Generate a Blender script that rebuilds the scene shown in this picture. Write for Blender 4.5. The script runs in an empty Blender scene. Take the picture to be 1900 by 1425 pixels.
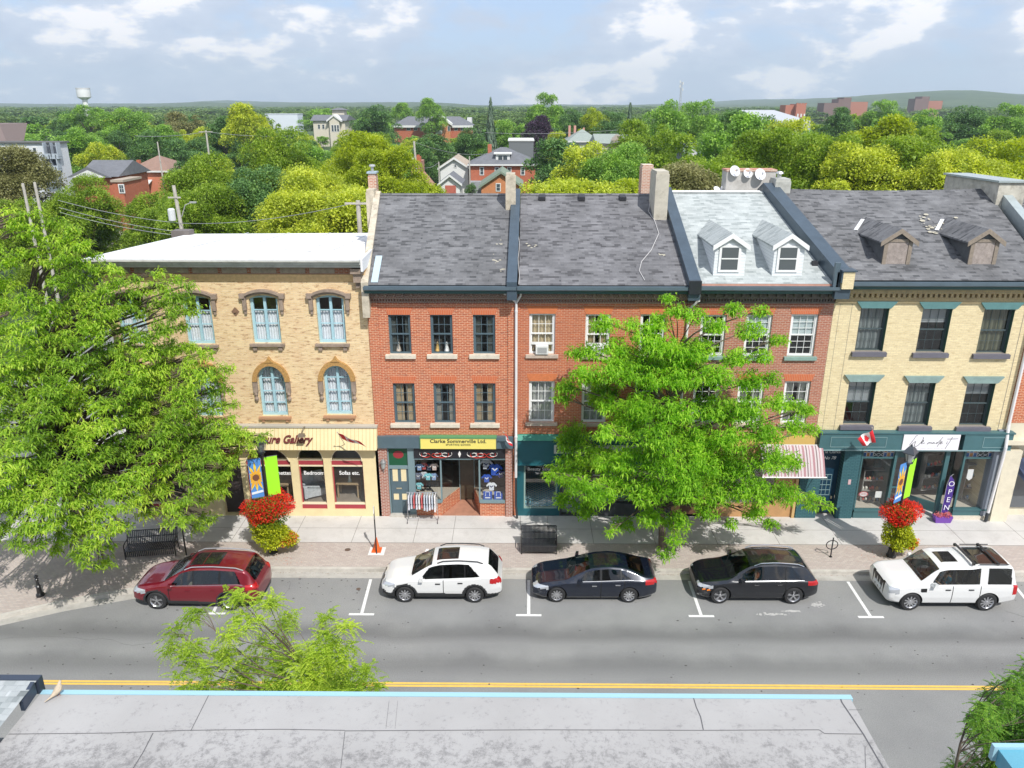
import bpy,bmesh,math,random
import numpy as np
from mathutils import Vector,Matrix
R=math.radians
C=bpy.context.scene.collection
scene=bpy.context.scene
FPX,HC=1446.0,18.2
PITCH=math.atan((712.5-193)/FPX)
YAW=R(0.5)
cam_d=bpy.data.cameras.new("camera")
cam=bpy.data.objects.new("camera",cam_d);C.objects.link(cam)
cam.location=(0,0,HC)
cam.rotation_euler=(R(90)-PITCH,0,YAW)
cam_d.sensor_width=36.0
cam_d.lens=36.0*FPX/1900.0
cam_d.clip_start=0.1
cam_d.clip_end=30000
scene.camera=cam
SUN_EL=R(50)
SX,SY=0.45,-0.89
sdir=Vector((SX,SY,0)).normalized()*math.cos(SUN_EL)+Vector((0,0,math.sin(SUN_EL)))
sun_d=bpy.data.lights.new("sun",'SUN')
sun_d.energy=4.3;sun_d.angle=R(0.5);sun_d.color=(1.0,0.97,0.92)
sun=bpy.data.objects.new("sun",sun_d);C.objects.link(sun)
sun.rotation_euler=sdir.to_track_quat('Z','Y').to_euler()
sun.location=(20,-40,60)
world=bpy.data.worlds.new("World");scene.world=world
world.use_nodes=True
wn,wl=world.node_tree.nodes,world.node_tree.links
wn.clear()
def WN(t,**k):
 n=wn.new(t)
 for a,b in k.items():setattr(n,a,b)
 return n
sky=WN('ShaderNodeTexSky',sky_type='NISHITA',sun_disc=False)
sky.sun_elevation=SUN_EL
sky.sun_rotation=math.atan2(SX,SY)
sky.altitude=100;sky.air_density=1.0;sky.dust_density=0.6;sky.ozone_density=1.5
tc=WN('ShaderNodeTexCoord')
mp=WN('ShaderNodeMapping');mp.inputs['Scale'].default_value=(1.0,1.0,2.3)
mp.inputs['Location'].default_value=(3.1,0.4,0.2)
wl.new(tc.outputs['Generated'],mp.inputs[0])
n1=WN('ShaderNodeTexNoise');n1.inputs['Scale'].default_value=9.0;n1.inputs['Detail'].default_value=11;n1.inputs['Roughness'].default_value=0.55
n1.inputs['Distortion'].default_value=0.25
n2=WN('ShaderNodeTexNoise');n2.inputs['Scale'].default_value=2.0;n2.inputs['Detail'].default_value=3
wl.new(mp.outputs[0],n1.inputs['Vector'])
mp2=WN('ShaderNodeMapping');mp2.inputs['Scale'].default_value=(1,1,4.5);mp2.inputs['Location'].default_value=(0.3,7.7,1.9)
wl.new(tc.outputs['Generated'],mp2.inputs[0]);wl.new(mp2.outputs[0],n2.inputs['Vector'])
add=WN('ShaderNodeMath',operation='MULTIPLY_ADD');add.inputs[1].default_value=0.55
wl.new(n2.outputs[0],add.inputs[0]);wl.new(n1.outputs[0],add.inputs[2])
cr=WN('ShaderNodeValToRGB')
cr.color_ramp.elements[0].position=0.64;cr.color_ramp.elements[0].color=(0,0,0,1)
cr.color_ramp.elements[1].position=0.78;cr.color_ramp.elements[1].color=(1,1,1,1)
wl.new(add.outputs[0],cr.inputs[0])
mp3=WN('ShaderNodeMapping');mp3.inputs['Scale'].default_value=(1.0,1.0,2.3);mp3.inputs['Location'].default_value=(3.1,0.4,0.17)
wl.new(tc.outputs['Generated'],mp3.inputs[0])
n3=WN('ShaderNodeTexNoise');n3.inputs['Scale'].default_value=9.0;n3.inputs['Detail'].default_value=11;n3.inputs['Roughness'].default_value=0.55
wl.new(mp3.outputs[0],n3.inputs['Vector'])
cc=WN('ShaderNodeValToRGB')
e=cc.color_ramp.elements
e[0].position=0.42;e[0].color=(0.60,0.69,0.86,1)
e[1].position=0.585;e[1].color=(1.12,1.10,1.12,1)
m_=e.new(0.52);m_.color=(0.69,0.77,0.92,1)
wl.new(n3.outputs[0],cc.inputs[0])
CLOUD=WN('ShaderNodeVectorMath',operation='SCALE');CLOUD.inputs['Scale'].default_value=7.8
wl.new(cc.outputs[0],CLOUD.inputs[0])
tint=WN('ShaderNodeMixRGB',blend_type='MIX');tint.inputs[0].default_value=0.65
tint.inputs[2].default_value=(3.9,5.2,7.9,1)
wl.new(sky.outputs[0],tint.inputs[1])
mix=WN('ShaderNodeMixRGB')
wl.new(cr.outputs[0],mix.inputs[0]);wl.new(tint.outputs[0],mix.inputs[1]);wl.new(CLOUD.outputs[0],mix.inputs[2])
bg=WN('ShaderNodeBackground');bg.inputs['Strength'].default_value=0.125
wl.new(mix.outputs[0],bg.inputs['Color'])
wo=WN('ShaderNodeOutputWorld');wl.new(bg.outputs[0],wo.inputs[0])
scene.view_settings.view_transform='Standard'
scene.view_settings.look='None'
scene.view_settings.gamma=1.0
scene.view_settings.exposure=0.13
scene.cycles.max_bounces=6
scene.cycles.transparent_max_bounces=10
scene.cycles.sample_clamp_indirect=6
scene.cycles.caustics_reflective=False
scene.cycles.caustics_refractive=False
def _ray(x,y):
 u=(x-950)/FPX;v=(y-712.5)/FPX
 r=(u,math.cos(PITCH)-v*math.sin(PITCH),-(math.sin(PITCH)+v*math.cos(PITCH)))
 c,s=math.cos(YAW),math.sin(YAW)
 return(c*r[0]-s*r[1],s*r[0]+c*r[1],r[2])
def G(x,y,z=0.0):
 r=_ray(x,y);t=(z-HC)/r[2]
 return Vector((r[0]*t,r[1]*t,z))
def F(x,y,Y):
 r=_ray(x,y);t=Y/r[1]
 return Vector((r[0]*t,Y,HC+r[2]*t))
def XP(pt):
 c,s=math.cos(YAW),math.sin(YAW)
 x,y,z=pt[0],pt[1],pt[2]-HC
 X=c*x+s*y;Y=-s*x+c*y
 d=Y*math.cos(PITCH)-z*math.sin(PITCH)
 w=-(Y*math.sin(PITCH)+z*math.cos(PITCH))
 return 950+FPX*X/d,712.5+FPX*w/d
_m={}
def _new(name):
 m=bpy.data.materials.new(name);m.use_nodes=True
 nt=m.node_tree;b=nt.nodes['Principled BSDF']
 return m,nt,b
def _N(nt,t,**k):
 n=nt.nodes.new(t)
 for a,v in k.items():setattr(n,a,v)
 return n
def mat(name,col=(0.5,0.5,0.5),rough=0.6,metal=0.0,spec=0.5,var=0.0,vscale=3.0,dirt=0.0,dscale=1.2,emit=0,coat=0.0,bump=0.0):
 if name in _m:return _m[name]
 m,nt,b=_new(name)
 L=nt.links
 b.inputs['Base Color'].default_value=(*col,1)
 b.inputs['Roughness'].default_value=rough
 b.inputs['Metallic'].default_value=metal
 b.inputs['Specular IOR Level'].default_value=spec
 if coat:b.inputs['Coat Weight'].default_value=coat;b.inputs['Coat Roughness'].default_value=0.03
 if emit:
  b.inputs['Emission Color'].default_value=(*col,1);b.inputs['Emission Strength'].default_value=emit
 if var or dirt or bump:
  tc=_N(nt,'ShaderNodeTexCoord')
  n=_N(nt,'ShaderNodeTexNoise');n.inputs['Scale'].default_value=vscale;n.inputs['Detail'].default_value=6;n.inputs['Roughness'].default_value=0.65
  L.new(tc.outputs['Object'],n.inputs['Vector'])
  r=_N(nt,'ShaderNodeValToRGB')
  r.color_ramp.elements[0].position=0.3;r.color_ramp.elements[1].position=0.7
  r.color_ramp.elements[0].color=tuple(c*(1-var)for c in col)+(1,)
  r.color_ramp.elements[1].color=tuple(min(1,c*(1+var))for c in col)+(1,)
  L.new(n.outputs[0],r.inputs[0])
  out=r.outputs[0]
  if dirt:
   n2=_N(nt,'ShaderNodeTexNoise');n2.inputs['Scale'].default_value=dscale;n2.inputs['Detail'].default_value=8;n2.inputs['Roughness'].default_value=0.7
   L.new(tc.outputs['Object'],n2.inputs['Vector'])
   r2=_N(nt,'ShaderNodeValToRGB');r2.color_ramp.elements[0].position=0.52;r2.color_ramp.elements[1].position=0.72
   L.new(n2.outputs[0],r2.inputs[0])
   mx=_N(nt,'ShaderNodeMixRGB',blend_type='MULTIPLY');
   ml=_N(nt,'ShaderNodeMath',operation='MULTIPLY');ml.inputs[1].default_value=dirt
   L.new(r2.outputs[0],ml.inputs[0]);L.new(ml.outputs[0],mx.inputs[0])
   mx.inputs[2].default_value=(0.45,0.42,0.38,1)
   L.new(out,mx.inputs[1]);out=mx.outputs[0]
  L.new(out,b.inputs['Base Color'])
  if bump:
   bp=_N(nt,'ShaderNodeBump');bp.inputs['Strength'].default_value=bump;bp.inputs['Distance'].default_value=0.02
   L.new(n.outputs[0],bp.inputs['Height']);L.new(bp.outputs[0],b.inputs['Normal'])
 _m[name]=m
 return m
def brick(name,c1,c2,mortar,bw=0.215,bh=0.075,mort=0.011,axis='XZ',stain=0.3,stcol=(0.35,0.3,0.26),c3=None,msm=0.1,patch=0.5,stscale=0.9,rough=0.85):
 """brick / block / shingle courses laid in metres on the X-Z (wall) or X-Y (ground, roof) or Y-Z plane"""
 if name in _m:return _m[name]
 m,nt,b=_new(name);L=nt.links
 b.inputs['Roughness'].default_value=rough
 tc=_N(nt,'ShaderNodeTexCoord')
 sp=_N(nt,'ShaderNodeSeparateXYZ');L.new(tc.outputs['Object'],sp.inputs[0])
 cb=_N(nt,'ShaderNodeCombineXYZ')
 L.new(sp.outputs['XYZ'.index(axis[0])],cb.inputs[0]);L.new(sp.outputs['XYZ'.index(axis[1])],cb.inputs[1])
 t=_N(nt,'ShaderNodeTexBrick')
 t.inputs['Scale'].default_value=1.0
 t.inputs['Brick Width'].default_value=bw;t.inputs['Row Height'].default_value=bh
 t.inputs['Mortar Size'].default_value=mort;t.inputs['Mortar Smooth'].default_value=msm
 t.inputs['Color1'].default_value=(*c1,1);t.inputs['Color2'].default_value=(*c2,1);t.inputs['Mortar'].default_value=(*mortar,1)
 L.new(cb.outputs[0],t.inputs['Vector'])
 out=t.outputs['Color']
 if c3:
  mp=_N(nt,'ShaderNodeMapping');mp.inputs['Scale'].default_value=(1.3/bw*0.5,1.0/bh*0.9,1)
  L.new(cb.outputs[0],mp.inputs[0])
  n=_N(nt,'ShaderNodeTexNoise');n.inputs['Scale'].default_value=0.95;n.inputs['Detail'].default_value=4;n.inputs['Roughness'].default_value=0.75
  L.new(mp.outputs[0],n.inputs['Vector'])
  r=_N(nt,'ShaderNodeValToRGB');r.color_ramp.elements[0].position=0.54;r.color_ramp.elements[1].position=0.62
  L.new(n.outputs[0],r.inputs[0])
  ml=_N(nt,'ShaderNodeMath',operation='MULTIPLY');ml.inputs[1].default_value=patch;L.new(r.outputs[0],ml.inputs[0])
  mx=_N(nt,'ShaderNodeMixRGB');L.new(ml.outputs[0],mx.inputs[0]);L.new(out,mx.inputs[1]);mx.inputs[2].default_value=(*c3,1)
  out=mx.outputs[0]
 if stain:
  n2=_N(nt,'ShaderNodeTexNoise');n2.inputs['Scale'].default_value=stscale;n2.inputs['Detail'].default_value=9;n2.inputs['Roughness'].default_value=0.72
  L.new(tc.outputs['Object'],n2.inputs['Vector'])
  r2=_N(nt,'ShaderNodeValToRGB');r2.color_ramp.elements[0].position=0.45;r2.color_ramp.elements[1].position=0.75
  L.new(n2.outputs[0],r2.inputs[0])
  m2=_N(nt,'ShaderNodeMath',operation='MULTIPLY');m2.inputs[1].default_value=stain;L.new(r2.outputs[0],m2.inputs[0])
  mx2=_N(nt,'ShaderNodeMixRGB');L.new(m2.outputs[0],mx2.inputs[0]);L.new(out,mx2.inputs[1]);mx2.inputs[2].default_value=(*stcol,1)
  out=mx2.outputs[0]
 L.new(out,b.inputs['Base Color'])
 bp=_N(nt,'ShaderNodeBump');bp.inputs['Strength'].default_value=0.35;bp.inputs['Distance'].default_value=0.008;bp.invert=True
 L.new(t.outputs['Fac'],bp.inputs['Height']);L.new(bp.outputs[0],b.inputs['Normal'])
 _m[name]=m
 return m
def glass(name='window_glass',tint=(0.75,0.8,0.82),refl=1.0):
 if name in _m:return _m[name]
 m,nt,b=_new(name);L=nt.links
 nt.nodes.remove(b)
 tr=_N(nt,'ShaderNodeBsdfTransparent');tr.inputs[0].default_value=(*tint,1)
 gl=_N(nt,'ShaderNodeBsdfGlossy');gl.inputs['Roughness'].default_value=0.02;gl.inputs[0].default_value=(refl,refl,refl,1)
 lw=_N(nt,'ShaderNodeLayerWeight');lw.inputs['Blend'].default_value=0.5
 pw=_N(nt,'ShaderNodeMath',operation='POWER');pw.inputs[1].default_value=4.0;L.new(lw.outputs['Facing'],pw.inputs[0])
 fr=_N(nt,'ShaderNodeMath',operation='MULTIPLY_ADD');fr.inputs[1].default_value=0.85;fr.inputs[2].default_value=0.07;L.new(pw.outputs[0],fr.inputs[0])
 mx=_N(nt,'ShaderNodeMixShader')
 L.new(fr.outputs[0],mx.inputs[0]);L.new(tr.outputs[0],mx.inputs[1]);L.new(gl.outputs[0],mx.inputs[2])
 L.new(mx.outputs[0],nt.nodes['Material Output'].inputs[0])
 _m[name]=m
 return m
def leafmat(name,cols,trans=0.38,nscale=0.6,rw=0.45):
 """foliage: colour varies from leaf to leaf and from clump to clump"""
 if name in _m:return _m[name]
 m,nt,b=_new(name);L=nt.links
 geo=_N(nt,'ShaderNodeNewGeometry')
 tc=_N(nt,'ShaderNodeTexCoord')
 oi=_N(nt,'ShaderNodeObjectInfo')
 n=_N(nt,'ShaderNodeTexNoise');n.inputs['Scale'].default_value=nscale;n.inputs['Detail'].default_value=3
 L.new(tc.outputs['Object'],n.inputs['Vector'])
 a=_N(nt,'ShaderNodeMath',operation='MULTIPLY_ADD');a.inputs[1].default_value=rw
 L.new(geo.outputs['Random Per Island'],a.inputs[0]);L.new(n.outputs[0],a.inputs[2])
 s=_N(nt,'ShaderNodeMath',operation='SUBTRACT');s.inputs[1].default_value=rw*0.5;L.new(a.outputs[0],s.inputs[0])
 r=_N(nt,'ShaderNodeValToRGB')
 el=r.color_ramp.elements
 el[0].position=0.28;el[0].color=(*cols[0],1);el[1].position=0.78;el[1].color=(*cols[-1],1)
 if len(cols)>2:
  q=el.new(0.53);q.color=(*cols[1],1)
 L.new(s.outputs[0],r.inputs[0])
 L.new(r.outputs[0],b.inputs['Base Color'])
 b.inputs['Roughness'].default_value=0.55;b.inputs['Specular IOR Level'].default_value=0.25
 t=_N(nt,'ShaderNodeBsdfTranslucent')
 hs=_N(nt,'ShaderNodeHueSaturation');hs.inputs['Saturation'].default_value=1.1;hs.inputs['Value'].default_value=1.5
 L.new(r.outputs[0],hs.inputs['Color']);L.new(hs.outputs[0],t.inputs[0])
 mx=_N(nt,'ShaderNodeMixShader');mx.inputs[0].default_value=trans
 L.new(b.outputs[0],mx.inputs[1]);L.new(t.outputs[0],mx.inputs[2])
 L.new(mx.outputs[0],nt.nodes['Material Output'].inputs[0])
 _m[name]=m
 return m
def smooth_by_angle(me,ang=35):
 me.shade_smooth()if hasattr(me,'shade_smooth')else None
 try:me.set_sharp_from_angle(angle=R(ang))
 except Exception:pass
class MB:
 def __init__(s):s.v=[];s.f=[];s.m=[]
 def face(s,pts,m=0):
  k=len(s.v);s.v+=[tuple(p)for p in pts];s.f.append(tuple(range(k,k+len(pts))));s.m.append(m)
 def box(s,x0,x1,y0,y1,z0,z1,m=0):
  k=len(s.v)
  s.v+=[(x0,y0,z0),(x1,y0,z0),(x1,y1,z0),(x0,y1,z0),(x0,y0,z1),(x1,y0,z1),(x1,y1,z1),(x0,y1,z1)]
  for q in((0,3,2,1),(4,5,6,7),(0,1,5,4),(1,2,6,5),(2,3,7,6),(3,0,4,7)):
   s.f.append(tuple(k+i for i in q));s.m.append(m)
  return s
 def hexa(s,p,m=0):
  k=len(s.v);s.v+=[tuple(a)for a in p]
  for q in((0,3,2,1),(4,5,6,7),(0,1,5,4),(1,2,6,5),(2,3,7,6),(3,0,4,7)):
   s.f.append(tuple(k+i for i in q));s.m.append(m)
  return s
 def prism(s,prof,a0,a1,axis='Y',m=0):
  """closed profile extruded along an axis; profile coords are the other two axes in order"""
  def P(q,a):
   if axis=='Y':return(q[0],a,q[1])
   if axis=='X':return(a,q[0],q[1])
   return(q[0],q[1],a)
  k=len(s.v);n=len(prof)
  s.v+=[P(q,a0)for q in prof]+[P(q,a1)for q in prof]
  s.f.append(tuple(k+i for i in range(n)));s.m.append(m)
  s.f.append(tuple(k+n+i for i in reversed(range(n))));s.m.append(m)
  for i in range(n):
   j=(i+1)%n
   s.f.append((k+i,k+n+i,k+n+j,k+j));s.m.append(m)
  return s
 def bar(s,a,b,w,h=None,m=0,up=(0,0,1)):
  a,b=Vector(a),Vector(b);h=h or w
  d=(b-a).normalized();u=Vector(up)
  if abs(d.dot(u))>0.98:u=Vector((0,1,0))
  sx=d.cross(u).normalized();sz=sx.cross(d).normalized()
  P=[]
  for c in(a,b):
   P+=[c-sx*w/2-sz*h/2,c+sx*w/2-sz*h/2,c+sx*w/2+sz*h/2,c-sx*w/2+sz*h/2]
  return s.hexa(P,m)
 def tube(s,pts,r,n=8,m=0,cap=True):
  pts=[Vector(p)for p in pts]
  rs=r if isinstance(r,(list,tuple))else[r]*len(pts)
  k=len(s.v);prev=None
  for i,p in enumerate(pts):
   d=(pts[min(i+1,len(pts)-1)]-pts[max(i-1,0)]).normalized()
   if prev is None:
    u=Vector((0,0,1))if abs(d.z)<0.9 else Vector((1,0,0))
    a=d.cross(u).normalized()
   else:
    a=(prev-d*prev.dot(d)).normalized()
   prev=a;b=d.cross(a)
   for j in range(n):
    t=2*math.pi*j/n
    s.v.append(tuple(p+(a*math.cos(t)+b*math.sin(t))*rs[i]))
  for i in range(len(pts)-1):
   for j in range(n):
    j2=(j+1)%n
    s.f.append((k+i*n+j,k+i*n+j2,k+(i+1)*n+j2,k+(i+1)*n+j));s.m.append(m)
  if cap:
   s.f.append(tuple(k+j for j in reversed(range(n))));s.m.append(m)
   s.f.append(tuple(k+(len(pts)-1)*n+j for j in range(n)));s.m.append(m)
  return s
 def lathe(s,prof,c=(0,0,0),n=16,m=0,axis='Z',cap=True):
  k=len(s.v);c=Vector(c)
  for r,z in prof:
   for j in range(n):
    t=2*math.pi*j/n;x,y=r*math.cos(t),r*math.sin(t)
    p=(x,y,z)if axis=='Z' else((x,z,y)if axis=='Y' else(z,x,y))
    s.v.append(tuple(c+Vector(p)))
  for i in range(len(prof)-1):
   for j in range(n):
    j2=(j+1)%n
    s.f.append((k+i*n+j,k+i*n+j2,k+(i+1)*n+j2,k+(i+1)*n+j));s.m.append(m)
  if cap and prof[0][0]>1e-5:s.f.append(tuple(k+j for j in reversed(range(n))));s.m.append(m)
  if cap and prof[-1][0]>1e-5:s.f.append(tuple(k+(len(prof)-1)*n+j for j in range(n)));s.m.append(m)
  return s
 def add(s,me,M=None,m=0):
  k=len(s.v)
  for v in me.vertices:s.v.append(tuple(M@v.co)if M else tuple(v.co))
  for p in me.polygons:s.f.append(tuple(k+i for i in p.vertices));s.m.append(m)
  return s
 def build(s,name,mats,parent=None,smooth=False,loc=None,world=True):
  me=bpy.data.meshes.new(name)
  off=Vector((0,0,0))
  if parent is not None and world:off=abs_loc(parent)
  if loc is not None:off=Vector(loc)
  me.from_pydata([(v[0]-off.x,v[1]-off.y,v[2]-off.z)for v in s.v],[],s.f)
  if not isinstance(mats,(list,tuple)):mats=[mats]
  for q in mats:me.materials.append(q)
  if len(mats)>1:me.polygons.foreach_set('material_index',s.m)
  bm=bmesh.new();bm.from_mesh(me);bmesh.ops.recalc_face_normals(bm,faces=bm.faces);bm.to_mesh(me);bm.free()
  if smooth:smooth_by_angle(me)
  o=bpy.data.objects.new(name,me);C.objects.link(o)
  if parent is not None:o.parent=parent
  if loc is not None and parent is None:o.location=loc
  return o
def abs_loc(o):
 v=Vector((0,0,0))
 while o is not None:
  v+=Vector(o.location);o=o.parent
 return v
def thing(name,label,cat,loc=(0,0,0),rz=0,group=None):
 o=bpy.data.objects.new(name,None);C.objects.link(o)
 o.empty_display_size=0.3
 o.location=loc;o.rotation_euler=(0,0,rz)
 o['label']=label;o['category']=cat
 if group:o['group']=group
 return o
def tag(o,label,cat,group=None):
 o['label']=label;o['category']=cat
 if group:o['group']=group
 return o
def struct(o,kind='structure'):
 o['kind']=kind;return o
def dup(root,loc=None,rz=None,label=None,group=None,scale=None):
 def cp(o,par):
  c=o.copy();C.objects.link(c);c.parent=par
  for ch in o.children:cp(ch,c)
  return c
 r=cp(root,None)
 if loc is not None:r.location=loc
 if rz is not None:r.rotation_euler=(0,0,rz)
 if scale is not None:r.scale=scale
 if label:r['label']=label
 if group:r['group']=group
 return r
def text_mesh(txt,size=1.0,ext=0.004,off=0.0,shear=0.0,align='CENTER',sp=1.0,sx=1.0):
 cu=bpy.data.curves.new('lettering','FONT');cu.body=txt;cu.size=size;cu.extrude=ext;cu.offset=off
 cu.shear=shear;cu.align_x=align;cu.align_y='CENTER';cu.space_character=sp;cu.resolution_u=3
 o=bpy.data.objects.new('lettering',cu);C.objects.link(o)
 dg=bpy.context.evaluated_depsgraph_get();dg.update()
 me=bpy.data.meshes.new_from_object(o.evaluated_get(dg))
 bpy.data.objects.remove(o);bpy.data.curves.remove(cu)
 if sx!=1.0:
  for v in me.vertices:v.co.x*=sx
 return me
def wall_text(txt,c,size,material,parent=None,tilt=0.0,name='lettering',**k):
 """text standing on a plane that faces -Y (tilt leans its top back)"""
 me=text_mesh(txt,size,**k)
 M=Matrix.Translation(Vector(c))@Matrix.Rotation(R(90)-tilt,4,'X')
 b=MB();b.add(me,M);bpy.data.meshes.remove(me)
 return b.build(name,material,parent)
rnd=random.Random(7)
# GROUND, ROAD, PAVEMENTS
YW=32.1
ZP=0.15
def hash_noise(x,y,s):
 return(math.sin(x*s*1.3+1.7)*math.cos(y*s*0.9-0.4)+0.5*math.sin(x*s*2.9+y*s*2.1+0.6)+0.3*math.sin(x*s*6.1-y*s*1.4))
def build_ground():
 rings=[0,60,120,200,350,500,700,950,1300,1700,2100,2500,2900,3300,3700,4200,4800,5600,6200]
 A=240
 v=[(0,0,-0.02)];f=[]
 for i,r in enumerate(rings[1:]):
  for j in range(A):
   t=2*math.pi*j/A
   x,y=r*math.sin(t),r*math.cos(t)
   z=-0.02
   if r>1800:
    k=min(1,(r-1800)/1600)
    az=t if t<math.pi else t-2*math.pi
    h=12+7*math.sin(az*9+1+r*0.0006)+5*math.sin(az*23+r*0.0013)+3*math.sin(az*51+r*0.002)
    h+=46*math.exp(-((az-0.48)/0.11)**2)+8*math.exp(-((az-0.27)/0.1)**2)+9*math.exp(-((az+0.36)/0.04)**2)
    z+=k*max(3,h)*(r/3300.0)**0.6
   v.append((x,y,z))
 for j in range(A):
  f.append((0,1+j,1+(j+1)%A))
 for i in range(len(rings)-2):
  for j in range(A):
   a=1+i*A+j;b=1+i*A+(j+1)%A
   f.append((a,a+A,b+A,b))
 me=bpy.data.meshes.new('ground');me.from_pydata(v,[],f)
 bm=bmesh.new();bm.from_mesh(me);bmesh.ops.recalc_face_normals(bm,faces=bm.faces);bm.to_mesh(me);bm.free()
 me.shade_smooth()
 o=bpy.data.objects.new('ground',me);C.objects.link(o)
 m,nt,b=_new('ground_green');L=nt.links
 tc=_N(nt,'ShaderNodeTexCoord')
 n=_N(nt,'ShaderNodeTexNoise');n.inputs['Scale'].default_value=0.012;n.inputs['Detail'].default_value=10;n.inputs['Roughness'].default_value=0.75
 L.new(tc.outputs['Object'],n.inputs['Vector'])
 r=_N(nt,'ShaderNodeValToRGB');el=r.color_ramp.elements
 el[0].position=0.40;el[0].color=(0.03,0.06,0.016,1);el[1].position=0.70;el[1].color=(0.12,0.15,0.05,1)
 q=el.new(0.52);q.color=(0.05,0.09,0.022,1)
 L.new(n.outputs[0],r.inputs[0]);L.new(r.outputs[0],b.inputs['Base Color']);b.inputs['Roughness'].default_value=0.95
 me.materials.append(m)
 return struct(o)
build_ground()
def asphalt(name,c,bands=False):
 m,nt,b=_new(name);L=nt.links
 b.inputs['Roughness'].default_value=0.85
 tc=_N(nt,'ShaderNodeTexCoord')
 n=_N(nt,'ShaderNodeTexNoise');n.inputs['Scale'].default_value=0.35;n.inputs['Detail'].default_value=9;n.inputs['Roughness'].default_value=0.6
 L.new(tc.outputs['Object'],n.inputs['Vector'])
 r=_N(nt,'ShaderNodeValToRGB');el=r.color_ramp.elements
 el[0].position=0.3;el[0].color=(c*0.87,c*0.87,c*0.86,1);el[1].position=0.72;el[1].color=(c*1.12,c*1.12,c*1.08,1)
 L.new(n.outputs[0],r.inputs[0]);out=r.outputs[0]
 n2=_N(nt,'ShaderNodeTexNoise');n2.inputs['Scale'].default_value=28;n2.inputs['Detail'].default_value=4;n2.inputs['Roughness'].default_value=0.8
 L.new(tc.outputs['Object'],n2.inputs['Vector'])
 r2=_N(nt,'ShaderNodeValToRGB');r2.color_ramp.elements[0].position=0.3;r2.color_ramp.elements[0].color=(0.72,0.72,0.72,1);r2.color_ramp.elements[1].position=0.7;r2.color_ramp.elements[1].color=(1.2,1.2,1.2,1)
 L.new(n2.outputs[0],r2.inputs[0])
 mx=_N(nt,'ShaderNodeMixRGB',blend_type='MULTIPLY');mx.inputs[0].default_value=1;L.new(out,mx.inputs[1]);L.new(r2.outputs[0],mx.inputs[2]);out=mx.outputs[0]
 v=_N(nt,'ShaderNodeTexVoronoi');v.inputs['Scale'].default_value=1.7;v.inputs['Randomness'].default_value=1
 mpp=_N(nt,'ShaderNodeMapping');mpp.inputs['Scale'].default_value=(0.8,1.3,1);L.new(tc.outputs['Object'],mpp.inputs[0])
 nn=_N(nt,'ShaderNodeTexNoise');nn.inputs['Scale'].default_value=9
 L.new(tc.outputs['Object'],nn.inputs['Vector'])
 mxv=_N(nt,'ShaderNodeMixRGB');mxv.inputs[0].default_value=0.08;L.new(mpp.outputs[0],mxv.inputs[1]);L.new(nn.outputs['Color'],mxv.inputs[2])
 L.new(mxv.outputs[0],v.inputs['Vector'])
 sc=_N(nt,'ShaderNodeSeparateColor');L.new(v.outputs['Color'],sc.inputs[0])
 th=_N(nt,'ShaderNodeMath',operation='MULTIPLY');th.inputs[1].default_value=0.075;
 pw=_N(nt,'ShaderNodeMath',operation='POWER');pw.inputs[1].default_value=4;L.new(sc.outputs[0],pw.inputs[0]);L.new(pw.outputs[0],th.inputs[0])
 lt=_N(nt,'ShaderNodeMath',operation='LESS_THAN');L.new(v.outputs['Distance'],lt.inputs[0]);L.new(th.outputs[0],lt.inputs[1])
 ml=_N(nt,'ShaderNodeMath',operation='MULTIPLY');ml.inputs[1].default_value=0.75;L.new(lt.outputs[0],ml.inputs[0])
 m3=_N(nt,'ShaderNodeMixRGB');L.new(ml.outputs[0],m3.inputs[0]);L.new(out,m3.inputs[1]);m3.inputs[2].default_value=(0.03,0.03,0.03,1);out=m3.outputs[0]
 if bands:
  sp=_N(nt,'ShaderNodeSeparateXYZ');L.new(tc.outputs['Object'],sp.inputs[0])
  cu=_N(nt,'ShaderNodeValToRGB');mr=_N(nt,'ShaderNodeMapRange');mr.inputs['From Min'].default_value=14;mr.inputs['From Max'].default_value=28
  wob=_N(nt,'ShaderNodeMath',operation='MULTIPLY_ADD');wob.inputs[1].default_value=0.9;L.new(n.outputs[0],wob.inputs[0]);L.new(sp.outputs[1],wob.inputs[2])
  L.new(wob.outputs[0],mr.inputs['Value']);L.new(mr.outputs[0],cu.inputs[0])
  el=cu.color_ramp.elements
  def pos(y):return(y+0.45-14)/14
  el[0].position=0;el[0].color=(0.95,)*3+(1,);el[1].position=1;el[1].color=(1.1,)*3+(1,)
  for y,k in((20.4,1.0),(21.3,1.0),(21.9,0.70),(22.2,0.72),(22.7,1.0),(23.1,1.0),(23.55,0.62),(23.8,0.66),(24.4,1.0),(25.2,1.08)):
   q=el.new(pos(y));q.color=(k,)*3+(1,)
  m4=_N(nt,'ShaderNodeMixRGB',blend_type='MULTIPLY');m4.inputs[0].default_value=0.85;L.new(out,m4.inputs[1]);L.new(cu.outputs[0],m4.inputs[2]);out=m4.outputs[0]
 L.new(out,b.inputs['Base Color'])
 bp=_N(nt,'ShaderNodeBump');bp.inputs['Strength'].default_value=0.25;bp.inputs['Distance'].default_value=0.01
 L.new(n2.outputs[0],bp.inputs['Height']);L.new(bp.outputs[0],b.inputs['Normal'])
 return m
ASPH=asphalt('road_asphalt',0.238,True)
ASPH2=asphalt('yard_asphalt',0.25)
b=MB();b.box(-120,120,9.0,29.0,-0.3,0.0);struct(b.build('road',ASPH))
b=MB();b.box(-36,-22.5,29.0,110,-0.3,0.002);struct(b.build('side_road',ASPH2))
LNP=[G(x,y,0.02)for x,y in((175,480),(262,480),(247,455),(238,430),(241,405),(226,405),(224,425),(212,445))]
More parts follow.
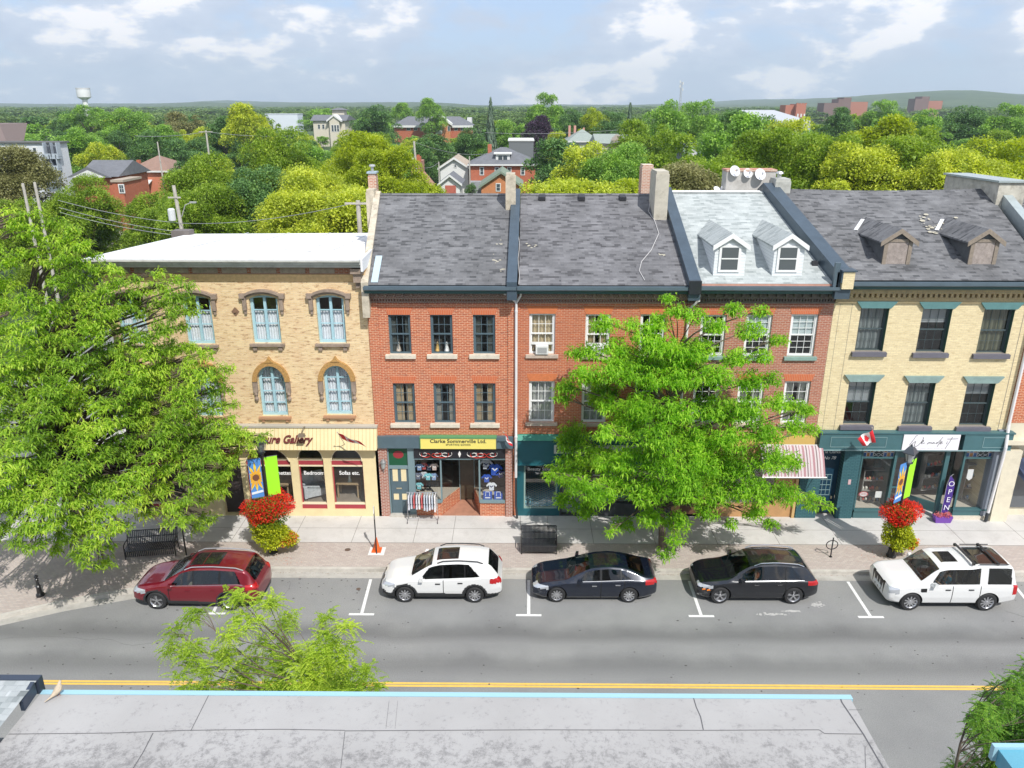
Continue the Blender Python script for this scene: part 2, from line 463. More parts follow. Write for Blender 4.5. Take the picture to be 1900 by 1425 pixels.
b=MB();b.face([(p.x,p.y,0.02)for p in LNP]);struct(b.build('lane',mat('lane_gravel',(0.36,0.33,0.28),0.95,var=0.2,vscale=0.5)))
b=MB();b.box(-22.4,60,45.2,62,-0.3,0.004);struct(b.build('rear_yard',ASPH2))
KL=[(60,27.55),(-10.2,27.6),(-11.5,27.45),(-12.8,27.0),(-15.15,26.1),(-17.5,25.25),(-19.4,24.35),(-21.2,23.9),(-22.8,24.6),(-23.6,26.2),(-23.8,29),(-23.8,60)]
def offset_line(P,d):
 out=[]
 for i,p in enumerate(P):
  a=Vector(P[max(0,i-1)]);c=Vector(P[min(len(P)-1,i+1)])
  t=(c-a).normalized();n=Vector((-t.y,t.x))
  out.append((p[0]+n.x*d,p[1]+n.y*d))
 return out
KO=offset_line(KL,0.0);KI=offset_line(KL,-0.17);KG=offset_line(KL,0.42)
def strip(P,Q,z0,z1,name,m):
 b=MB()
 for i in range(len(P)-1):
  b.hexa([(*P[i],z0),(*P[i+1],z0),(*Q[i+1],z0),(*Q[i],z0),(*P[i],z1),(*P[i+1],z1),(*Q[i+1],z1),(*Q[i],z1)])
 return b.build(name,m)
CONC=mat('kerb_concrete',(0.50,0.47,0.42),0.85,var=0.14,vscale=2.5,dirt=0.6,dscale=1.5)
struct(strip(KO,KI,-0.1,0.155,'kerb',CONC))
struct(strip(KG,KO,-0.1,0.006,'gutter_strip',mat('gutter_concrete',(0.42,0.40,0.365),0.9,var=0.14,vscale=1.5,dirt=0.5)))
b=MB()
b.build
PAVE=brick('paver_band',(0.42,0.345,0.305),(0.50,0.43,0.38),(0.36,0.33,0.31),bw=0.2,bh=0.1,mort=0.012,axis='XY',stain=0.25,stcol=(0.5,0.44,0.38),stscale=0.8)
SLAB=mat('pavement_concrete',(0.55,0.53,0.505),0.85,var=0.09,vscale=0.7,dirt=0.25,dscale=2.0)
bp_=MB()
for i in range(len(KI)-1):
 a,c=KI[i],KI[i+1]
 if a[1]<=27.9 and c[1]<=27.9 and a[0]>-23.5:
  bp_.face([(*a,0.15),(*c,0.15),(c[0],29.66,0.15),(a[0],29.66,0.15)])
bp_.face([(-23.6,29.66,0.15),(-23.6,26.2,0.15),(KI[8][0],KI[8][1],0.15),(KI[8][0],29.66,0.15)])
struct(bp_.build('brick_pavement',PAVE))
b=MB();b.box(-23.63,60,29.66,YW+3.2,-0.2,0.15);b.box(-23.63,-17.4,YW+3.2,60,-0.2,0.149)
struct(b.build('pavement',SLAB))
b=MB()
JX=[-20.6,-17.9,-15.2,-12.6,-9.9,-7.3,-4.6,-2.9,0.1,1.35,3.3,6.0,8.7,11.4,14.1,16.8,19.5,22.3,25,28]
for x in JX:b.box(x,x+0.018,29.67,YW-0.05,0.1501,0.1535)
b.box(-23.5,40,29.655,29.685,0.1501,0.1535)
b.box(-23.5,40,30.9,30.915,0.1501,0.1535)
struct(b.build('pavement_joints',mat('joint_dark',(0.2,0.18,0.16),0.95)))
WP=mat('road_paint_white',(0.72,0.72,0.70),0.7,var=0.06,vscale=9,dirt=0.35,dscale=6)
b=MB()
for(tx,ty,kx,ky)in((395,1138,430,1065),(671,1139,690,1068),(981,1142,981,1070),(1301,1142,1276,1070),(1615,1143.5,1568,1072),(1935,1150,1875,1078)):
 t=G(tx,ty);k=G(kx,ky)
 b.face([(k.x-0.06,27.1,0.005),(t.x-0.06,24.85,0.005),(t.x+0.06,24.85,0.005),(k.x+0.06,27.1,0.005)])
 b.face([(t.x-0.48,24.73,0.005),(t.x+0.48,24.73,0.005),(t.x+0.48,24.85,0.005),(t.x-0.48,24.85,0.005)])
struct(b.build('parking_markings',WP))
b=MB()
b.face([(-80,21.03,0.005),(80,21.03,0.005),(80,21.12,0.005),(-80,21.12,0.005)])
b.face([(-80,20.91,0.005),(80,20.91,0.005),(80,21.0,0.005),(-80,21.0,0.005)])
struct(b.build('centre_line',mat('road_paint_yellow',(0.74,0.46,0.09),0.7,var=0.08,vscale=6)))
CRK=mat('crack_dark',(0.13,0.128,0.125),0.95)
def crack(pts,w,name,m,z):
 b=MB();q=random.Random(int(pts[0][0]*10)+5);P=[Vector((p[0],p[1],z))for p in pts]
 for _ in range(3):
  N_=[P[0]]
  for a,c in zip(P,P[1:]):d=(c-a);N_+=[(a+c)/2+Vector((-d.y,d.x,0))*q.uniform(-.12,.12),c]
  P=N_
 for i,(a,c)in enumerate(zip(P,P[1:])):
  d=(c-a).normalized();n=Vector((-d.y,d.x,0))*w*q.uniform(0.3,0.6)
  b.face([a-n,c-n,c+n,a+n])
 struct(b.build(name,m))
crack([(18.6,25.2),(20.2,23.0),(20.9,21.2)],0.02,'road_crack',CRK,0.0035)
crack([(-9.2,26.9),(-8.9,24.9),(-9.1,23.2)],0.012,'road_crack',CRK,0.0035)
crack([(-20,23.3),(-15.5,23.2),(-12,23.4)],0.013,'road_crack',CRK,0.0035)
def disc(b,c,r,n=12,sx=1.0):
 b.face([(c[0]+r*sx*math.cos(2*math.pi*i/n),c[1]+r*math.sin(2*math.pi*i/n),c[2])for i in range(n)])
b=MB()
c=G(645,1020,0.15);disc(b,(c.x,c.y,0.154),0.13)
c=G(665,1093);disc(b,(c.x,c.y,0.006),0.09)
struct(b.build('utility_covers',mat('cover_iron',(0.12,0.08,0.06),0.7)))
b=MB();q=random.Random(3)
for i in range(300):
 if q.random()<0.12:x,y=q.uniform(-9.6,-5.8),q.uniform(25.5,27.2)
 else:x,y=q.uniform(-22,26),q.uniform(20.2,27.0)
 r=q.uniform(0.008,0.03);disc(b,(x,y,0.0045+i*2e-6),r,6,q.uniform(1,2.2))
struct(b.build('road_spots',mat('spot_tar',(0.05,0.045,0.04),0.8)),'stuff')
b=MB()
for(x0,y0)in((-10.3,28.6),(16.0,28.9)):
 for i in range(90):
  x,y=q.gauss(x0,0.9),q.gauss(y0-0.2,0.45);t=q.uniform(0,6.3);s_=q.uniform(0.02,0.05)
  z=0.157 if y>27.8 else 0.012
  b.face([(x,y,z),(x+s_*math.cos(t),y+s_*math.sin(t),z+0.01),(x+s_*math.cos(t+1.3),y+s_*math.sin(t+1.3),z)])
struct(b.build('fallen_petals',mat('petal_litter',(0.5,0.16,0.08),0.8)),'stuff')
b=MB()
for i in range(2600):
 x=q.uniform(-22,26);d=abs(q.gauss(0,0.05))
 y=27.55-d
 if x<-10.2:continue
 t=q.uniform(0,6.3);s_=q.uniform(0.012,0.035)
 b.face([(x,y,0.012),(x+s_*math.cos(t),y+s_*math.sin(t)*0.5,0.02),(x+s_*math.cos(t+1.3),y+s_*math.sin(t+1.3)*0.5,0.012)])
struct(b.build('leaf_litter',mat('dry_litter',(0.22,0.12,0.06),0.9)),'stuff')
b=MB()
for(px,py,w,h)in((1515,1122,0.5,0.12),(1437,1143,1.0,0.07),(1470,1134,0.5,0.05)):
 c=G(px,py)
 for i in range(60):
  disc(b,(c.x+q.gauss(0,w*0.3),c.y+q.gauss(0,h*0.5)+(0.1*(px==1437)),0.0046+i*2e-5+px*1e-6),q.uniform(0.01,0.035),6,1.8)
struct(b.build('chalky_scuffs',mat('scuff_pale',(0.45,0.44,0.42),0.9)),'stuff')
# FACADE TOOLS
def arc_pts(xl,xr,zs,zt,n=14):
 """arch from the left springing to the right one; rise zt - zs over half-span"""
 a=(xr-xl)/2;r=zt-zs;cx=(xl+xr)/2
 if r>=a*0.98:
  return[(cx-a*math.cos(math.pi*i/n),zs+r*math.sin(math.pi*i/n))for i in range(n+1)]
 rad=(a*a+r*r)/(2*r);th=math.asin(a/rad)
 return[(cx+rad*math.sin(-th+2*th*i/n),zt-rad+rad*math.cos(-th+2*th*i/n))for i in range(n+1)]
def wall_holes(b,x0,x1,z0,z1,Y,holes,depth=0.2,m=0):
 """front face at Y with openings (xl, xr, zb, zt, rise); reveals run back by depth"""
 xs=sorted(set([x0,x1]+[h[0]for h in holes]+[h[1]for h in holes]))
 zs=sorted(set([z0,z1]+[h[2]for h in holes]+[h[3]for h in holes]))
 xs=[x for x in xs if x0<=x<=x1];zs=[z for z in zs if z0<=z<=z1]
 for i in range(len(xs)-1):
  for j in range(len(zs)-1):
   cx,cz=(xs[i]+xs[i+1])/2,(zs[j]+zs[j+1])/2
   if any(h[0]<cx<h[1]and h[2]<cz<h[3]for h in holes):continue
   b.face([(xs[i],Y,zs[j]),(xs[i+1],Y,zs[j]),(xs[i+1],Y,zs[j+1]),(xs[i],Y,zs[j+1])],m)
 for h in holes:
  xl,xr,zb,zt,rise=h[:5];D=Y+depth
  zs_=zt-rise
  b.face([(xl,Y,zb),(xl,D,zb),(xl,D,zs_),(xl,Y,zs_)],m)
  b.face([(xr,D,zb),(xr,Y,zb),(xr,Y,zs_),(xr,D,zs_)],m)
  b.face([(xl,Y,zb),(xr,Y,zb),(xr,D,zb),(xl,D,zb)],m)
  if rise<=0:
   b.face([(xl,Y,zt),(xl,D,zt),(xr,D,zt),(xr,Y,zt)],m)
  else:
   P=arc_pts(xl,xr,zs_,zt)
   for(xa,za),(xb,zb2)in zip(P,P[1:]):
    b.face([(xa,Y,za),(xb,Y,zb2),(xb,Y,zt),(xa,Y,zt)],m)
    b.face([(xa,Y,za),(xa,D,za),(xb,D,zb2),(xb,Y,zb2)],m)
def panel(b,P,Y,t,m=0):
 """extrude polygon P (x, z) facing -Y from Y back by t"""
 b.prism(P,Y,Y+t,'Y',m)
GLASS=glass(tint=(0.9,0.93,0.94))
SHOPGLASS=glass('shop_glass',(0.95,0.97,0.97))
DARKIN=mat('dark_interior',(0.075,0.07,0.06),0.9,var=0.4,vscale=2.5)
def curtain(parent,xl,xr,zb,zt,Y,m,folds=7,gap=0.0,amp=0.03,valance=False):
 b=MB()
 def sheet(a,c,za,zb_,Yb):
  n=folds*6
  for i in range(n):
   u0,u1=i/n,(i+1)/n
   y0=Yb+amp*math.sin(u0*folds*2*math.pi);y1=Yb+amp*math.sin(u1*folds*2*math.pi)
   b.face([(a+(c-a)*u0,y0,za),(a+(c-a)*u1,y1,za),(a+(c-a)*u1,y1,zb_),(a+(c-a)*u0,y0,zb_)])
 mid=(xl+xr)/2
 if gap>0:
  sheet(xl,mid-gap,zb,zt,Y);sheet(mid+gap,xr,zb,zt,Y)
 else:sheet(xl,xr,zb,zt,Y)
 return b.build('curtain',m,parent,smooth=False)
def sash_window(parent,cx,zb,zt,w,Y,frame,cols=3,rows=(2,2),recess=0.12,fw=0.07,mun=0.022,sill=None,sillm=None,sill_w=0.16,inner='dark',curt=None,blind=None,gap=0.0,rise=0.0):
 """double hung sash: frame with muntins, pane, sill, whatever hangs inside"""
 xl,xr=cx-w/2,cx+w/2;y=Y+recess
 b=MB()
 b.box(xl,xl+fw,y-0.03,y+0.06,zb,zt);b.box(xr-fw,xr,y-0.03,y+0.06,zb,zt)
 b.box(xl+fw,xr-fw,y-0.03,y+0.06,zt-fw,zt);b.box(xl+fw,xr-fw,y-0.04,y+0.06,zb,zb+fw*0.9)
 zm=(zb+zt)/2
 b.box(xl+fw,xr-fw,y-0.015,y+0.05,zm-0.028,zm+0.028)
 fr=0.04
 for(a0,a1,yy,n)in((zm+0.028,zt-fw,y+0.0,rows[0]),(zb+fw*0.9,zm-0.028,y+0.022,rows[1])):
  b.box(xl+fw,xl+fw+fr,yy,yy+0.03,a0,a1);b.box(xr-fw-fr,xr-fw,yy,yy+0.03,a0,a1)
  for i in range(1,cols):
   x=xl+fw+fr+(w-2*fw-2*fr)*i/cols
   b.box(x-mun/2,x+mun/2,yy+0.002,yy+0.022,a0,a1)
  for j in range(1,n):
   z=a0+(a1-a0)*j/n
   b.box(xl+fw+fr,xr-fw-fr,yy+0.003,yy+0.021,z-mun/2,z+mun/2)
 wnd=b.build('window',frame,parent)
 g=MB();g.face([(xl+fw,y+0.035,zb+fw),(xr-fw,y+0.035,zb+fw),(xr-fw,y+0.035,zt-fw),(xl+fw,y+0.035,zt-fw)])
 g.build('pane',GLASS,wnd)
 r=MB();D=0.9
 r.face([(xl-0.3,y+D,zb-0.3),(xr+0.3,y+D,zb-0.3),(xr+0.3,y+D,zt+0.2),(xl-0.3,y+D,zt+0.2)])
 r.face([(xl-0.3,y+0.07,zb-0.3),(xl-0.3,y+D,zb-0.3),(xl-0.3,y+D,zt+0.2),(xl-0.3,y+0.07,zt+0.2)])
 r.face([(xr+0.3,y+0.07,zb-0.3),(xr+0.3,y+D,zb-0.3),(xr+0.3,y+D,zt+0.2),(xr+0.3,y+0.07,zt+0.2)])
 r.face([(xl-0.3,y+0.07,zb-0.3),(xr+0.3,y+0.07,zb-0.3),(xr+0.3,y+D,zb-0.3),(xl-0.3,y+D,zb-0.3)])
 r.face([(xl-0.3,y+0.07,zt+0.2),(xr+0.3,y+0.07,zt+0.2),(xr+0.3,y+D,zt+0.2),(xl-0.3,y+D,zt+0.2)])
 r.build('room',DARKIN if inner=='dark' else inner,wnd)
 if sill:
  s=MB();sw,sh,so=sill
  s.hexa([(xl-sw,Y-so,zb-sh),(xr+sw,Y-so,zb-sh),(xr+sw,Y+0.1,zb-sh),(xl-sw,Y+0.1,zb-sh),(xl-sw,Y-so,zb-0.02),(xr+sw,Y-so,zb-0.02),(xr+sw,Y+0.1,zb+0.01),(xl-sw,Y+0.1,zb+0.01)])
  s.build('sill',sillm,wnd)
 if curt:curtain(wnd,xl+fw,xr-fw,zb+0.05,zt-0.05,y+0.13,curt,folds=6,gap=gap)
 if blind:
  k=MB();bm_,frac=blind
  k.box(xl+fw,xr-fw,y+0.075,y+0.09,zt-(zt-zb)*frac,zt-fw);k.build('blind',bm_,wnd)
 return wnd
def WPX(cx,y0,y1,wpx,Y=YW):
 """window rectangle read off the wall plane: centre x, bottom z, top z, width"""
 c=F(cx,(y0+y1)/2,Y);d=Vector((c.x,c.y,c.z-HC))
 depth=math.cos(PITCH)*(c.y)-math.sin(PITCH)*(c.z-HC)
 return c.x,F(cx,y1,Y).z,F(cx,y0,Y).z,wpx*depth/FPX
def flat_arch(b,cx,zt,w,Y,h=0.32,flare=0.12,t=0.012):
 b.prism([(cx-w/2,zt),(cx+w/2,zt),(cx+w/2+flare,zt+h),(cx-w/2-flare,zt+h)],Y-t,Y+0.02,'Y')
def roof_plane(b,pts,t=0.06,m=0):
 """slab whose upper face is the given quad"""
 lo=[(p[0],p[1],p[2]-t)for p in pts]
 b.hexa(lo+list(pts),m)
def shingles(name,cols,row=0.12,w=0.27,stain=0.25):
 """laminated shingles: long streaks of darker and paler tabs in courses down the slope"""
 if name in _m:return _m[name]
 m,nt,b=_new(name);L=nt.links
 tc=_N(nt,'ShaderNodeTexCoord');sp=_N(nt,'ShaderNodeSeparateXYZ');L.new(tc.outputs['Object'],sp.inputs[0])
 cb=_N(nt,'ShaderNodeCombineXYZ');L.new(sp.outputs[0],cb.inputs[0]);L.new(sp.outputs[1],cb.inputs[1])
 outs=[]
 for(ww,off)in((w,0),(w*1.7,3.3)):
  t=_N(nt,'ShaderNodeTexBrick');t.inputs['Scale'].default_value=1;t.inputs['Brick Width'].default_value=ww;t.inputs['Row Height'].default_value=row
  t.inputs['Mortar Size'].default_value=0.0;t.offset=0.37;t.offset_frequency=2
  t.inputs['Color1'].default_value=(0,0,0,1);t.inputs['Color2'].default_value=(1,1,1,1);t.inputs['Mortar'].default_value=(0,0,0,1)
  mp=_N(nt,'ShaderNodeMapping');mp.inputs['Location'].default_value=(off,0,0);L.new(cb.outputs[0],mp.inputs[0]);L.new(mp.outputs[0],t.inputs['Vector'])
  outs.append(t.outputs['Color'])
 av=_N(nt,'ShaderNodeMixRGB');av.inputs[0].default_value=0.5;L.new(outs[0],av.inputs[1]);L.new(outs[1],av.inputs[2])
 r=_N(nt,'ShaderNodeValToRGB');el=r.color_ramp.elements
 el[0].position=0.15;el[0].color=(*cols[0],1);el[1].position=0.9;el[1].color=(*cols[2],1);q=el.new(0.42);q.color=(*cols[1],1)
 L.new(av.outputs[0],r.inputs[0]);out=r.outputs[0]
 t3=_N(nt,'ShaderNodeTexBrick');t3.inputs['Scale'].default_value=1;t3.inputs['Brick Width'].default_value=w;t3.inputs['Row Height'].default_value=row;t3.inputs['Mortar Size'].default_value=0.014;t3.inputs['Mortar Smooth'].default_value=0.3
 L.new(cb.outputs[0],t3.inputs['Vector'])
 n2=_N(nt,'ShaderNodeTexNoise');n2.inputs['Scale'].default_value=0.8;n2.inputs['Detail'].default_value=8
 L.new(tc.outputs['Object'],n2.inputs['Vector'])
 r2=_N(nt,'ShaderNodeValToRGB');r2.color_ramp.elements[0].position=0.35;r2.color_ramp.elements[0].color=(1-stain,)*3+(1,);r2.color_ramp.elements[1].position=0.65;r2.color_ramp.elements[1].color=(1+stain*0.4,)*3+(1,)
 L.new(n2.outputs[0],r2.inputs[0])
 mx=_N(nt,'ShaderNodeMixRGB',blend_type='MULTIPLY');mx.inputs[0].default_value=1;L.new(out,mx.inputs[1]);L.new(r2.outputs[0],mx.inputs[2])
 L.new(mx.outputs[0],b.inputs['Base Color']);b.inputs['Roughness'].default_value=0.9
 bp=_N(nt,'ShaderNodeBump');bp.inputs['Strength'].default_value=0.6;bp.inputs['Distance'].default_value=0.02;bp.invert=True
 L.new(t3.outputs['Fac'],bp.inputs['Height']);L.new(bp.outputs[0],b.inputs['Normal'])
 _m[name]=m;return m
YB=brick('yellow_brick_old',(0.80,0.62,0.36),(0.69,0.50,0.27),(0.70,0.57,0.38),bw=0.23,bh=0.078,mort=0.009,stain=0.4,stcol=(0.60,0.34,0.20),c3=(0.36,0.20,0.10),patch=0.85,stscale=1.1)
RB=brick('red_brick',(0.52,0.13,0.05),(0.42,0.10,0.045),(0.66,0.44,0.29),bw=0.225,bh=0.078,mort=0.010,stain=0.25,stcol=(0.50,0.19,0.10),c3=(0.24,0.095,0.065),patch=0.65,stscale=0.6)
RB2=brick('red_brick_orange',(0.52,0.14,0.055),(0.42,0.105,0.045),(0.56,0.33,0.22),bw=0.225,bh=0.078,mort=0.010,stain=0.45,stcol=(0.33,0.13,0.085),c3=(0.30,0.11,0.07),patch=0.6,stscale=0.5)
RB3=brick('red_brick_worn',(0.42,0.15,0.085),(0.35,0.11,0.065),(0.50,0.36,0.29),bw=0.225,bh=0.078,mort=0.011,stain=0.35,stcol=(0.46,0.22,0.14),c3=(0.22,0.10,0.075),patch=0.55,stscale=0.8)
YB2=brick('pale_yellow_brick',(0.78,0.66,0.40),(0.68,0.56,0.33),(0.62,0.52,0.34),bw=0.225,bh=0.078,mort=0.009,stain=0.25,stcol=(0.58,0.49,0.32),c3=(0.50,0.38,0.20),patch=0.55,stscale=0.6)
PIER=brick('brick_pier',(0.36,0.12,0.08),(0.30,0.09,0.06),(0.55,0.45,0.38),bw=0.215,bh=0.075,mort=0.012,stain=0.1,stscale=2)
GAUGED=brick('gauged_brick',(0.56,0.14,0.05),(0.52,0.12,0.045),(0.55,0.30,0.19),bw=0.075,bh=0.4,mort=0.007,stain=0.15,stcol=(0.5,0.2,0.1))
DENT=brick('cornice_brick',(0.26,0.13,0.09),(0.2,0.10,0.075),(0.34,0.27,0.22),bw=0.11,bh=0.078,mort=0.012,stain=0.5,stcol=(0.15,0.13,0.11),stscale=2)
DENTY=brick('cornice_yellow_brick',(0.52,0.40,0.20),(0.44,0.33,0.17),(0.36,0.29,0.18),bw=0.225,bh=0.078,mort=0.011,stain=0.4,stcol=(0.24,0.2,0.14),stscale=2)
SH_DARK=shingles('charcoal_shingles',((0.07,0.071,0.075),(0.145,0.145,0.15),(0.195,0.195,0.20)))
SH_BRN=shingles('brownish_shingles',((0.075,0.073,0.078),(0.15,0.148,0.155),(0.20,0.197,0.205)))
SH_PALE=shingles('pale_grey_shingles',((0.28,0.31,0.305),(0.38,0.41,0.405),(0.47,0.50,0.49)),stain=0.08)
METAL=mat('slate_flashing',(0.075,0.105,0.135),0.35,metal=0.3,var=0.15,vscale=1.5)
GUTR=mat('slate_gutter',(0.105,0.145,0.175),0.4,metal=0.2,var=0.1,vscale=1.5)
GTRIM=mat('dark_green_trim',(0.035,0.095,0.09),0.5)
SLATE=mat('slate_blue_paint',(0.085,0.13,0.155),0.5,var=0.08,vscale=3)
TEAL=mat('teal_paint',(0.012,0.10,0.125),0.45,var=0.1,vscale=2)
TEAL2=mat('teal_grey_paint',(0.055,0.135,0.15),0.5,var=0.1,vscale=2,dirt=0.3)
WHT=mat('white_paint',(0.78,0.78,0.77),0.5,var=0.04)
WPIPE=mat('white_downspout',(0.72,0.70,0.70),0.45,var=0.05)
STONE=mat('sill_stone',(0.62,0.56,0.46),0.85,var=0.12,vscale=5,dirt=0.4,dscale=4)
CREAMP=mat('cream_paint',(0.77,0.64,0.37),0.6,var=0.05,vscale=2,dirt=0.15)
MAROON=mat('maroon_paint',(0.36,0.045,0.06),0.5)
LBLUE=mat('light_blue_paint',(0.36,0.56,0.63),0.55,var=0.1,vscale=6)
BEIGEC=mat('beige_curtain',(0.60,0.47,0.30),0.9)
LACE=mat('lace_curtain',(0.80,0.80,0.82),0.9,var=0.12,vscale=12)
BROWNSTONE=mat('brown_stone',(0.30,0.23,0.18),0.85,var=0.25,vscale=6,dirt=0.5)
GOLDST=mat('ochre_carving',(0.42,0.24,0.08),0.8,var=0.35,vscale=14)
RUBBLE=mat('old_render',(0.52,0.46,0.36),0.9,var=0.22,vscale=4,dirt=0.8,dscale=2.2)
REDOLD=brick('old_chimney_brick',(0.45,0.16,0.1),(0.5,0.25,0.17),(0.6,0.52,0.42),bw=0.21,bh=0.075,mort=0.014,stain=0.6,stcol=(0.6,0.52,0.42),stscale=3)
def chimney(name,label,px0,px1,pytop,pybot,Y,d,m,cap=None,lean=0.0,capm=None):
 a=F(px0,pytop,Y);c=F(px1,pytop,Y);zb=F(px0,pybot,Y).z
 t=None
 b=MB();x0,x1=a.x,c.x
 b.box(x0,x1,Y,Y+d,zb-1.2,a.z)
 b.box(x0-0.04,x1+0.04,Y-0.04,Y+d+0.04,a.z-0.16,a.z-0.05)
 return b,(x0,x1,a.z)
def prism_tex(b):return b
def fx(px,py,Y=YW):return F(px,py,Y).x
def fz(py,Y=YW,px=950):return F(px,py,Y).z
def shell(parent,x0,x1,z1,yback,m,name='side_wall',zl=None):
 b=MB()
 b.box(x0,x0+0.25,YW+0.02,yback,0,z1);b.box(x1-0.25,x1,YW+0.02,yback,0,z1)
 b.box(x0+0.25,x1-0.25,yback-0.25,yback,0,zl or z1)
 return b.build(name,m,parent)
def arch_frame(b,xl,xr,zb,zt,rise,y0,y1,fw):
 zs=zt-rise
 b.box(xl,xl+fw,y0,y1,zb,zs);b.box(xr-fw,xr,y0,y1,zb,zs);b.box(xl+fw,xr-fw,y0,y1,zb,zb+fw)
 P=arc_pts(xl,xr,zs,zt);Q=arc_pts(xl+fw,xr-fw,zs,zt-fw)
 for i in range(len(P)-1):
  a,c,d,e_=P[i],P[i+1],Q[i+1],Q[i]
  b.hexa([(a[0],y0,a[1]),(c[0],y0,c[1]),(c[0],y1,c[1]),(a[0],y1,a[1]),(e_[0],y0,e_[1]),(d[0],y0,d[1]),(d[0],y1,d[1]),(e_[0],y1,e_[1])])
def arch_band(b,xl,xr,zs,zt,w,y0,y1,n=14):
 P=arc_pts(xl,xr,zs,zt,n);Q=arc_pts(xl-w,xr+w,zs,zt+w,n)
 for i in range(len(P)-1):
  a,c,d,e_=P[i],P[i+1],Q[i+1],Q[i]
  b.hexa([(a[0],y0,a[1]),(c[0],y0,c[1]),(c[0],y1,c[1]),(a[0],y1,a[1]),(e_[0],y0,e_[1]),(d[0],y0,d[1]),(d[0],y1,d[1]),(e_[0],y1,e_[1])])
def room(parent,x0,x1,y0,y1,z0,z1,wallm,floorm,name='shop_room'):
 """the inside of a shop: floor, back, sides, ceiling"""
 b=MB()
 b.face([(x0,y0,z0),(x1,y0,z0),(x1,y1,z0),(x0,y1,z0)],1)
 b.face([(x0,y1,z0),(x1,y1,z0),(x1,y1,z1),(x0,y1,z1)])
 b.face([(x0,y0,z0),(x0,y1,z0),(x0,y1,z1),(x0,y0,z1)])
 b.face([(x1,y0,z0),(x1,y1,z0),(x1,y1,z1),(x1,y0,z1)])
 b.face([(x0,y0,z1),(x1,y0,z1),(x1,y1,z1),(x0,y1,z1)])
 return b.build(name,[wallm,floorm],parent)
INW=mat('shop_wall_dim',(0.16,0.14,0.12),0.9,var=0.2,vscale=1.5)
INF=mat('shop_floor',(0.24,0.2,0.16),0.7,var=0.2,vscale=2)
AX0,AX1=-17.45,-6.42
A=thing('furniture_shop_building','yellow brick building with light blue arched windows, white flat roof and cream furniture shop front','building',(-11.9,YW,0))
tops=[WPX(614,548,637,52),WPX(492,548,637,53),WPX(368,549,639,53),WPX(245,549,639,53)]
mids=[WPX(627,678,770,50),WPX(506,679,772,50),WPX(384,680,773,50),WPX(262,681,774,50)]
holes=[(c-w/2,c+w/2,zb,zt,0.16)for c,zb,zt,w in tops]+[(c-w/2,c+w/2,zb,zt,w/2)for c,zb,zt,w in mids]
b=MB();wall_holes(b,AX0,AX1,4.2,12.0,YW,holes,0.3)
b.build('wall',YB,A)
b=MB()
for x in(AX0,AX1-0.25):b.hexa([(x,YW+.02,0),(x+.25,YW+.02,0),(x+.25,43.9,0),(x,43.9,0),(x,YW+.02,11.95),(x+.25,YW+.02,11.95),(x+.25,43.9,11.2),(x,43.9,11.2)])
b.box(AX0+.25,AX1-.25,43.65,43.9,0,11.2);b.build('side_wall',YB,A)
def casement(parent,c,zb,zt,w,rise,trans):
 xl,xr=c-w/2,c+w/2;y=YW+0.16;fw=0.12
 b=MB();arch_frame(b,xl,xr,zb,zt,rise,y,y+0.1,fw)
 b.box(c-0.055,c+0.055,y-0.01,y+0.09,zb+fw,zt-fw*0.9)
 for z in trans:b.box(xl+fw,xr-fw,y+0.02,y+0.07,z-0.022,z+0.022)
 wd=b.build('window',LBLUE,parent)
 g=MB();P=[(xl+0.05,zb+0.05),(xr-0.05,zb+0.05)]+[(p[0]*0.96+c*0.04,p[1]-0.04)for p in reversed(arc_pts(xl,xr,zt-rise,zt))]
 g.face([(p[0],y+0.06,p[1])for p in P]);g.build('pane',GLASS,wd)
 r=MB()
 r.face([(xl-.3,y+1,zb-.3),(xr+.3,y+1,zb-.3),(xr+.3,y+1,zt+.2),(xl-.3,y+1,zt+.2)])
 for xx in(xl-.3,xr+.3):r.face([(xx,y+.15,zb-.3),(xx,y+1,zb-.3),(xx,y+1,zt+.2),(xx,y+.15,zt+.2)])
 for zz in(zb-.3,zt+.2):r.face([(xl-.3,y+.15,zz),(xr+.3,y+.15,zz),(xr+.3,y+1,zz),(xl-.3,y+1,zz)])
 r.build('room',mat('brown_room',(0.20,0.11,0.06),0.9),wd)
 return wd,xl,xr,y
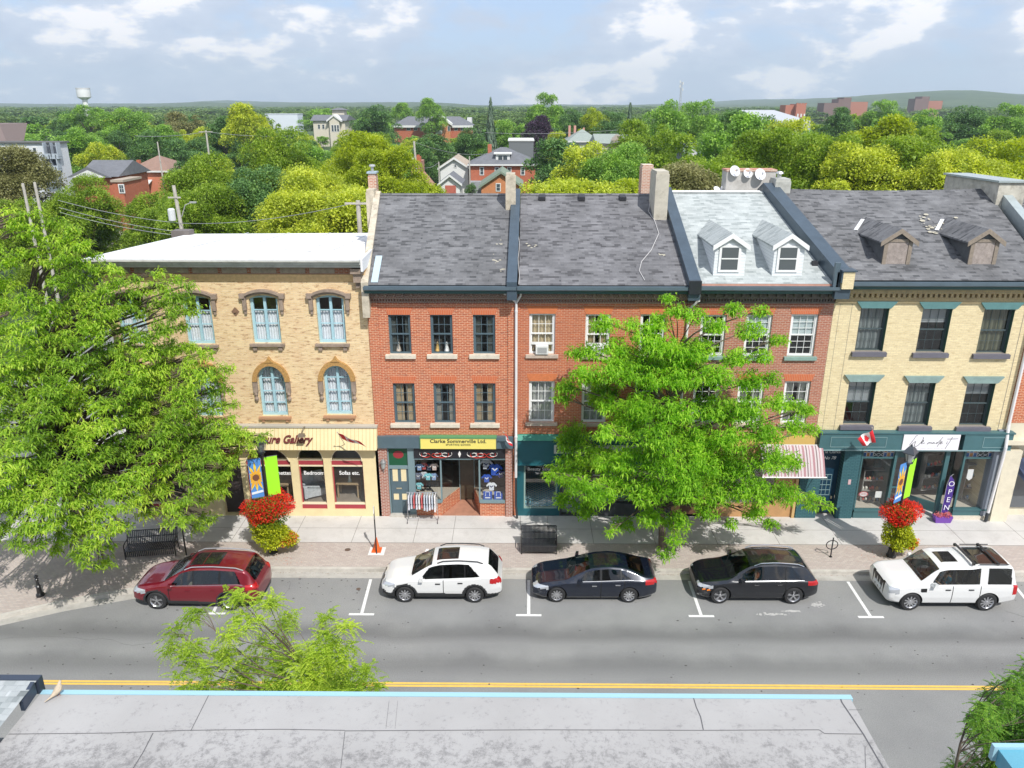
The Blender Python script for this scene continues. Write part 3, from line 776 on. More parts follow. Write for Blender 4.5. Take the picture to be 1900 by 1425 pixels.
for c,zb,zt,w in tops:
 h=zt-zb
 wd,xl,xr,y=casement(A,c,zb,zt,w,0.16,[zb+h*0.68,zb+h*0.4])
 curtain(wd,xl+0.1,xr-0.1,zb+0.1,zb+h*0.64,y+0.18,LACE,folds=8,amp=0.025)
 curtain(wd,xl+0.1,xr-0.1,zb+0.1,zb+h*0.33,y+0.14,LACE,folds=9,amp=0.02)
 b=MB();P=arc_pts(xl-0.12,xr+0.12,zt-0.12,zt+0.06)
 for(d0,w0,ya)in((0.02,0.10,-0.10),(0.12,0.10,-0.2)):
  Q0=[(p[0],p[1]+d0)for p in P];Q1=[(p[0],p[1]+d0+w0)for p in P]
  for i in range(len(P)-1):
   b.hexa([(Q0[i][0],YW+ya,Q0[i][1]),(Q0[i+1][0],YW+ya,Q0[i+1][1]),(Q0[i+1][0],YW-0.003,Q0[i+1][1]),(Q0[i][0],YW-0.003,Q0[i][1]),(Q1[i][0],YW+ya,Q1[i][1]),(Q1[i+1][0],YW+ya,Q1[i+1][1]),(Q1[i+1][0],YW-0.003,Q1[i+1][1]),(Q1[i][0],YW-0.003,Q1[i][1])])
 for sx in(-1,1):
  x=(xl if sx<0 else xr)+sx*0.12
  b.box(min(x,x+sx*0.22),max(x,x+sx*0.22),YW-0.2,YW-0.003,zt-0.1,zt+0.1)
  b.box(min(x-sx*0.02,x+sx*0.13),max(x-sx*0.02,x+sx*0.13),YW-0.14,YW-0.003,zt-0.62,zt-0.1)
  b.box(min(x-sx*0.0,x+sx*0.10),max(x,x+sx*0.10),YW-0.09,YW-0.003,zt-0.8,zt-0.62)
 b.build('hood',BROWNSTONE,wd)
 b=MB();b.box(xl-0.14,xr+0.14,YW-0.16,YW+0.12,zb-0.11,zb-0.004)
 for sx in(-1,1):b.box(c+sx*(w/2-0.06)-0.08,c+sx*(w/2-0.06)+0.08,YW-0.1,YW-0.003,zb-0.3,zb-0.11)
 b.build('sill',BROWNSTONE,wd)
for c,zb,zt,w in mids:
 h=zt-zb
 wd,xl,xr,y=casement(A,c,zb,zt,w,w/2,[zb+h*0.74,zb+h*0.48,zb+h*0.25])
 for k in range(3):
  curtain(wd,xl+0.1,xr-0.1,zb+0.1,zb+h*(0.30+0.3*k),y+0.14+0.05*k,LACE,folds=8,amp=0.03)
 b=MB();arch_band(b,xl-0.02,xr+0.02,zt-w/2-0.1,zt+0.03,0.2,YW-0.14,YW-0.003)
 b.prism([(c-0.2,zt+0.2),(c+0.2,zt+0.2),(c+0.08,zt+0.32),(c,zt+0.46),(c-0.08,zt+0.32)],YW-0.17,YW-0.004,'Y')
 b.build('hood',GOLDST,wd)
 b=MB()
 for sx in(-1,1):
  x=c+sx*(w/2+0.13)
  b.box(x-0.1,x+0.1,YW-0.11,YW-0.003,zt-w/2-0.62,zt-w/2-0.1)
  b.lathe([(0.07,0),(0.1,0.1),(0.05,0.2),(0.09,0.3),(0.05,0.42)],(x,YW-0.06,zt-w/2-1.0),8)
 b.build('jamb_carving',BROWNSTONE,wd)
 b=MB();b.box(xl-0.12,xr+0.12,YW-0.15,YW+0.12,zb-0.11,zb-0.004)
 for sx in(-1,1):b.box(c+sx*(w/2-0.06)-0.06,c+sx*(w/2-0.06)+0.06,YW-0.1,YW-0.003,zb-0.24,zb-0.11)
 b.build('sill',mat('brown_sill',(0.45,0.25,0.14),0.8),wd)
b=MB();c=F(437,578,YW)
b.prism([(c.x-0.17,c.z),(c.x,c.z-0.2),(c.x+0.17,c.z),(c.x,c.z+0.2)],YW-0.025,YW-0.002,'Y')
b.lathe([(0.05,0),(0.05,0.05),(0,0.06)],(c.x,YW-0.08,c.z),8,axis='Y')
b.build('tie_plate',mat('rust_iron',(0.22,0.13,0.08),0.8),A)
zr=12.22
b=MB()
prof=[(31.35,zr),(31.35,zr-0.06),(31.47,zr-0.1),(31.47,zr-0.19),(31.62,zr-0.22),(31.62,zr-0.33),(31.8,zr-0.37),(YW-0.003,zr-0.40),(YW-0.003,zr)]
b.prism([(p[0],p[1])for p in prof],AX0-0.35,AX1-0.05,'X')
b.build('cornice',mat('grey_metal_cornice',(0.50,0.50,0.46),0.55,var=0.15,vscale=2,dirt=0.6,dscale=3),A)
zf0,zf1=fz(509),fz(494)
b=MB();b.box(AX0,AX1-0.3,YW-0.06,YW-0.003,zf0,zr-0.4);b.build('frieze',brick('frieze_red_brick',(0.36,0.11,0.05),(0.28,0.09,0.045),(0.4,0.3,0.22),stain=0.5,stcol=(0.2,0.1,0.07),stscale=3),A)
b=MB();x=AX0+0.2
while x<AX1-1.3:
 b.box(x,x+1.05,YW-0.085,YW-0.062,zf0+0.05,zf0+0.27);x+=1.22
b.build('frieze_panel',mat('frieze_stone',(0.34,0.28,0.21),0.9,var=0.25,vscale=6,dirt=0.6),A)
b=MB();b.box(AX0,AX1-0.12,YW-0.10,YW-0.003,zf0-0.13,zf0-0.004);b.box(AX0,AX1-0.14,YW-0.05,YW-0.003,zf0-0.30,zf0-0.134)
b.build('string_course',mat('string_brick',(0.66,0.45,0.22),0.85,var=0.15,vscale=8,dirt=0.3),A)
b=MB();x=AX1-0.28
b.box(x-0.25,x+0.25,YW-0.4,YW-0.004,zr-0.62,zr-0.41);b.box(x-0.16,x+0.16,YW-0.3,YW-0.004,zr-1.0,zr-0.62);b.box(x-0.1,x+0.1,YW-0.16,YW-0.004,zr-1.25,zr-1.0)
b.build('corner_bracket',BROWNSTONE,A)
WROOF=mat('white_membrane',(0.77,0.77,0.78),0.6,var=0.05,vscale=0.6,dirt=0.25,dscale=2.5)
b=MB();roof_plane(b,[(AX0-0.33,31.37,zr+0.06),(AX1-0.06,31.37,zr+0.06),(AX1-0.06,44,11.40),(AX0-1.1,44,11.32)],0.055)
b.box(AX1-0.06,AX1+0.03,31.6,39.0,zr-0.5,zr+0.02)
b.build('roof',WROOF,A)
b=MB()
p=F(345,436,43.6);b.box(p.x-0.6,p.x+0.4,43.1,43.8,11.2,11.62)
b.build('roof_edge',mat('dark_edge',(0.16,0.14,0.13),0.8),A)
b=MB();q=random.Random(5)
for i in range(50):
 x,y=q.gauss(-8.8,1.0),q.uniform(33,39)
 if AX0<x<AX1-0.2:
  z=zr+0.063+(y-31.37)*(11.40-zr-0.06)/(44-31.37);disc(b,(x,y,z),q.uniform(0.02,0.07),6,q.uniform(1,4))
o=b.build('roof_stain',mat('roof_dirt',(0.35,0.33,0.3),0.9),A);o['kind']='stuff'
for x in(-15.2,-12.9,-10.6,-8.3):
 b=MB();b.hexa([(x,31.4,zr+.06),(x+.05,31.4,zr+.06),(x+.05,43.9,11.4),(x,43.9,11.4),(x,31.4,zr+.075),(x+.05,31.4,zr+.075),(x+.05,43.9,11.415),(x,43.9,11.415)]);b.build('roof_seam',mat('membrane_seam',(0.6,0.6,0.6),0.7),A)
ZH=fz(828)
FT=fz(789)
b=MB()
x0,x1=AX0,fx(703,830)
b.hexa([(x0,31.55,ZH+0.02),(x1,31.55,ZH+0.02),(x1,YW-0.003,ZH+0.02),(x0,YW-0.003,ZH+0.02),(x0,31.85,FT-0.05),(x1,31.85,FT-0.05),(x1,YW-0.003,FT),(x0,YW-0.003,FT)])
sg=b.build('sign_fascia',CREAMP,A)
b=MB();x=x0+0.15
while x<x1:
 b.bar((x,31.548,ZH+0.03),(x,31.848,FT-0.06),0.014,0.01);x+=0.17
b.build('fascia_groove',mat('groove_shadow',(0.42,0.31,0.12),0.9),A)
b=MB();b.box(x0,x1+0.03,31.80,YW-0.004,FT-0.045,FT+0.04);b.build('fascia_cap',mat('grey_cap',(0.45,0.42,0.36),0.7),A)
OP=[(fx(256,940)+0.3,fx(352,940)),(fx(462,900),fx(543,890)),(fx(557,890),fx(604,890)),(fx(618,890),fx(676,890))]
zb0=ZP
hol=[]
for(a,c)in OP:
 hol.append((a,c,0.50,ZH,min((c-a)/2*0.999,0.75)))
door=(fx(412,900),fx(452,900),0.16,ZH-0.1,0)
hol.append(door)
b=MB();wall_holes(b,AX0,fx(706,900),ZP,ZH+0.05,YW-0.1,hol,0.35)
b.box(AX0,AX1,YW+0.26,YW+0.3,ZH-0.02,ZH+0.55)
b.build('shop_front',CREAMP,A)
PC=mat('pale_cream',(0.78,0.68,0.48),0.6)
for(a,c)in OP:
 yy=YW+0.02;z0=fz(856);b=MB()
 b.box(a,c,yy,yy+0.1,z0-0.22,z0);b.box(a,c,yy-0.05,yy+0.1,0.50,0.72)
 b.box(a,a+0.05,yy+0.02,yy+0.1,0.721,z0-0.221);b.box(c-0.05,c,yy+0.02,yy+0.1,0.721,z0-0.221)
 b.build('glazing_frame',MAROON,A)
 b=MB();yy=YW+0.01
 b.box(a,c,yy,yy+0.1,z0+0.003,z0+0.08);b.box(a,c,yy,yy+0.1,z0-0.30,z0-0.223)
 MB().box(a,c,yy-0.05,yy+0.08,0.723,0.79).build('cream_sill',PC,A)
 b.build('cream_moulding',PC,A);b=MB();arch_band(b,a+0.04,c-0.04,ZH-min((c-a)/2,0.75),ZH-0.05,0.045,YW-0.13,YW-0.103)
 b.build('arch_moulding',PC,A)
MB().box(door[0],door[1],YW+0.1,YW+0.2,ZH-0.75,ZH-0.1).build('door_header',MAROON,A)
for(a,c)in OP:
 g=MB();g.face([(a,YW+0.08,0.7),(c,YW+0.08,0.7),(c,YW+0.08,ZH),(a,YW+0.08,ZH)]);g.build('shop_glass',SHOPGLASS,A)
room(A,AX0+0.3,AX1-0.3,YW+0.3,YW+4.5,0.55,ZH+0.3,mat('shop_grey_wall',(0.20,0.19,0.17),0.9,var=0.15),INF)
b=MB();dx=(door[1]-door[0])
b.box(door[0],door[1],YW+0.22,YW+0.26,0.16,ZH-0.7);b.build('entrance_door',mat('door_dark',(0.05,0.04,0.04),0.3),A)
GOLDTXT=mat('maroon_letter',(0.16,0.03,0.03),0.5)
c=F(517,816,31.62)
wall_text('Furniture Gallery',(c.x-0.1,31.64,c.z),0.50,GOLDTXT,A,tilt=math.atan2(0.3,FT-ZH),name='sign_lettering',shear=0.35,off=0.012,ext=0.02,sx=0.88)
LET=mat('white_letter',(0.8,0.8,0.8),0.6)
for t,px in(('Dinettes',522),('Bedroom',582),('Sofas etc.',648)):
 c=F(px,879,YW);wall_text(t,(c.x,YW+0.07,c.z),0.27,LET,A,name='window_lettering',off=0.006,ext=0.002,sx=0.92)
for px in(440,565):
 c=F(px,795,31.7)
 o=thing('sign_light','small metal gooseneck floodlight over the %s end of the furniture sign'%('leaf-covered left' if px==440 else 'lettering at the right'),'light',(c.x,31.85,c.z+0.05),group='floodlights over the furniture sign')
 b=MB();b.tube([(c.x,31.85,FT),(c.x,31.6,FT+0.1),(c.x-0.05,31.3,FT-0.1)],0.02,6);b.build('arm',mat('lamp_bronze',(0.18,0.14,0.1),0.5),o)
 b=MB();b.hexa([(c.x-0.2,31.15,FT-0.22),(c.x+0.12,31.15,FT-0.22),(c.x+0.12,31.4,FT-0.25),(c.x-0.2,31.4,FT-0.25),(c.x-0.15,31.2,FT-0.08),(c.x+0.08,31.2,FT-0.08),(c.x+0.08,31.36,FT-0.1),(c.x-0.15,31.36,FT-0.1)]);b.build('lamp_head',mat('lamp_bronze'),o)
s=thing('armchair','pale grey tufted armchair in the shop window under the word Bedroom','armchair',(fx(584,915,33.2),33.3,0.56),0.5)
SOF=mat('grey_fabric',(0.50,0.52,0.54),0.9,var=0.2,vscale=9)
MB().box(-0.45,0.45,-0.4,0.35,0.12,0.48).build('seat',SOF,s,world=False)
b=MB();b.hexa([(-0.5,0.3,0.12),(0.5,0.3,0.12),(0.5,0.48,0.12),(-0.5,0.48,0.12),(-0.5,0.42,1.05),(0.5,0.42,1.05),(0.5,0.6,1.0),(-0.5,0.6,1.0)]);b.build('backrest',SOF,s,world=False)
for k in(-1,1):MB().box(min(k*0.45,k*0.6),max(k*0.45,k*0.6),-0.42,0.45,0.1,0.68).build('armrest',SOF,s,world=False)
for i in range(4):MB().box(-0.5+0.95*(i%2),-0.45+0.95*(i%2),-0.38+0.75*(i//2),-0.33+0.75*(i//2),0,0.12).build('leg',mat('dark_wood',(0.08,0.05,0.03),0.5),s,world=False)
WOODT=mat('table_wood',(0.36,0.26,0.15),0.6,var=0.15)
def table(name,lab,x,y,z,w,d,h):
 t=thing(name,lab,'table',(x,y,z));MB().box(-w/2,w/2,-d/2,d/2,h-0.05,h).build('tabletop',WOODT,t,world=False)
 for i in range(4):
  a=(-1,1)[i%2]*(w/2-0.08);c=(-1,1)[i//2]*(d/2-0.08)
  MB().box(a-0.035,a+0.035,c-0.035,c+0.035,0,h-0.05).build('leg',WOODT,t,world=False)
 return t
table('dining_table','wooden dining table behind the Sofas etc. window',fx(650,905,33.5),33.3,0.56,1.1,0.7,0.75)
v=thing('glass_vase','pale glass vase standing on the wooden table behind the Sofas etc. window','vase',(fx(652,900,33.5),33.25,1.31))
MB().lathe([(0.05,0),(0.09,0.08),(0.04,0.2),(0.05,0.3),(0.09,0.34)],n=10).build('vase_body',mat('pale_glass',(0.6,0.7,0.68),0.2),v,world=False)
b=MB();b.lathe([(0.11,0),(0.11,0.006)],(0,0,0.0),10);b.build('foot',mat('pale_glass'),v,world=False)
table('side_table','low pale table in the window behind the word Dinettes',fx(522,900,33.2),33.2,0.56,0.9,0.6,0.7)
table('entrance_table','pale marble-topped table inside the dark shop entrance left of the sunflower banner',fx(433,925,33.4),33.2,0.56,0.7,0.5,0.55)
# roofs of the red row (B, C, D) and of E, F
EY=31.62
def eave_z(px):return fz(527,31.7)
ZE,ZR,YR=11.17,14.1,38.6
YBK=45.2
def gable_roof(parent,xe0,xe1,xr0,xr1,m,ze=ZE,zr_=ZR,yr=YR,sag=0.0):
 b=MB()
 N=8
 for i in range(N):
  u0,u1=i/N,(i+1)/N
  def E_(u):return(xe0+(xe1-xe0)*u,EY,ze)
  def R_(u):return(xr0+(xr1-xr0)*u,yr,zr_-sag*math.sin(math.pi*u))
  def K_(u):return(xr0+(xr1-xr0)*u,YBK,11.2)
  b.face([E_(u0),E_(u1),R_(u1),R_(u0)]);b.face([R_(u0),R_(u1),K_(u1),K_(u0)])
 o=b.build('roof',m,parent)
 c=MB();c.prism([(yr-0.18,zr_-0.045),(yr,zr_+0.035),(yr+0.18,zr_-0.045),(yr,zr_-0.02)],xr0,xr1,'X')
 if sag==0:c.build('ridge_cap',m,parent)
 d=MB();d.hexa([(xe0,EY+0.2,ze-0.2),(xe1,EY+0.2,ze-0.2),(xe1,YBK-0.1,11.0),(xe0,YBK-0.1,11.0),(xe0,EY+0.2,ze-0.12),(xe1,EY+0.2,ze-0.12),(xe1,YBK-0.1,11.08),(xe0,YBK-0.1,11.08)])
 d.build('attic_floor',DARKIN,parent)
 return o
def gutter(parent,x0,x1,m=GUTR,z=None):
 z=z if z is not None else ZE
 b=MB()
 b.prism([(31.38,z-0.03),(31.38,z-0.16),(31.42,z-0.2),(31.60,z-0.2),(31.62,z-0.03),(31.58,z-0.03),(31.56,z-0.15),(31.43,z-0.15),(31.42,z-0.03)],x0,x1,'X')
 b.build('gutter',m,parent)
 b=MB();b.box(x0,x1,31.602,31.66,z-0.36,z-0.21);b.box(x0,x1,31.66,YW-0.004,z-0.36,z-0.30)
 b.build('eave_board',GTRIM,parent)
def parapet(parent,xe,xr,w,h,m,name='parapet',y0=31.45,ytop=YR,ye=None,ze=ZE,zr_=ZR,hr=None,front=0.45):
 """sloping party-wall cap that follows the roof from eave to ridge and down behind"""
 hr=hr if hr is not None else h
 b=MB()
 def Pt(x,y,z):return[(x-w/2,y,z),(x+w/2,y,z)]
 S=[(xe,y0,ze-0.1,h),(xr,ytop,zr_,hr),(xr,YBK,11.3,hr)]
 for(a,c)in zip(S,S[1:]):
  b.hexa([(a[0]-w/2,a[1],a[2]-0.5),(a[0]+w/2,a[1],a[2]-0.5),(c[0]+w/2,c[1],c[2]-0.5),(c[0]-w/2,c[1],c[2]-0.5),(a[0]-w/2,a[1],a[2]+a[3]),(a[0]+w/2,a[1],a[2]+a[3]),(c[0]+w/2,c[1],c[2]+c[3]),(c[0]-w/2,c[1],c[2]+c[3])])
 return b.build(name,m,parent)
def dentil_cornice(parent,x0,x1,m,zt,big=True):
 b=MB()
 b.box(x0,x1,YW-0.16,YW-0.003,zt-0.30,zt)
 x=x0+0.05
 while x<x1-0.12:
  b.box(x,x+0.11,YW-0.30,YW-0.162,zt-0.19,zt);x+=0.36
 x=x0+0.02
 while x<x1-0.06:
  b.box(x,x+0.06,YW-0.12,YW-0.003,zt-0.42,zt-0.303);x+=0.12
 b.box(x0,x1,YW-0.07,YW-0.003,zt-0.50,zt-0.423)
 b.build('cornice',m,parent)
def flash(b,P,off=0.01):
 b.face([(p[0],p[1],p[2]+off)for p in P])
def roof_pt(x,t,off=0.02,ze=ZE,zr_=ZR):
 return(x,EY+(YR-EY)*t,ze+(zr_-ze)*t+off)
BX0,BX1=AX1+0.02,-0.2
Bd=thing('sporting_goods_building','three-storey red brick building with slate-blue windows and a yellow sporting goods sign','building',(-3.3,YW,0))
T=[WPX(742,584,657,41),WPX(819.5,584,657,41),WPX(898.5,584,657,41)]
Mi=[WPX(750.5,711,785,40),WPX(825,711,785,40),WPX(899.5,711,785,40)]
hs=[(c-w/2,c+w/2,zb,zt,0)for c,zb,zt,w in T+Mi]
FB=fz(808)
b=MB();wall_holes(b,BX0,BX1,FB-0.3,ZE-0.3,YW,hs,0.2);b.build('wall',RB,Bd)
MB().box(BX0,BX0+0.42,YW-0.05,YW-0.003,FB,10.35).build('pilaster',RB,Bd);MB().box(BX1-0.26,BX1,YW-0.05,YW-0.003,FB,10.35).build('pilaster',RB,Bd)
b=MB();b.box(BX0+0.425,BX1-0.265,YW-0.045,YW-0.004,10.18,10.28);b.build('brick_band',RB,Bd)
shell(Bd,BX0,BX1,ZE-0.3,YBK,RB)
dentil_cornice(Bd,BX0,BX1,DENT,ZE-0.37)
for c,zb,zt,w in T+Mi:
 b=MB();flat_arch(b,c,zt,w,YW);b.build('window_arch',GAUGED,Bd)
GNET=mat('greenish_net',(0.16,0.17,0.15),0.9)
CURT=[GNET,None,GNET,BEIGEC,mat('pale_net',(0.5,0.47,0.4),0.9),BEIGEC]
for i,(c,zb,zt,w)in enumerate(T+Mi):
 sash_window(Bd,c,zb,zt,w,YW,SLATE,cols=3,rows=(2,2),sill=(0.18,0.18,0.12),sillm=STONE,curt=CURT[i],gap=(0.05,0.18,0.1)[i%3]if i>2 else(0.2,0,0.12)[i])
gable_roof(Bd,BX0-0.02+0.2,BX1-0.05,-6.9,BX1-0.03,SH_DARK)
gutter(Bd,BX0+0.0,BX1+0.1)
b=MB();b.bar(roof_pt(BX0+0.42,0.02),roof_pt(BX0+0.35,0.28),0.28,0.03);b.build('flashing',mat('pale_blue_flashing',(0.50,0.62,0.68),0.5,metal=0.2),Bd)
b=MB()
def slopewall(b,xa,xb_,w,t0,t1,h0,h1,drop=0.6,ze=ZE,zr_=ZR):
 y0,z0=EY+(YR-EY)*t0,ze+(zr_-ze)*t0;y1,z1=EY+(YR-EY)*t1,ze+(zr_-ze)*t1
 b.hexa([(xa-w/2,y0,z0-drop),(xa+w/2,y0,z0-drop),(xb_+w/2,y1,z1-drop),(xb_-w/2,y1,z1-drop),(xa-w/2,y0,z0+h0),(xa+w/2,y0,z0+h0),(xb_+w/2,y1,z1+h1),(xb_-w/2,y1,z1+h1)])
slopewall(b,BX0+0.03,-6.86,0.30,0.0,1.0,0.10,0.14,1.4)
b.hexa([(-7.0,YR,11),(-6.7,YR,11),(-6.7,YBK,11),(-7.0,YBK,11),(-7.0,YR,ZR+0.14),(-6.7,YR,ZR+0.14),(-6.7,YBK,11.4),(-7.0,YBK,11.4)])
b.build('party_wall',RUBBLE,Bd)
def stack(parent,px0,px1,pyt,Y,d,zbase,m,name='chimney',cap=None,capm=None,pot=None):
 a=F(px0,pyt,Y);c=F(px1,pyt,Y)
 b=MB();b.box(a.x,c.x,Y,Y+d,zbase,a.z-0.12)
 b.box(a.x+0.03,c.x-0.03,Y+0.03,Y+d-0.03,a.z-0.12,a.z)
 o=b.build(name,m,parent)
 if cap:
  k=MB();k.box(a.x-cap,c.x+cap,Y-cap,Y+d+cap,a.z-0.002,a.z+0.08);k.build('chimney_cap',capm or CONC,o)
 return o,(a.x,c.x,a.z)
o,q_=stack(Bd,678,694,352,38.0,0.9,12.5,RUBBLE,'chimney')
o,q_=stack(Bd,682,697,322,38.9,0.55,12.5,REDOLD,'chimney',0.04,mat('tin_cap',(0.45,0.55,0.62),0.4,metal=0.4))
b=MB();zc=q_[2];xm=(q_[0]+q_[1])/2;b.lathe([(0.07,0.08),(0.07,0.3),(0.16,0.32),(0.14,0.4),(0,0.42)],(xm,39.15,zc),10);b.build('flue_pot',mat('tin',(0.55,0.55,0.53),0.4,metal=0.6),o)
FBb=fz(829)
MB().box(fx(700,818),fx(781,818),YW-0.22,YW-0.004,FBb,FB).build('fascia',SLATE,Bd);MB().box(fx(921,818),BX1,YW-0.22,YW-0.004,FBb,FB).build('fascia',SLATE,Bd)
b=MB();sx0,sx1=fx(781.5,818),fx(920.5,818)
b.box(sx0,sx1,YW-0.26,YW-0.004,FBb+0.0,FB-0.04);sgn=b.build('shop_sign',mat('sign_yellow',(0.80,0.68,0.17),0.5),Bd)
b=MB();b.box(sx0-0.03,sx1+0.03,YW-0.29,YW-0.005,FB-0.038,FB+0.03);b.box(sx0-0.03,sx0-0.002,YW-0.28,YW-0.006,FBb,FB-0.04);b.build('sign_frame',mat('sign_green',(0.10,0.28,0.12),0.6),sgn)
c=F(850,819,YW-0.26);INK=mat('sign_ink',(0.03,0.03,0.03),0.6)
wall_text('Clarke Sommerville Ltd.',(c.x,YW-0.265,c.z-0.0),0.25,INK,sgn,name='sign_lettering',off=0.004,ext=0.003,sx=1.03)
wall_text('SPORTING GOODS',(c.x,YW-0.265,c.z-0.17),0.115,INK,sgn,name='sign_lettering',off=0.002,ext=0.003,sp=1.15)
ZT2=fz(850)
pl0,pl1=fx(701,900),fx(722,900);pr0,pr1=fx(938,900),fx(951,900)
MB().box(pl0,pl1,YW-0.1,YW+0.2,ZP,FBb).build('brick_pier',PIER,Bd);MB().box(pr0,pr1,YW-0.1,YW+0.2,ZP,FBb).build('brick_pier',PIER,Bd)
d0,d1=fx(725,900),fx(759,900);w0,w1=fx(768,900),fx(937,900)
b=MB();b.box(pl1,pl1+0.06,YW-0.02,YW+0.1,ZP,FBb);b.box(d1,w0+0.08,YW-0.05,YW+0.12,ZP,FBb);b.box(pl1+0.06,d1,YW-0.02,YW+0.1,ZT2-0.55,ZT2-0.40)
b.box(w0+0.08,w1,YW-0.05,YW+0.05,ZT2-0.07,ZT2+0.03)
e1,e2=fx(819,900),fx(890,900)
b.box(e1-0.035,e1+0.035,YW-0.04,YW+0.05,0.85,ZT2-0.07);b.box(e2-0.035,e2+0.035,YW-0.04,YW+0.05,0.85,ZT2-0.07)
b.box(w0+0.08,e1,YW-0.1,YW+0.06,0.85,0.96);b.box(e2,w1,YW-0.1,YW+0.06,0.85,0.96)
b.box(e1-0.02,e1+0.02,YW-0.04,YW+0.04,ZT2+0.03,FBb);b.box(e2-0.02,e2+0.02,YW-0.04,YW+0.04,ZT2+0.03,FBb)
b.build('shop_frame',mat('slate_light_paint',(0.18,0.26,0.28),0.5),Bd)
b=MB();b.box(w0+0.08,w1,YW-0.105,YW-0.08,ZT2+0.03,FBb);tr=b.build('transom',mat('transom_black',(0.02,0.02,0.025),0.3),Bd)
WH=mat('scroll_white',(0.78,0.76,0.74),0.6);RD=mat('scroll_red',(0.62,0.05,0.03),0.6)
def scroll(b,cx,cz,s,flip=1,m=0,w=0.045,k=1.0):
 pts=[]
 for i in range(15):
  t=i/14;a=t*2.6*math.pi/1.3
  r=s*(1-0.78*t)
  pts.append((cx+flip*(r*math.cos(a+2.6)*1.5*k),cz+r*math.sin(a+2.6)*0.8))
 for i in range(14):
  p,q2=pts[i],pts[i+1]
  ww=w*(1-0.6*i/14)
  b.bar((p[0],YW-0.11-m*0.003-i*0.0003,p[1]),(q2[0],YW-0.11-m*0.003-i*0.0003,q2[1]),0.006,ww,m,up=(0,1,0))
zc=(ZT2+0.03+FBb)/2-0.05;hh=(FBb-ZT2)/2-0.03
xc=(e1+e2)/2
for f_ in(-1,1):
 b=MB();scroll(b,xc+f_*0.62,zc,hh*0.80,f_,0,0.17);scroll(b,xc+f_*0.86,zc-0.04,hh*0.9,f_,1,0.15,1.2);b.build('scroll_painting',[WH,RD],tr)
for(xx,f_)in((w0+0.55,1),(w0+1.15,-1),(w1-0.55,-1),(w1-1.1,1)):
 b=MB();scroll(b,xx,zc,hh*0.75,f_,0,0.12,0.8);scroll(b,xx+f_*0.12,zc-0.04,hh*0.8,f_,1,0.12,0.9);b.build('scroll_painting',[WH,RD],tr)
b=MB();b.prism([(xc-0.07,zc),(xc,zc-0.17),(xc+0.07,zc),(xc,zc+0.17)],YW-0.125,YW-0.118,'Y');b.build('painted_diamond',WH,tr)
b=MB();b.box(pl1+0.06,d1,YW+0.05,YW+0.08,ZT2-0.40,FBb);st=b.build('door_transom',mat('stained_green',(0.012,0.09,0.04),0.15),Bd)
b=MB();xm=(pl1+0.06+d1)/2;zm=(ZT2-0.4+FBb)/2+0.05
b.prism([(xm+0.24*math.cos(t*math.pi/8),zm+0.19*math.sin(t*math.pi/8))for t in range(16)],YW+0.042,YW+0.048,'Y');b.build('stained_medallion',mat('stained_red',(0.3,0.03,0.04),0.2),st)
b=MB();b.box(d0+0.0,d1,YW+0.04,YW+0.09,ZP+0.1,ZT2-0.56);dr=b.build('door',SLATE,Bd)
b=MB()
for k in(0.27,0.73):
 x=d0+(d1-d0)*k
 b.prism([(x-0.12,1.9),(x+0.12,1.9),(x+0.12,2.55),(x+0.08,2.66),(x,2.7),(x-0.08,2.66),(x-0.12,2.55)],YW+0.028,YW+0.038,'Y')
 b.box(x-0.12,x+0.12,YW+0.028,YW+0.038,0.95,1.25)
b.build('door_panel',mat('door_cream',(0.75,0.64,0.40),0.5),dr)
MB().box(d0+0.25,d1-0.35,YW+0.025,YW+0.038,1.5,1.56).build('letter_slot',mat('brass',(0.6,0.55,0.4),0.3,metal=0.7),dr)
b=MB();b.box(pl1,w0+0.1,YW-0.2,YW+0.05,ZP-0.05,ZP+0.1);b.build('door_step',CONC,Bd)
IY=YW+1.5
i1,i2=e1+0.75,e2-0.35
b=MB();b.box(w0+0.08,e1,YW-0.03,YW+0.06,ZP,0.85);b.box(e2,w1,YW-0.03,YW+0.06,ZP,0.85)
b.hexa([(e1-0.06,YW+0.061,ZP),(e1,YW+0.061,ZP),(i1,IY,ZP),(i1-0.06,IY,ZP),(e1-0.06,YW+0.061,0.85),(e1,YW+0.061,0.85),(i1,IY,0.85),(i1-0.06,IY,0.85)])
b.hexa([(e2,YW+0.061,ZP),(e2+0.06,YW+0.061,ZP),(i2+0.06,IY,ZP),(i2,IY,ZP),(e2,YW+0.061,0.85),(e2+0.06,YW+0.061,0.85),(i2+0.06,IY,0.85),(i2,IY,0.85)])
b.build('stall_riser',RB,Bd)
b=MB();b.box(e1+0.0,e2,YW-0.02,IY+0.2,ZP-0.05,ZP+0.012);b.build('entry_floor',mat('entry_tile',(0.40,0.20,0.13),0.7,var=0.15,vscale=4),Bd)
for P_ in([(w0+0.08,YW,0.96),(e1,YW,0.96),(e1,YW,ZT2-0.07),(w0+0.08,YW,ZT2-0.07)],[(e2,YW,0.96),(w1,YW,0.96),(w1,YW,ZT2-0.07),(e2,YW,ZT2-0.07)],[(e1,YW+0.03,0.86),(i1,IY,0.86),(i1,IY,ZT2),(e1,YW+0.03,ZT2)],[(e2,YW+0.03,0.86),(i2,IY,0.86),(i2,IY,ZT2),(e2,YW+0.03,ZT2)]):
 g=MB();g.face(P_);g.build('display_glass',SHOPGLASS,Bd)
b=MB();b.box(i1,i2,IY,IY+0.05,ZP+0.05,ZT2+0.02);b.build('entrance_door',mat('entry_door_brown',(0.07,0.055,0.035),0.4,var=0.3,vscale=2),Bd)
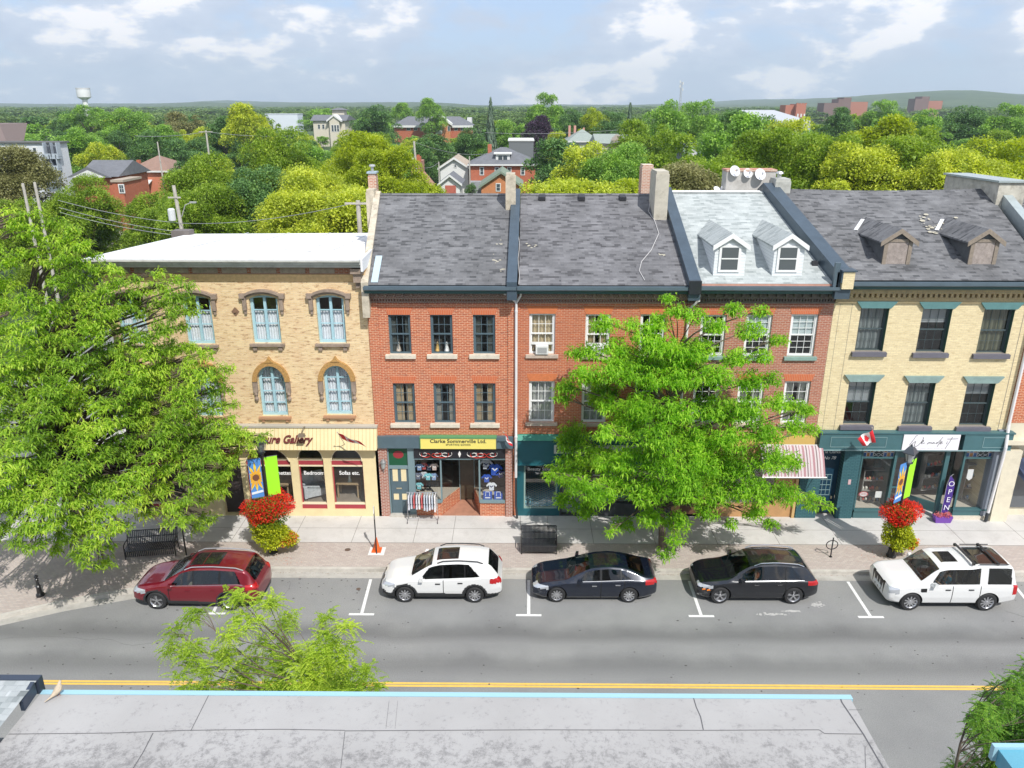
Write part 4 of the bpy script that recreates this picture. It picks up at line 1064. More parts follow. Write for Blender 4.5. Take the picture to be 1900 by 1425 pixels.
b=MB();b.box(i1-0.05,i1,IY-0.05,IY+0.1,ZP,ZT2+0.05);b.box(i2,i2+0.05,IY-0.05,IY+0.1,ZP,ZT2+0.05);b.box(e1,e2,IY+0.06,IY+0.12,ZT2+0.02,FBb);b.build('door_frame',mat('slate_light_paint'),Bd)
room(Bd,pl1+0.3,BX1-0.3,IY+0.15,YW+4,0.84,FBb+0.1,INW,INF)
for P_ in([(d1+0.1,YW+0.07),(e1-0.06,YW+0.07),(i1-0.07,IY),(d1+0.1,IY)],[(e2+0.06,YW+0.07),(w1,YW+0.07),(w1,IY),(i2+0.07,IY)]):
 b=MB();b.prism([(p[0],p[1])for p in P_],0.80,0.85,'Z');b.build('display_floor',mat('display_felt',(0.45,0.40,0.33),0.9),Bd)
b=MB();b.box(d1+0.05,d1+0.1,YW+0.12,IY,ZP,FBb);b.build('display_side',INW,Bd)
b=MB();b.box(e1,e2,YW+0.1,IY,ZT2+0.03,ZT2+0.06);b.build('entry_ceiling',INW,Bd)
CX0,CX1=BX1+0.01,7.08
Cd=thing('beauty_salon_building','three-storey red brick building with white-framed windows above the teal beauty salon front','building',(3.4,YW,0))
T=[WPX(1006,582,657,48),WPX(1109,583,659,46),WPX(1210,583,658,46)]
Mi=[WPX(1005,707,783,47),WPX(1102,707,784,46),WPX(1200,707,784,46)]
hs=[(c-w/2,c+w/2,zb,zt,0)for c,zb,zt,w in T+Mi]
b=MB();wall_holes(b,CX0,CX1,FB-0.3,ZE-0.3,YW,hs,0.2);b.build('wall',RB2,Cd)
b=MB();b.box(CX0,CX0+0.25,YW-0.05,YW-0.003,FB,10.35);b.box(CX0+0.255,CX1-0.02,YW-0.06,YW-0.003,10.2,10.3);b.build('brick_band',RB2,Cd)
shell(Cd,CX0,CX1,ZE-0.3,YBK,RB2)
dentil_cornice(Cd,CX0,CX1,DENT,ZE-0.37)
for c,zb,zt,w in T+Mi:
 b=MB();flat_arch(b,c,zt,w,YW,h=0.34);b.build('window_arch',mat('gauged_orange',(0.56,0.17,0.065),0.85,var=0.15,vscale=9),Cd)
GREYSILL=mat('weathered_sill',(0.50,0.40,0.33),0.85,var=0.25,vscale=5,dirt=0.6,dscale=5)
NET=mat('grey_net',(0.42,0.41,0.38),0.9)
for i,(c,zb,zt,w)in enumerate(T+Mi):
 sash_window(Cd,c,zb,zt,w,YW,WHT,cols=3,rows=(2,2),fw=0.085,sill=(0.15,0.16,0.1),sillm=GREYSILL,curt=(BEIGEC if i<2 else(NET if i in(3,4)else None)),gap=0.08 if i==1 else 0)
for k_,(px,py,lab,cm)in enumerate(((740,650,'white and brown ornament on the left top window ledge of the sporting goods building',(0.5,0.42,0.34)),(812,645,'ochre figurine bottle on the middle top window ledge of the sporting goods building',(0.55,0.34,0.10)),(829,648,'white ceramic ornament beside the ochre figurine on the middle window ledge',(0.7,0.68,0.64)))):
 c=F(px,py,YW+0.24);o=thing('window_ornament',lab,'ornament',(c.x,YW+0.24,F(px,655,YW+0.2).z+0.05))
 zz=F(px,655,YW+0.2).z+0.05
 b=MB();b.lathe([(0.09,0),(0.12,0.06),(0.08,0.2),(0.05,0.3),(0.07,0.34),(0.03,0.44)],(c.x,YW+0.24,zz),10);b.build('ornament_body',mat('ornament_%d'%k_,cm,0.5,var=0.3,vscale=15),o,smooth=True)
ACM=mat('air_conditioner_white',(0.7,0.7,0.68),0.5)
for i,lab in((0,'white window air conditioner in the white window above the Rays sign, beside the downspout'),(1,'white window air conditioner in the leaf-edged top window next to the tree crown')):
 c,zb,zt,w=T[i]
 o=thing('air_conditioner',lab,'air conditioner',(c,YW+0.05,zb+0.05),group='window air conditioners')
 b=MB();b.box(c-0.27,c+0.27,YW-0.16,YW+0.14,zb+0.04,zb+0.40);b.build('housing',ACM,o)
 b=MB()
 for k in range(6):b.box(c-0.2,c+0.2,YW-0.17,YW-0.162,zb+0.09+k*0.045,zb+0.115+k*0.045)
 b.build('grille',mat('grille_grey',(0.3,0.3,0.3),0.6),o)
 MB().box(c-w/2+0.08,c+w/2-0.08,YW+0.08,YW+0.11,zb+0.41,zb+0.52).build('filler_panel',ACM,o)
gable_roof(Cd,CX0+0.2,CX1+0.02,0.08,6.95,SH_BRN)
gutter(Cd,CX0+0.12,CX1-0.0)
parapet(Cd,-0.28,-0.14,0.42,0.26,METAL,'parapet')
parapet(Cd,7.22,7.08,0.48,0.34,METAL,'parapet')
b=MB();b.box(6.96,7.46,31.3,31.445,ZE-0.3,ZE+0.25);b.build('parapet_end',mat('black_box',(0.02,0.022,0.027),0.4),Cd)
o,q_=stack(Cd,938,957,322,37.2,0.7,12.6,RUBBLE,'chimney')
o,q_=stack(Cd,1218,1243,318,36.4,1.6,12.4,mat('rendered_chimney',(0.50,0.46,0.38),0.9,var=0.12,vscale=3,dirt=0.7,dscale=2.5),'chimney')
o,q_=stack(Cd,1192,1214,306,40.0,0.9,12.6,REDOLD,'chimney')
for px in(1006,1079,1155):
 p=F(px,369,38.2);b=MB();b.hexa([(p.x-0.15,37.95,13.86),(p.x+0.15,37.95,13.86),(p.x+0.15,38.3,13.95),(p.x-0.15,38.3,13.95),(p.x-0.15,37.93,14.03),(p.x+0.15,37.93,14.03),(p.x+0.15,38.35,14.12),(p.x-0.15,38.35,14.12)]);b.build('roof_vent',mat('vent_black',(0.03,0.03,0.035),0.6),Cd)
b=MB();pts=[]
for(px,py)in((1210,345),(1207,372),(1203,398),(1214,415),(1222,440),(1208,470),(1190,490),(1186,505),(1196,520)):
 t=max(0.0,min(1,(527-py)/(527-360.0)));X=F(px,py,EY+(YR-EY)*t).x;pts.append(roof_pt(X,t,0.04))
b.tube(pts,0.015,5);b.build('roof_cable',mat('cable_grey',(0.55,0.53,0.52),0.6),Cd)
b=MB();pts=[roof_pt(-0.0+0.03*math.sin(t*20),t,0.04)for t in[i/12 for i in range(13)]];b.tube(pts,0.012,5);b.build('roof_cable',mat('cable_grey'),Cd)
b=MB();b.tube([(6.7,37.9,14.1),(6.5,37.3,13.6),(6.55,37.0,13.55)],0.04,6);b.box(6.35,6.85,36.6,36.95,13.35,13.42);b.build('vent_pipe',mat('tin'),Cd)
b=MB();sT,sB=fz(808)+0.02,fz(856)
b.hexa([(CX0+0.12,YW-0.30,sB),(CX1,YW-0.30,sB),(CX1,YW-0.004,sB),(CX0+0.12,YW-0.004,sB),(CX0+0.12,YW-0.22,sT-0.15),(CX1,YW-0.22,sT-0.15),(CX1,YW-0.004,sT-0.15),(CX0+0.12,YW-0.004,sT-0.15)])
b.build('fascia',TEAL,Cd)
b=MB();b.hexa([(CX0+0.12,YW-0.3,sT-0.147),(CX1,YW-0.3,sT-0.147),(CX1,YW-0.004,sT-0.147),(CX0+0.12,YW-0.004,sT-0.147),(CX0+0.12,YW-0.12,sT+0.06),(CX1,YW-0.12,sT+0.06),(CX1,YW-0.004,sT+0.06),(CX0+0.12,YW-0.004,sT+0.06)]);b.build('fascia_cap',mat('green_cap',(0.03,0.24,0.17),0.5),Cd)
b=MB();b.box(CX0+0.12,CX1,YW-0.34,YW-0.304,sB-0.05,sB+0.03);b.build('fascia_lip',TEAL,Cd)
c0,c1=F(1028,834,YW-0.33),F(1200,834,YW-0.33)
sgn=MB().box(c0.x,c1.x,YW-0.33,YW-0.285,c0.z-0.20,c0.z+0.2).build('shop_sign',mat('sign_board_grey',(0.55,0.55,0.52),0.6),Cd)
wall_text('Rays Beauty Salon',(c0.x+0.08,YW-0.335,c0.z),0.36,INK,sgn,name='sign_lettering',align='LEFT',off=0.004,ext=0.003,sx=0.92)
x0,x1=fx(972,900),fx(1034,900);z0,z1=fz(944),sB-0.03
b=MB();wall_holes(b,CX0+0.12,x1+0.12,ZP,z1+0.03,YW,[(x0,x1,z0,z1-0.05,0)],0.2)
b.build('shop_front',TEAL,Cd)
b=MB()
for(a,c,za,zb)in((x0,x0+0.07,z0,z1-0.05),(x1-0.07,x1,z0,z1-0.05),(x0+0.07,x1-0.07,z0,z0+0.08),(x0+0.07,x1-0.07,z1-0.12,z1-0.05)):b.box(a,c,YW+0.05,YW+0.14,za,zb)
b.build('window_frame',mat('pale_green_frame',(0.30,0.42,0.38),0.5),Cd)
MB().box(x0,x1,YW+0.08,YW+0.083,z0,z1-0.05).build('shop_glass',SHOPGLASS,Cd)
TILE=brick('blue_tile',(0.10,0.58,0.80),(0.16,0.66,0.85),(0.75,0.92,0.96),bw=0.16,bh=0.16,mort=0.02,axis='XY',stain=0)
TILE.node_tree.nodes
for n in TILE.node_tree.nodes:
 if n.type=='TEX_BRICK':
  n.offset=0
  mp_=_N(TILE.node_tree,'ShaderNodeMapping');mp_.inputs['Rotation'].default_value=(0,0,R(45));src=n.inputs['Vector'].links[0].from_socket
  TILE.node_tree.links.new(src,mp_.inputs[0]);TILE.node_tree.links.new(mp_.outputs[0],n.inputs['Vector'])
room(Cd,CX0+0.3,CX1-0.3,YW+0.22,YW+4,z0+0.0,sB+0.3,mat('salon_wall',(0.14,0.11,0.09),0.9),TILE)
c=F(1000,866,YW)
for t,k in(('Rays',0),('Beauty Salon',1),('905 377',2)):
 wall_text(t,(c.x+0.05,YW+0.06,c.z+0.06-0.21*k),(0.22,0.22,0.13)[k],LET,Cd,name='window_lettering',off=0.001,ext=0.001)
xa=x1+0.125
b=MB();wall_holes(b,xa,CX1,ZP,z1+0.03,YW,[(xa+0.1,xa+1.2,ZP+0.05,z1-0.05,0),(xa+1.5,CX1-0.4,0.8,z1-0.05,0)],0.3)
b.build('shop_front',mat('charcoal_front',(0.05,0.055,0.06),0.6),Cd)
MB().box(xa+0.1,xa+1.2,YW+0.24,YW+0.28,ZP+0.05,z1-0.05).build('entrance_door',mat('grey_door',(0.25,0.27,0.28),0.4),Cd)
MB().box(xa+1.5,CX1-0.4,YW+0.1,YW+0.103,0.8,z1-0.05).build('shop_glass',SHOPGLASS,Cd)
def downspout(parent,pts,r=0.055,m=WPIPE):
 b=MB();b.tube(pts,r,8)
 for p in pts[1:-1]:b.lathe([(r*1.2,-0.04),(r*1.2,0.04)],p,8)
 return b.build('downspout',m,parent)
yd=YW-0.14
downspout(Cd,[(-0.32-0.35,yd-0.28,ZE-0.25),(-0.55,yd-0.1,ZE-0.42),(-0.1,yd,ZE-0.80),(-0.1,yd,ZE-1.2),(-0.1,yd-0.02,5.0),(-0.1,yd-0.22,4.3),(-0.1,yd-0.2,2.3)],0.06)
b=MB();b.tube([(0.1,yd-0.28,ZE-0.25),(0.08,yd-0.1,ZE-0.5),(-0.08,yd,ZE-0.80)],0.05,8);b.build('downspout',WPIPE,Cd)
b=MB();b.tube([(-0.1,yd-0.2,2.3),(-0.1,yd-0.15,0.9),(-0.04,yd-0.15,0.2)],0.05,8);b.build('drain_boot',mat('black_iron',(0.03,0.035,0.04),0.5),Cd)
DX0,DX1=CX1+0.01,13.27
ZED,ZRD=11.25,14.22
Dd=thing('red_brick_dormer_building','worn red brick building with pale grey roof, two white dormers and a striped awning','building',(10.2,YW,0))
T=[WPX(1489.5,583,661,50),WPX(1406,584,661,48),WPX(1322,584,660,47)]
Mi=[WPX(1476,707,786,48),WPX(1391,707,786,48),WPX(1309,707,785,48)]
hs=[(c-w/2,c+w/2,zb,zt,0)for c,zb,zt,w in T+Mi]
b=MB();wall_holes(b,DX0,DX1,FB-0.3,ZED-0.3,YW,hs,0.2);b.build('wall',RB3,Dd)
shell(Dd,DX0,DX1,ZED-0.3,YBK,RB3)
dentil_cornice(Dd,DX0,DX1,mat('sooty_cornice',(0.13,0.11,0.095),0.9,var=0.4,vscale=7),ZED-0.42)
b=MB();b.box(DX0+0.02,DX1-0.25,YW-0.05,YW-0.003,10.15,10.27);b.build('brick_band',RB3,Dd)
for c,zb,zt,w in T+Mi:
 b=MB();flat_arch(b,c,zt,w,YW);b.build('window_arch',GAUGED,Dd)
GSILL=mat('green_grey_sill',(0.22,0.33,0.29),0.8,var=0.15)
BL=mat('pale_blind',(0.5,0.56,0.55),0.8)
for i,(c,zb,zt,w)in enumerate(T+Mi):
 sash_window(Dd,c,zb,zt,w,YW,WHT,cols=3,rows=(3,3)if i<3 else(2,2),fw=0.095,mun=0.018,sill=(0.12,0.16,0.12),sillm=GSILL if i<3 else GREYSILL,blind=(BL,0.5)if i<2 else None,curt=NET if i in(3,4)else None,gap=0.1)
gable_roof(Dd,DX0+0.25,DX1+0.02,7.2,11.75,SH_PALE,ze=ZED,zr_=ZRD)
b=MB();b.prism([(YR-0.15,ZRD+0.0),(YR,ZRD+0.06),(YR+0.15,ZRD)],7.3,11.6,'X');b.build('ridge_flashing',WHT,Dd)
gutter(Dd,DX0+0.28,DX1-0.1,mat('slate_gutter'),ZED-0.06)
b=MB();b.box(DX0+0.3,DX1-0.1,31.6,31.64,ZED-0.11,ZED-0.01);b.build('drip_board',mat('salmon_board',(0.55,0.30,0.23),0.7,var=0.15),Dd)
def dormer(parent,xa,xb,zb,zt_side,zapex,yf,ze,zr_,bodym,roofm,trimm,name='dormer',window=True,over=0.12):
 def yroof(z):return EY+(YR-EY)*(z-ze)/(zr_-ze)
 b=MB();xc=(xa+xb)/2
 b.prism([(xa,zb-0.3),(xb,zb-0.3),(xb,zt_side),(xc,zapex),(xa,zt_side)],yf,yroof(zt_side)+0.1,'Y')
 d=b.build(name,bodym,parent)
 b=MB()
 yb0,yb1=yroof(zt_side),yroof(zapex)
 for s in(-1,1):
  xo=(xa if s<0 else xb)+s*over;sl=(zapex-zt_side)/(xc-xa);zo=zt_side-over*sl
  P=[(xo,yf-0.12,zo),(xc,yf-0.12,zapex),(xc,yb1+0.3,zapex),(xo,yb0+0.25,zo)]
  lo=[(p[0],p[1],p[2]+0.02)for p in P];hi=[(p[0],p[1],p[2]+0.09)for p in P]
  b.hexa(lo+hi)
 b.build('dormer_roof',roofm,d)
 b=MB()
 for s in(-1,1):
  xo=(xa if s<0 else xb)+s*over;sl=(zapex-zt_side)/(xc-xa);zo=zt_side-over*sl
  b.hexa([(xo,yf-0.16,zo-0.10),(xc,yf-0.16,zapex-0.10),(xc,yf-0.122,zapex-0.10),(xo,yf-0.122,zo-0.10),(xo,yf-0.16,zo+0.10),(xc,yf-0.16,zapex+0.10),(xc,yf-0.122,zapex+0.10),(xo,yf-0.122,zo+0.10)])
 b.build('barge_board',trimm,d)
 return d
SIDING=brick('white_siding',(0.74,0.76,0.77),(0.72,0.74,0.75),(0.50,0.53,0.55),bw=50,bh=0.13,mort=0.008,axis='XZ',stain=0)
for k,(pa,pb_,pwa,pwb)in enumerate(((1326,1384,1338,1369),(1436,1492,1446,1477))):
 yf=32.15
 xa,xb=F(pa,475,yf).x,F(pb_,475,yf).x
 zb,zs,za=F(1400,512,yf).z,F(1400,456,yf).z,F(1400,437,yf).z
 d=dormer(Dd,xa,xb,zb,zs,za,yf,ZED,ZRD,SIDING,SH_PALE,WHT)
 wa,wb=F(pwa,480,yf).x,F(pwb,480,yf).x;wz0,wz1=F(1400,500,yf).z,F(1400,459,yf).z
 b=MB();b.box(wa-0.1,wb+0.1,yf-0.05,yf-0.003,wz0-0.1,wz1+0.08);b.build('window_casing',WHT,d)
 b=MB();b.box(wa,wb,yf-0.058,yf-0.053,wz0,wz1);b.build('window_pane',mat('dormer_glass',(0.10,0.11,0.12),0.12,spec=0.8),d)
 b=MB();zm=(wz0+wz1)/2;b.box(wa,wb,yf-0.075,yf-0.06,zm-0.025,zm+0.025);b.build('window_rail',WHT,d)
 b=MB();b.hexa([(xa-0.2,yf-0.3,zb-0.19),(xb+0.15,yf-0.3,zb-0.19),(xb+0.15,yf,zb-0.05),(xa-0.2,yf,zb-0.05),(xa-0.2,yf-0.3,zb-0.16),(xb+0.15,yf-0.3,zb-0.16),(xb+0.15,yf,zb-0.02),(xa-0.2,yf,zb-0.02)]);b.build('apron_flashing',mat('pale_flashing',(0.55,0.56,0.55),0.6),d)
b=MB();p=F(1511,488,32.9);b.box(p.x-0.1,p.x+0.12,32.8,33.0,11.75,11.95);b.build('roof_vent',mat('vent_black'),Dd)
downspout(Dd,[(DX0+0.42,YW-0.35,ZED-0.3),(DX0+0.40,YW-0.32,ZED-0.75),(DX0+0.1,YW-0.13,ZED-1.15),(DX0+0.05,YW-0.12,ZED-2.6),(DX0+0.05,YW-0.12,4.4)],0.055)
parapet(Dd,13.28,12.05,0.62,0.62,METAL,'parapet',ze=ZED,zr_=ZRD,hr=0.42)
b=MB();b.box(12.85,13.05,31.45,31.6,ZED-0.1,ZED+0.9);b.build('drain_head',GUTR,Dd)
b=MB();b.box(13.15,13.62,31.3,31.44,ZED-0.15,ZED+0.55);b.box(13.15,13.62,31.44,31.9,ZED-0.15,ZED+0.56);b.build('brick_pier',YB2,Dd)
b=MB();b.box(13.08,13.69,31.25,31.9,ZED+0.562,ZED+0.62);b.box(13.08,13.15,31.3,31.9,ZED+0.1,ZED+0.56);b.build('pier_cap',METAL,Dd)
RCH=mat('grey_render_chimney',(0.46,0.46,0.42),0.9,var=0.15,vscale=3,dirt=0.6,dscale=2.5)
o,q_=stack(Dd,1440,1469,332,38.2,1.0,12.5,RCH,'chimney')
b=MB();xm=(q_[0]+q_[1])/2;b.lathe([(0.1,0),(0.1,0.2),(0.2,0.22),(0.15,0.3),(0,0.34)],(xm-0.1,38.6,q_[2]),10);b.build('flue_pot',mat('tin'),o)
p0,p1=F(1349,318,39.4),F(1428,330,39.4)
b=MB();b.box(p0.x,p1.x+0.3,39.4,40.3,12.2,p0.z);b.build('chimney_wall',mat('render_wall_grey',(0.48,0.46,0.43),0.9,var=0.15,vscale=2,dirt=0.5),Dd)
b=MB();b.box(p0.x-0.03,p1.x+0.33,39.36,40.34,p0.z+0.001,p0.z+0.09);b.build('wall_coping',REDOLD,Dd)
DISHM=mat('dish_white',(0.74,0.74,0.75),0.5)
def dish(px,py,r,Y,zfoot,lab,tilt=0.45,yaw=0.15,xf=None):
 c=F(px,py,Y)
 o=thing('satellite_dish',lab,'satellite dish',(c.x,Y+0.25,zfoot),group='satellite dishes on the ridge')
 b=MB();n=20;rr=r
 M=Matrix.Translation(c)@Matrix.Rotation(yaw,4,'Z')@Matrix.Rotation(R(90)-tilt,4,'X')
 for i in range(5):
  for j in range(n):
   def P(i,j,o_=0.0):
    q=rr*i/5;t=2*math.pi*j/n
    return M@Vector((q*math.cos(t),q*math.sin(t)*1.08,0.22*(q/rr)**2*rr-0.22*rr+o_))
   if i==0:b.face([P(0,0),P(1,j),P(1,j+1)])
   else:b.face([P(i,j),P(i+1,j),P(i+1,j+1),P(i,j+1)])
 b.build('reflector',DISHM,o,smooth=True)
 f=M@Vector((0,-rr*0.2,rr*0.9));e_=M@Vector((0,-rr,0))
 b=MB();b.tube([e_,f],0.015,6);b.lathe([(0.04,-0.06),(0.05,0.0),(0.03,0.06)],f,8);b.build('feed_arm',mat('dish_grey',(0.45,0.45,0.47),0.5),o)
 b=MB();b.tube([(c.x,Y+0.12,c.z-0.05),(c.x,Y+0.25,c.z-0.15),(c.x,Y+0.25,zfoot)],0.03,6);b.build('mast',mat('dish_grey'),o)
dish(1364,317,0.255,39.3,F(1364,318,39.4).z,'leftmost of the three white satellite dishes on the wall behind the pale roof')
dish(1388,321,0.225,39.3,p0.z-0.1,'middle and smallest of the three white satellite dishes on the wall behind the pale roof')
dish(1411,323,0.27,39.2,p0.z-0.2,'rightmost of the three white satellite dishes, next to the squat grey chimney')
dish(1333,353,0.26,39.6,13.6,'white satellite dish standing low behind the pale roof ridge, apart from the other three',tilt=0.9,yaw=0.6)
aw0,aw1=fx(1405,850),fx(1519,850)
za0,za1=fz(822),fz(884,31.05)
b=MB();b.box(fx(1285,810),DX1-0.05,YW-0.18,YW-0.004,fz(823),fz(806));b.build('fascia',mat('mustard_board',(0.60,0.40,0.12),0.6),Dd)
AWN,nt_,b_=_new('striped_canvas');_m['striped_canvas']=AWN
tc_=_N(nt_,'ShaderNodeTexCoord');s_=_N(nt_,'ShaderNodeSeparateXYZ');nt_.links.new(tc_.outputs['Object'],s_.inputs[0])
m1=_N(nt_,'ShaderNodeMath',operation='MULTIPLY');m1.inputs[1].default_value=2.3;nt_.links.new(s_.outputs[0],m1.inputs[0])
m2=_N(nt_,'ShaderNodeMath',operation='FRACT');nt_.links.new(m1.outputs[0],m2.inputs[0])
rr_=_N(nt_,'ShaderNodeValToRGB');rr_.color_ramp.interpolation='CONSTANT';el=rr_.color_ramp.elements
el[0].position=0;el[0].color=(0.37,0.20,0.22,1);el[1].position=0.22;el[1].color=(0.53,0.46,0.47,1)
for p_,c_ in((0.38,(0.20,0.15,0.15,1)),(0.5,(0.53,0.46,0.47,1)),(0.68,(0.37,0.20,0.22,1)),(0.78,(0.53,0.46,0.47,1))):
 q=el.new(p_);q.color=c_
nt_.links.new(m2.outputs[0],rr_.inputs[0]);nt_.links.new(rr_.outputs[0],b_.inputs['Base Color']);b_.inputs['Roughness'].default_value=0.9
aw=thing('striped_awning','red, grey and cream striped canvas awning sticking out past the tree','awning',((aw0+aw1)/2,YW-0.19,za0))
b=MB();y1=31.1;n=8
P=[(YW-0.19-(YW-0.19-y1)*(i/n),za0-(za0-za1)*(i/n)**1.35)for i in range(n+1)]
for i in range(n):
 b.hexa([(aw0,P[i+1][0],P[i+1][1]),(aw1,P[i+1][0],P[i+1][1]),(aw1,P[i][0],P[i][1]),(aw0,P[i][0],P[i][1]),(aw0,P[i+1][0],P[i+1][1]+.02),(aw1,P[i+1][0],P[i+1][1]+.02),(aw1,P[i][0],P[i][1]+.02),(aw0,P[i][0],P[i][1]+.02)])
b.build('canvas',AWN,aw)
b=MB();b.tube([(aw0-0.02,y1,za1-0.02),(aw1+0.05,y1,za1-0.02)],0.035,6);b.box(aw0,aw1,YW-0.185,YW-0.182,za0,za0+0.06);b.build('front_bar',WHT,aw)
b=MB();b.tube([(aw1,y1,za1),(aw1,YW-0.2,za1-0.1)],0.02,6);b.tube([(aw0,y1,za1),(aw0,YW-0.2,za1-0.1)],0.02,6);b.build('side_arm',mat('tin'),aw)
b=MB();wall_holes(b,DX0,DX1-0.5,ZP,FB,YW,[(DX0+0.4,DX0+1.4,ZP,2.9,0),(DX0+1.7,DX1-1.5,0.75,2.9,0)],0.3)
b.build('shop_front',mat('orange_front',(0.48,0.27,0.12),0.6,var=0.15),Dd)
b=MB();b.box(DX1-0.62,DX1-0.5,YW-0.12,YW-0.004,ZP,fz(885));b.build('post',mat('tan_post',(0.55,0.36,0.16),0.6),Dd)
MB().box(DX0+1.7,DX1-1.5,YW+0.1,YW+0.103,0.75,2.9).build('shop_glass',SHOPGLASS,Dd)
MB().box(DX0+0.4,DX0+1.4,YW+0.22,YW+0.27,ZP,2.9).build('entrance_door',mat('door_brown',(0.15,0.08,0.05),0.4),Dd)
room(Dd,DX0+0.3,DX1-0.3,YW+0.35,YW+4,0.7,FB,INW,INF)
EX0,EX1=DX1+0.01,fx(1882,720)
ZEE,ZRE=11.40,14.38
Ed=thing('craft_shop_building','pale yellow brick building with green lintels and the white We made it sign','building',((EX0+EX1)/2,YW,0))
T=[WPX(1618,571,652,52),WPX(1733,572,654,54),WPX(1847,573,656,56)]
Mi=[WPX(1595,707,788,50),WPX(1704,709,790,50),WPX(1813,710,791,52)]
hs=[(c-w/2,c+w/2,zb,zt,0)for c,zb,zt,w in T+Mi]
FE=fz(796)
b=MB();wall_holes(b,EX0,EX1,FE-0.2,ZEE-0.25,YW,hs,0.28);b.build('wall',YB2,Ed)
shell(Ed,EX0,EX1,ZEE-0.3,YBK,YB2)
b=MB();b.box(EX0,EX1+0.05,YW-0.22,YW-0.003,ZEE-0.62,ZEE-0.3)
x=EX0+0.1
while x<EX1:b.box(x,x+0.11,YW-0.17,YW-0.003,ZEE-0.80,ZEE-0.623);x+=0.22
b.box(EX0,EX1,YW-0.09,YW-0.003,ZEE-1.05,ZEE-0.803);b.build('cornice',DENTY,Ed)
b=MB();b.box(EX0+0.75,EX0+0.765,YW-0.004,YW-0.002,FE,ZEE-1.1);b.box(EX0+0.25,EX0+0.262,YW-0.004,YW-0.002,FE,ZEE-1.1);b.box(EX1-0.32,EX1-0.30,YW-0.006,YW-0.002,FE,ZEE-1.1);b.build('wall_joint',mat('joint_dark'),Ed)
LINT=mat('teal_lintel',(0.10,0.22,0.22),0.6,var=0.1)
LINT2=mat('grey_lintel',(0.22,0.31,0.29),0.7,var=0.15)
DKF=mat('dark_sash',(0.06,0.085,0.09),0.5)
DKSILL=mat('dark_sill',(0.13,0.125,0.15),0.7,var=0.1)
for i,(c,zb,zt,w)in enumerate(T+Mi):
 wd=sash_window(Ed,c,zb,zt,w,YW,DKF,cols=3,rows=(2,2),recess=0.2,fw=0.06,mun=0.014,sill=(0.14,0.2,0.15),sillm=DKSILL,curt=(mat('dim_net',(0.2,0.22,0.21),0.9),None,mat('olive_net',(0.13,0.13,0.08),0.9),None,mat('dim_net'),None)[i],blind=(mat('grey_blind',(0.30,0.31,0.31),0.8),(0,0.35,0,0.5,0,0.3)[i])if i in(1,3,5)else None)
 b=MB();b.prism([(c-w/2-0.02,zt+0.003),(c+w/2+0.02,zt+0.003),(c+w/2+0.26,zt+0.30),(c-w/2-0.26,zt+0.30)],YW-0.12,YW-0.004,'Y')
 b.build('lintel',LINT if i<3 else LINT2,wd)
 b=MB();b.box(c+w/2-0.012,c+w/2-0.002,YW+0.01,YW+0.17,zb,zt);b.build('jamb_board',mat('green_jamb',(0.04,0.10,0.075),0.6),wd)
gable_roof(Ed,EX0+0.35,EX1+0.25,12.35,22.4,SH_DARK,ze=ZEE,zr_=ZRE,sag=0.10)
gutter(Ed,EX0+0.35,EX1+0.2,GUTR,ZEE-0.02)
WOODG=mat('weathered_board',(0.33,0.28,0.25),0.9,var=0.25,vscale=7,dirt=0.4,dscale=6)
WOODB=mat('weathered_trim',(0.26,0.215,0.17),0.9,var=0.2,vscale=8)
for(pa,pb_,lab)in((1638,1690,0),(1798,1850,1)):
 yf=32.75
 xa,xb=F(pa,470,yf).x,F(pb_,470,yf).x
 zb,zs,za=F(1700,495,yf).z,F(1700,446,yf).z,F(1700,428,yf).z
 d=dormer(Ed,xa,xb,zb,zs,za,yf,ZEE,ZRE,mat('tarpaper_grey',(0.11,0.115,0.12),0.8,var=0.2),SH_DARK,WOODB,over=0.2)
 b=MB();b.box(xa+0.17,xb-0.17,yf-0.02,yf-0.003,zb+0.1,zs-0.08);b.build('boarded_window',WOODG,d)
 b=MB()
 for x in(xa+0.002,xb-0.16):b.box(x,x+0.158,yf-0.05,yf-0.003,zb,zs)
 b.box(xa+0.165,xb-0.165,yf-0.045,yf-0.003,zs-0.075,zs+0.05);b.build('dormer_trim',WOODB,d)
 b=MB();b.box(xa-0.02,xb+0.02,yf-0.09,yf-0.052,zb-0.03,zb+0.07);b.build('dormer_sill',mat('pale_flashing'),d)
 yb=EY+(YR-EY)*(zs-ZEE)/(ZRE-ZEE);yt=EY+(YR-EY)*(za-ZEE)/(ZRE-ZEE)
 xc=(xa+xb)/2
 b=MB();q1=Vector((xa-0.25,yb+0.15,zs+0.06));q2=Vector((xc-0.05,yt+0.25,za+0.16));b.bar(q1,q1.lerp(q2,0.75),0.16,0.02);b.build('valley_flashing',mat('bright_flashing',(0.66,0.67,0.68),0.5),d)
b=MB();q=random.Random(11)
for i in range(40):
 x=q.uniform(18.1,19.9);t=q.gauss(0.55,0.05);r0=q.uniform(0.02,0.09)
 x0_,y0_,z0_=roof_pt(x,t,0.012,ZEE,ZRE);s_=(ZRE-ZEE)/(YR-EY)
 b.face([(x0_+r0*1.5*math.cos(k),y0_+r0*math.sin(k),z0_+s_*r0*math.sin(k))for k in[j*math.pi/3 for j in range(6)]])
for(bx,bt)in((-0.75,0.42),(-0.7,0.15),(-0.9,0.25),(0.5,0.4),(6.3,0.3)):
 for i in range(6):
  x=bx+q.gauss(0,0.12);t=bt+q.gauss(0,0.015);r0=q.uniform(0.02,0.05);x0_,y0_,z0_=roof_pt(x,t,0.012);s_=(ZR-ZE)/(YR-EY)
  b.face([(x0_+r0*1.5*math.cos(k),y0_+r0*math.sin(k),z0_+s_*r0*math.sin(k))for k in[j*math.pi/3 for j in range(6)]])
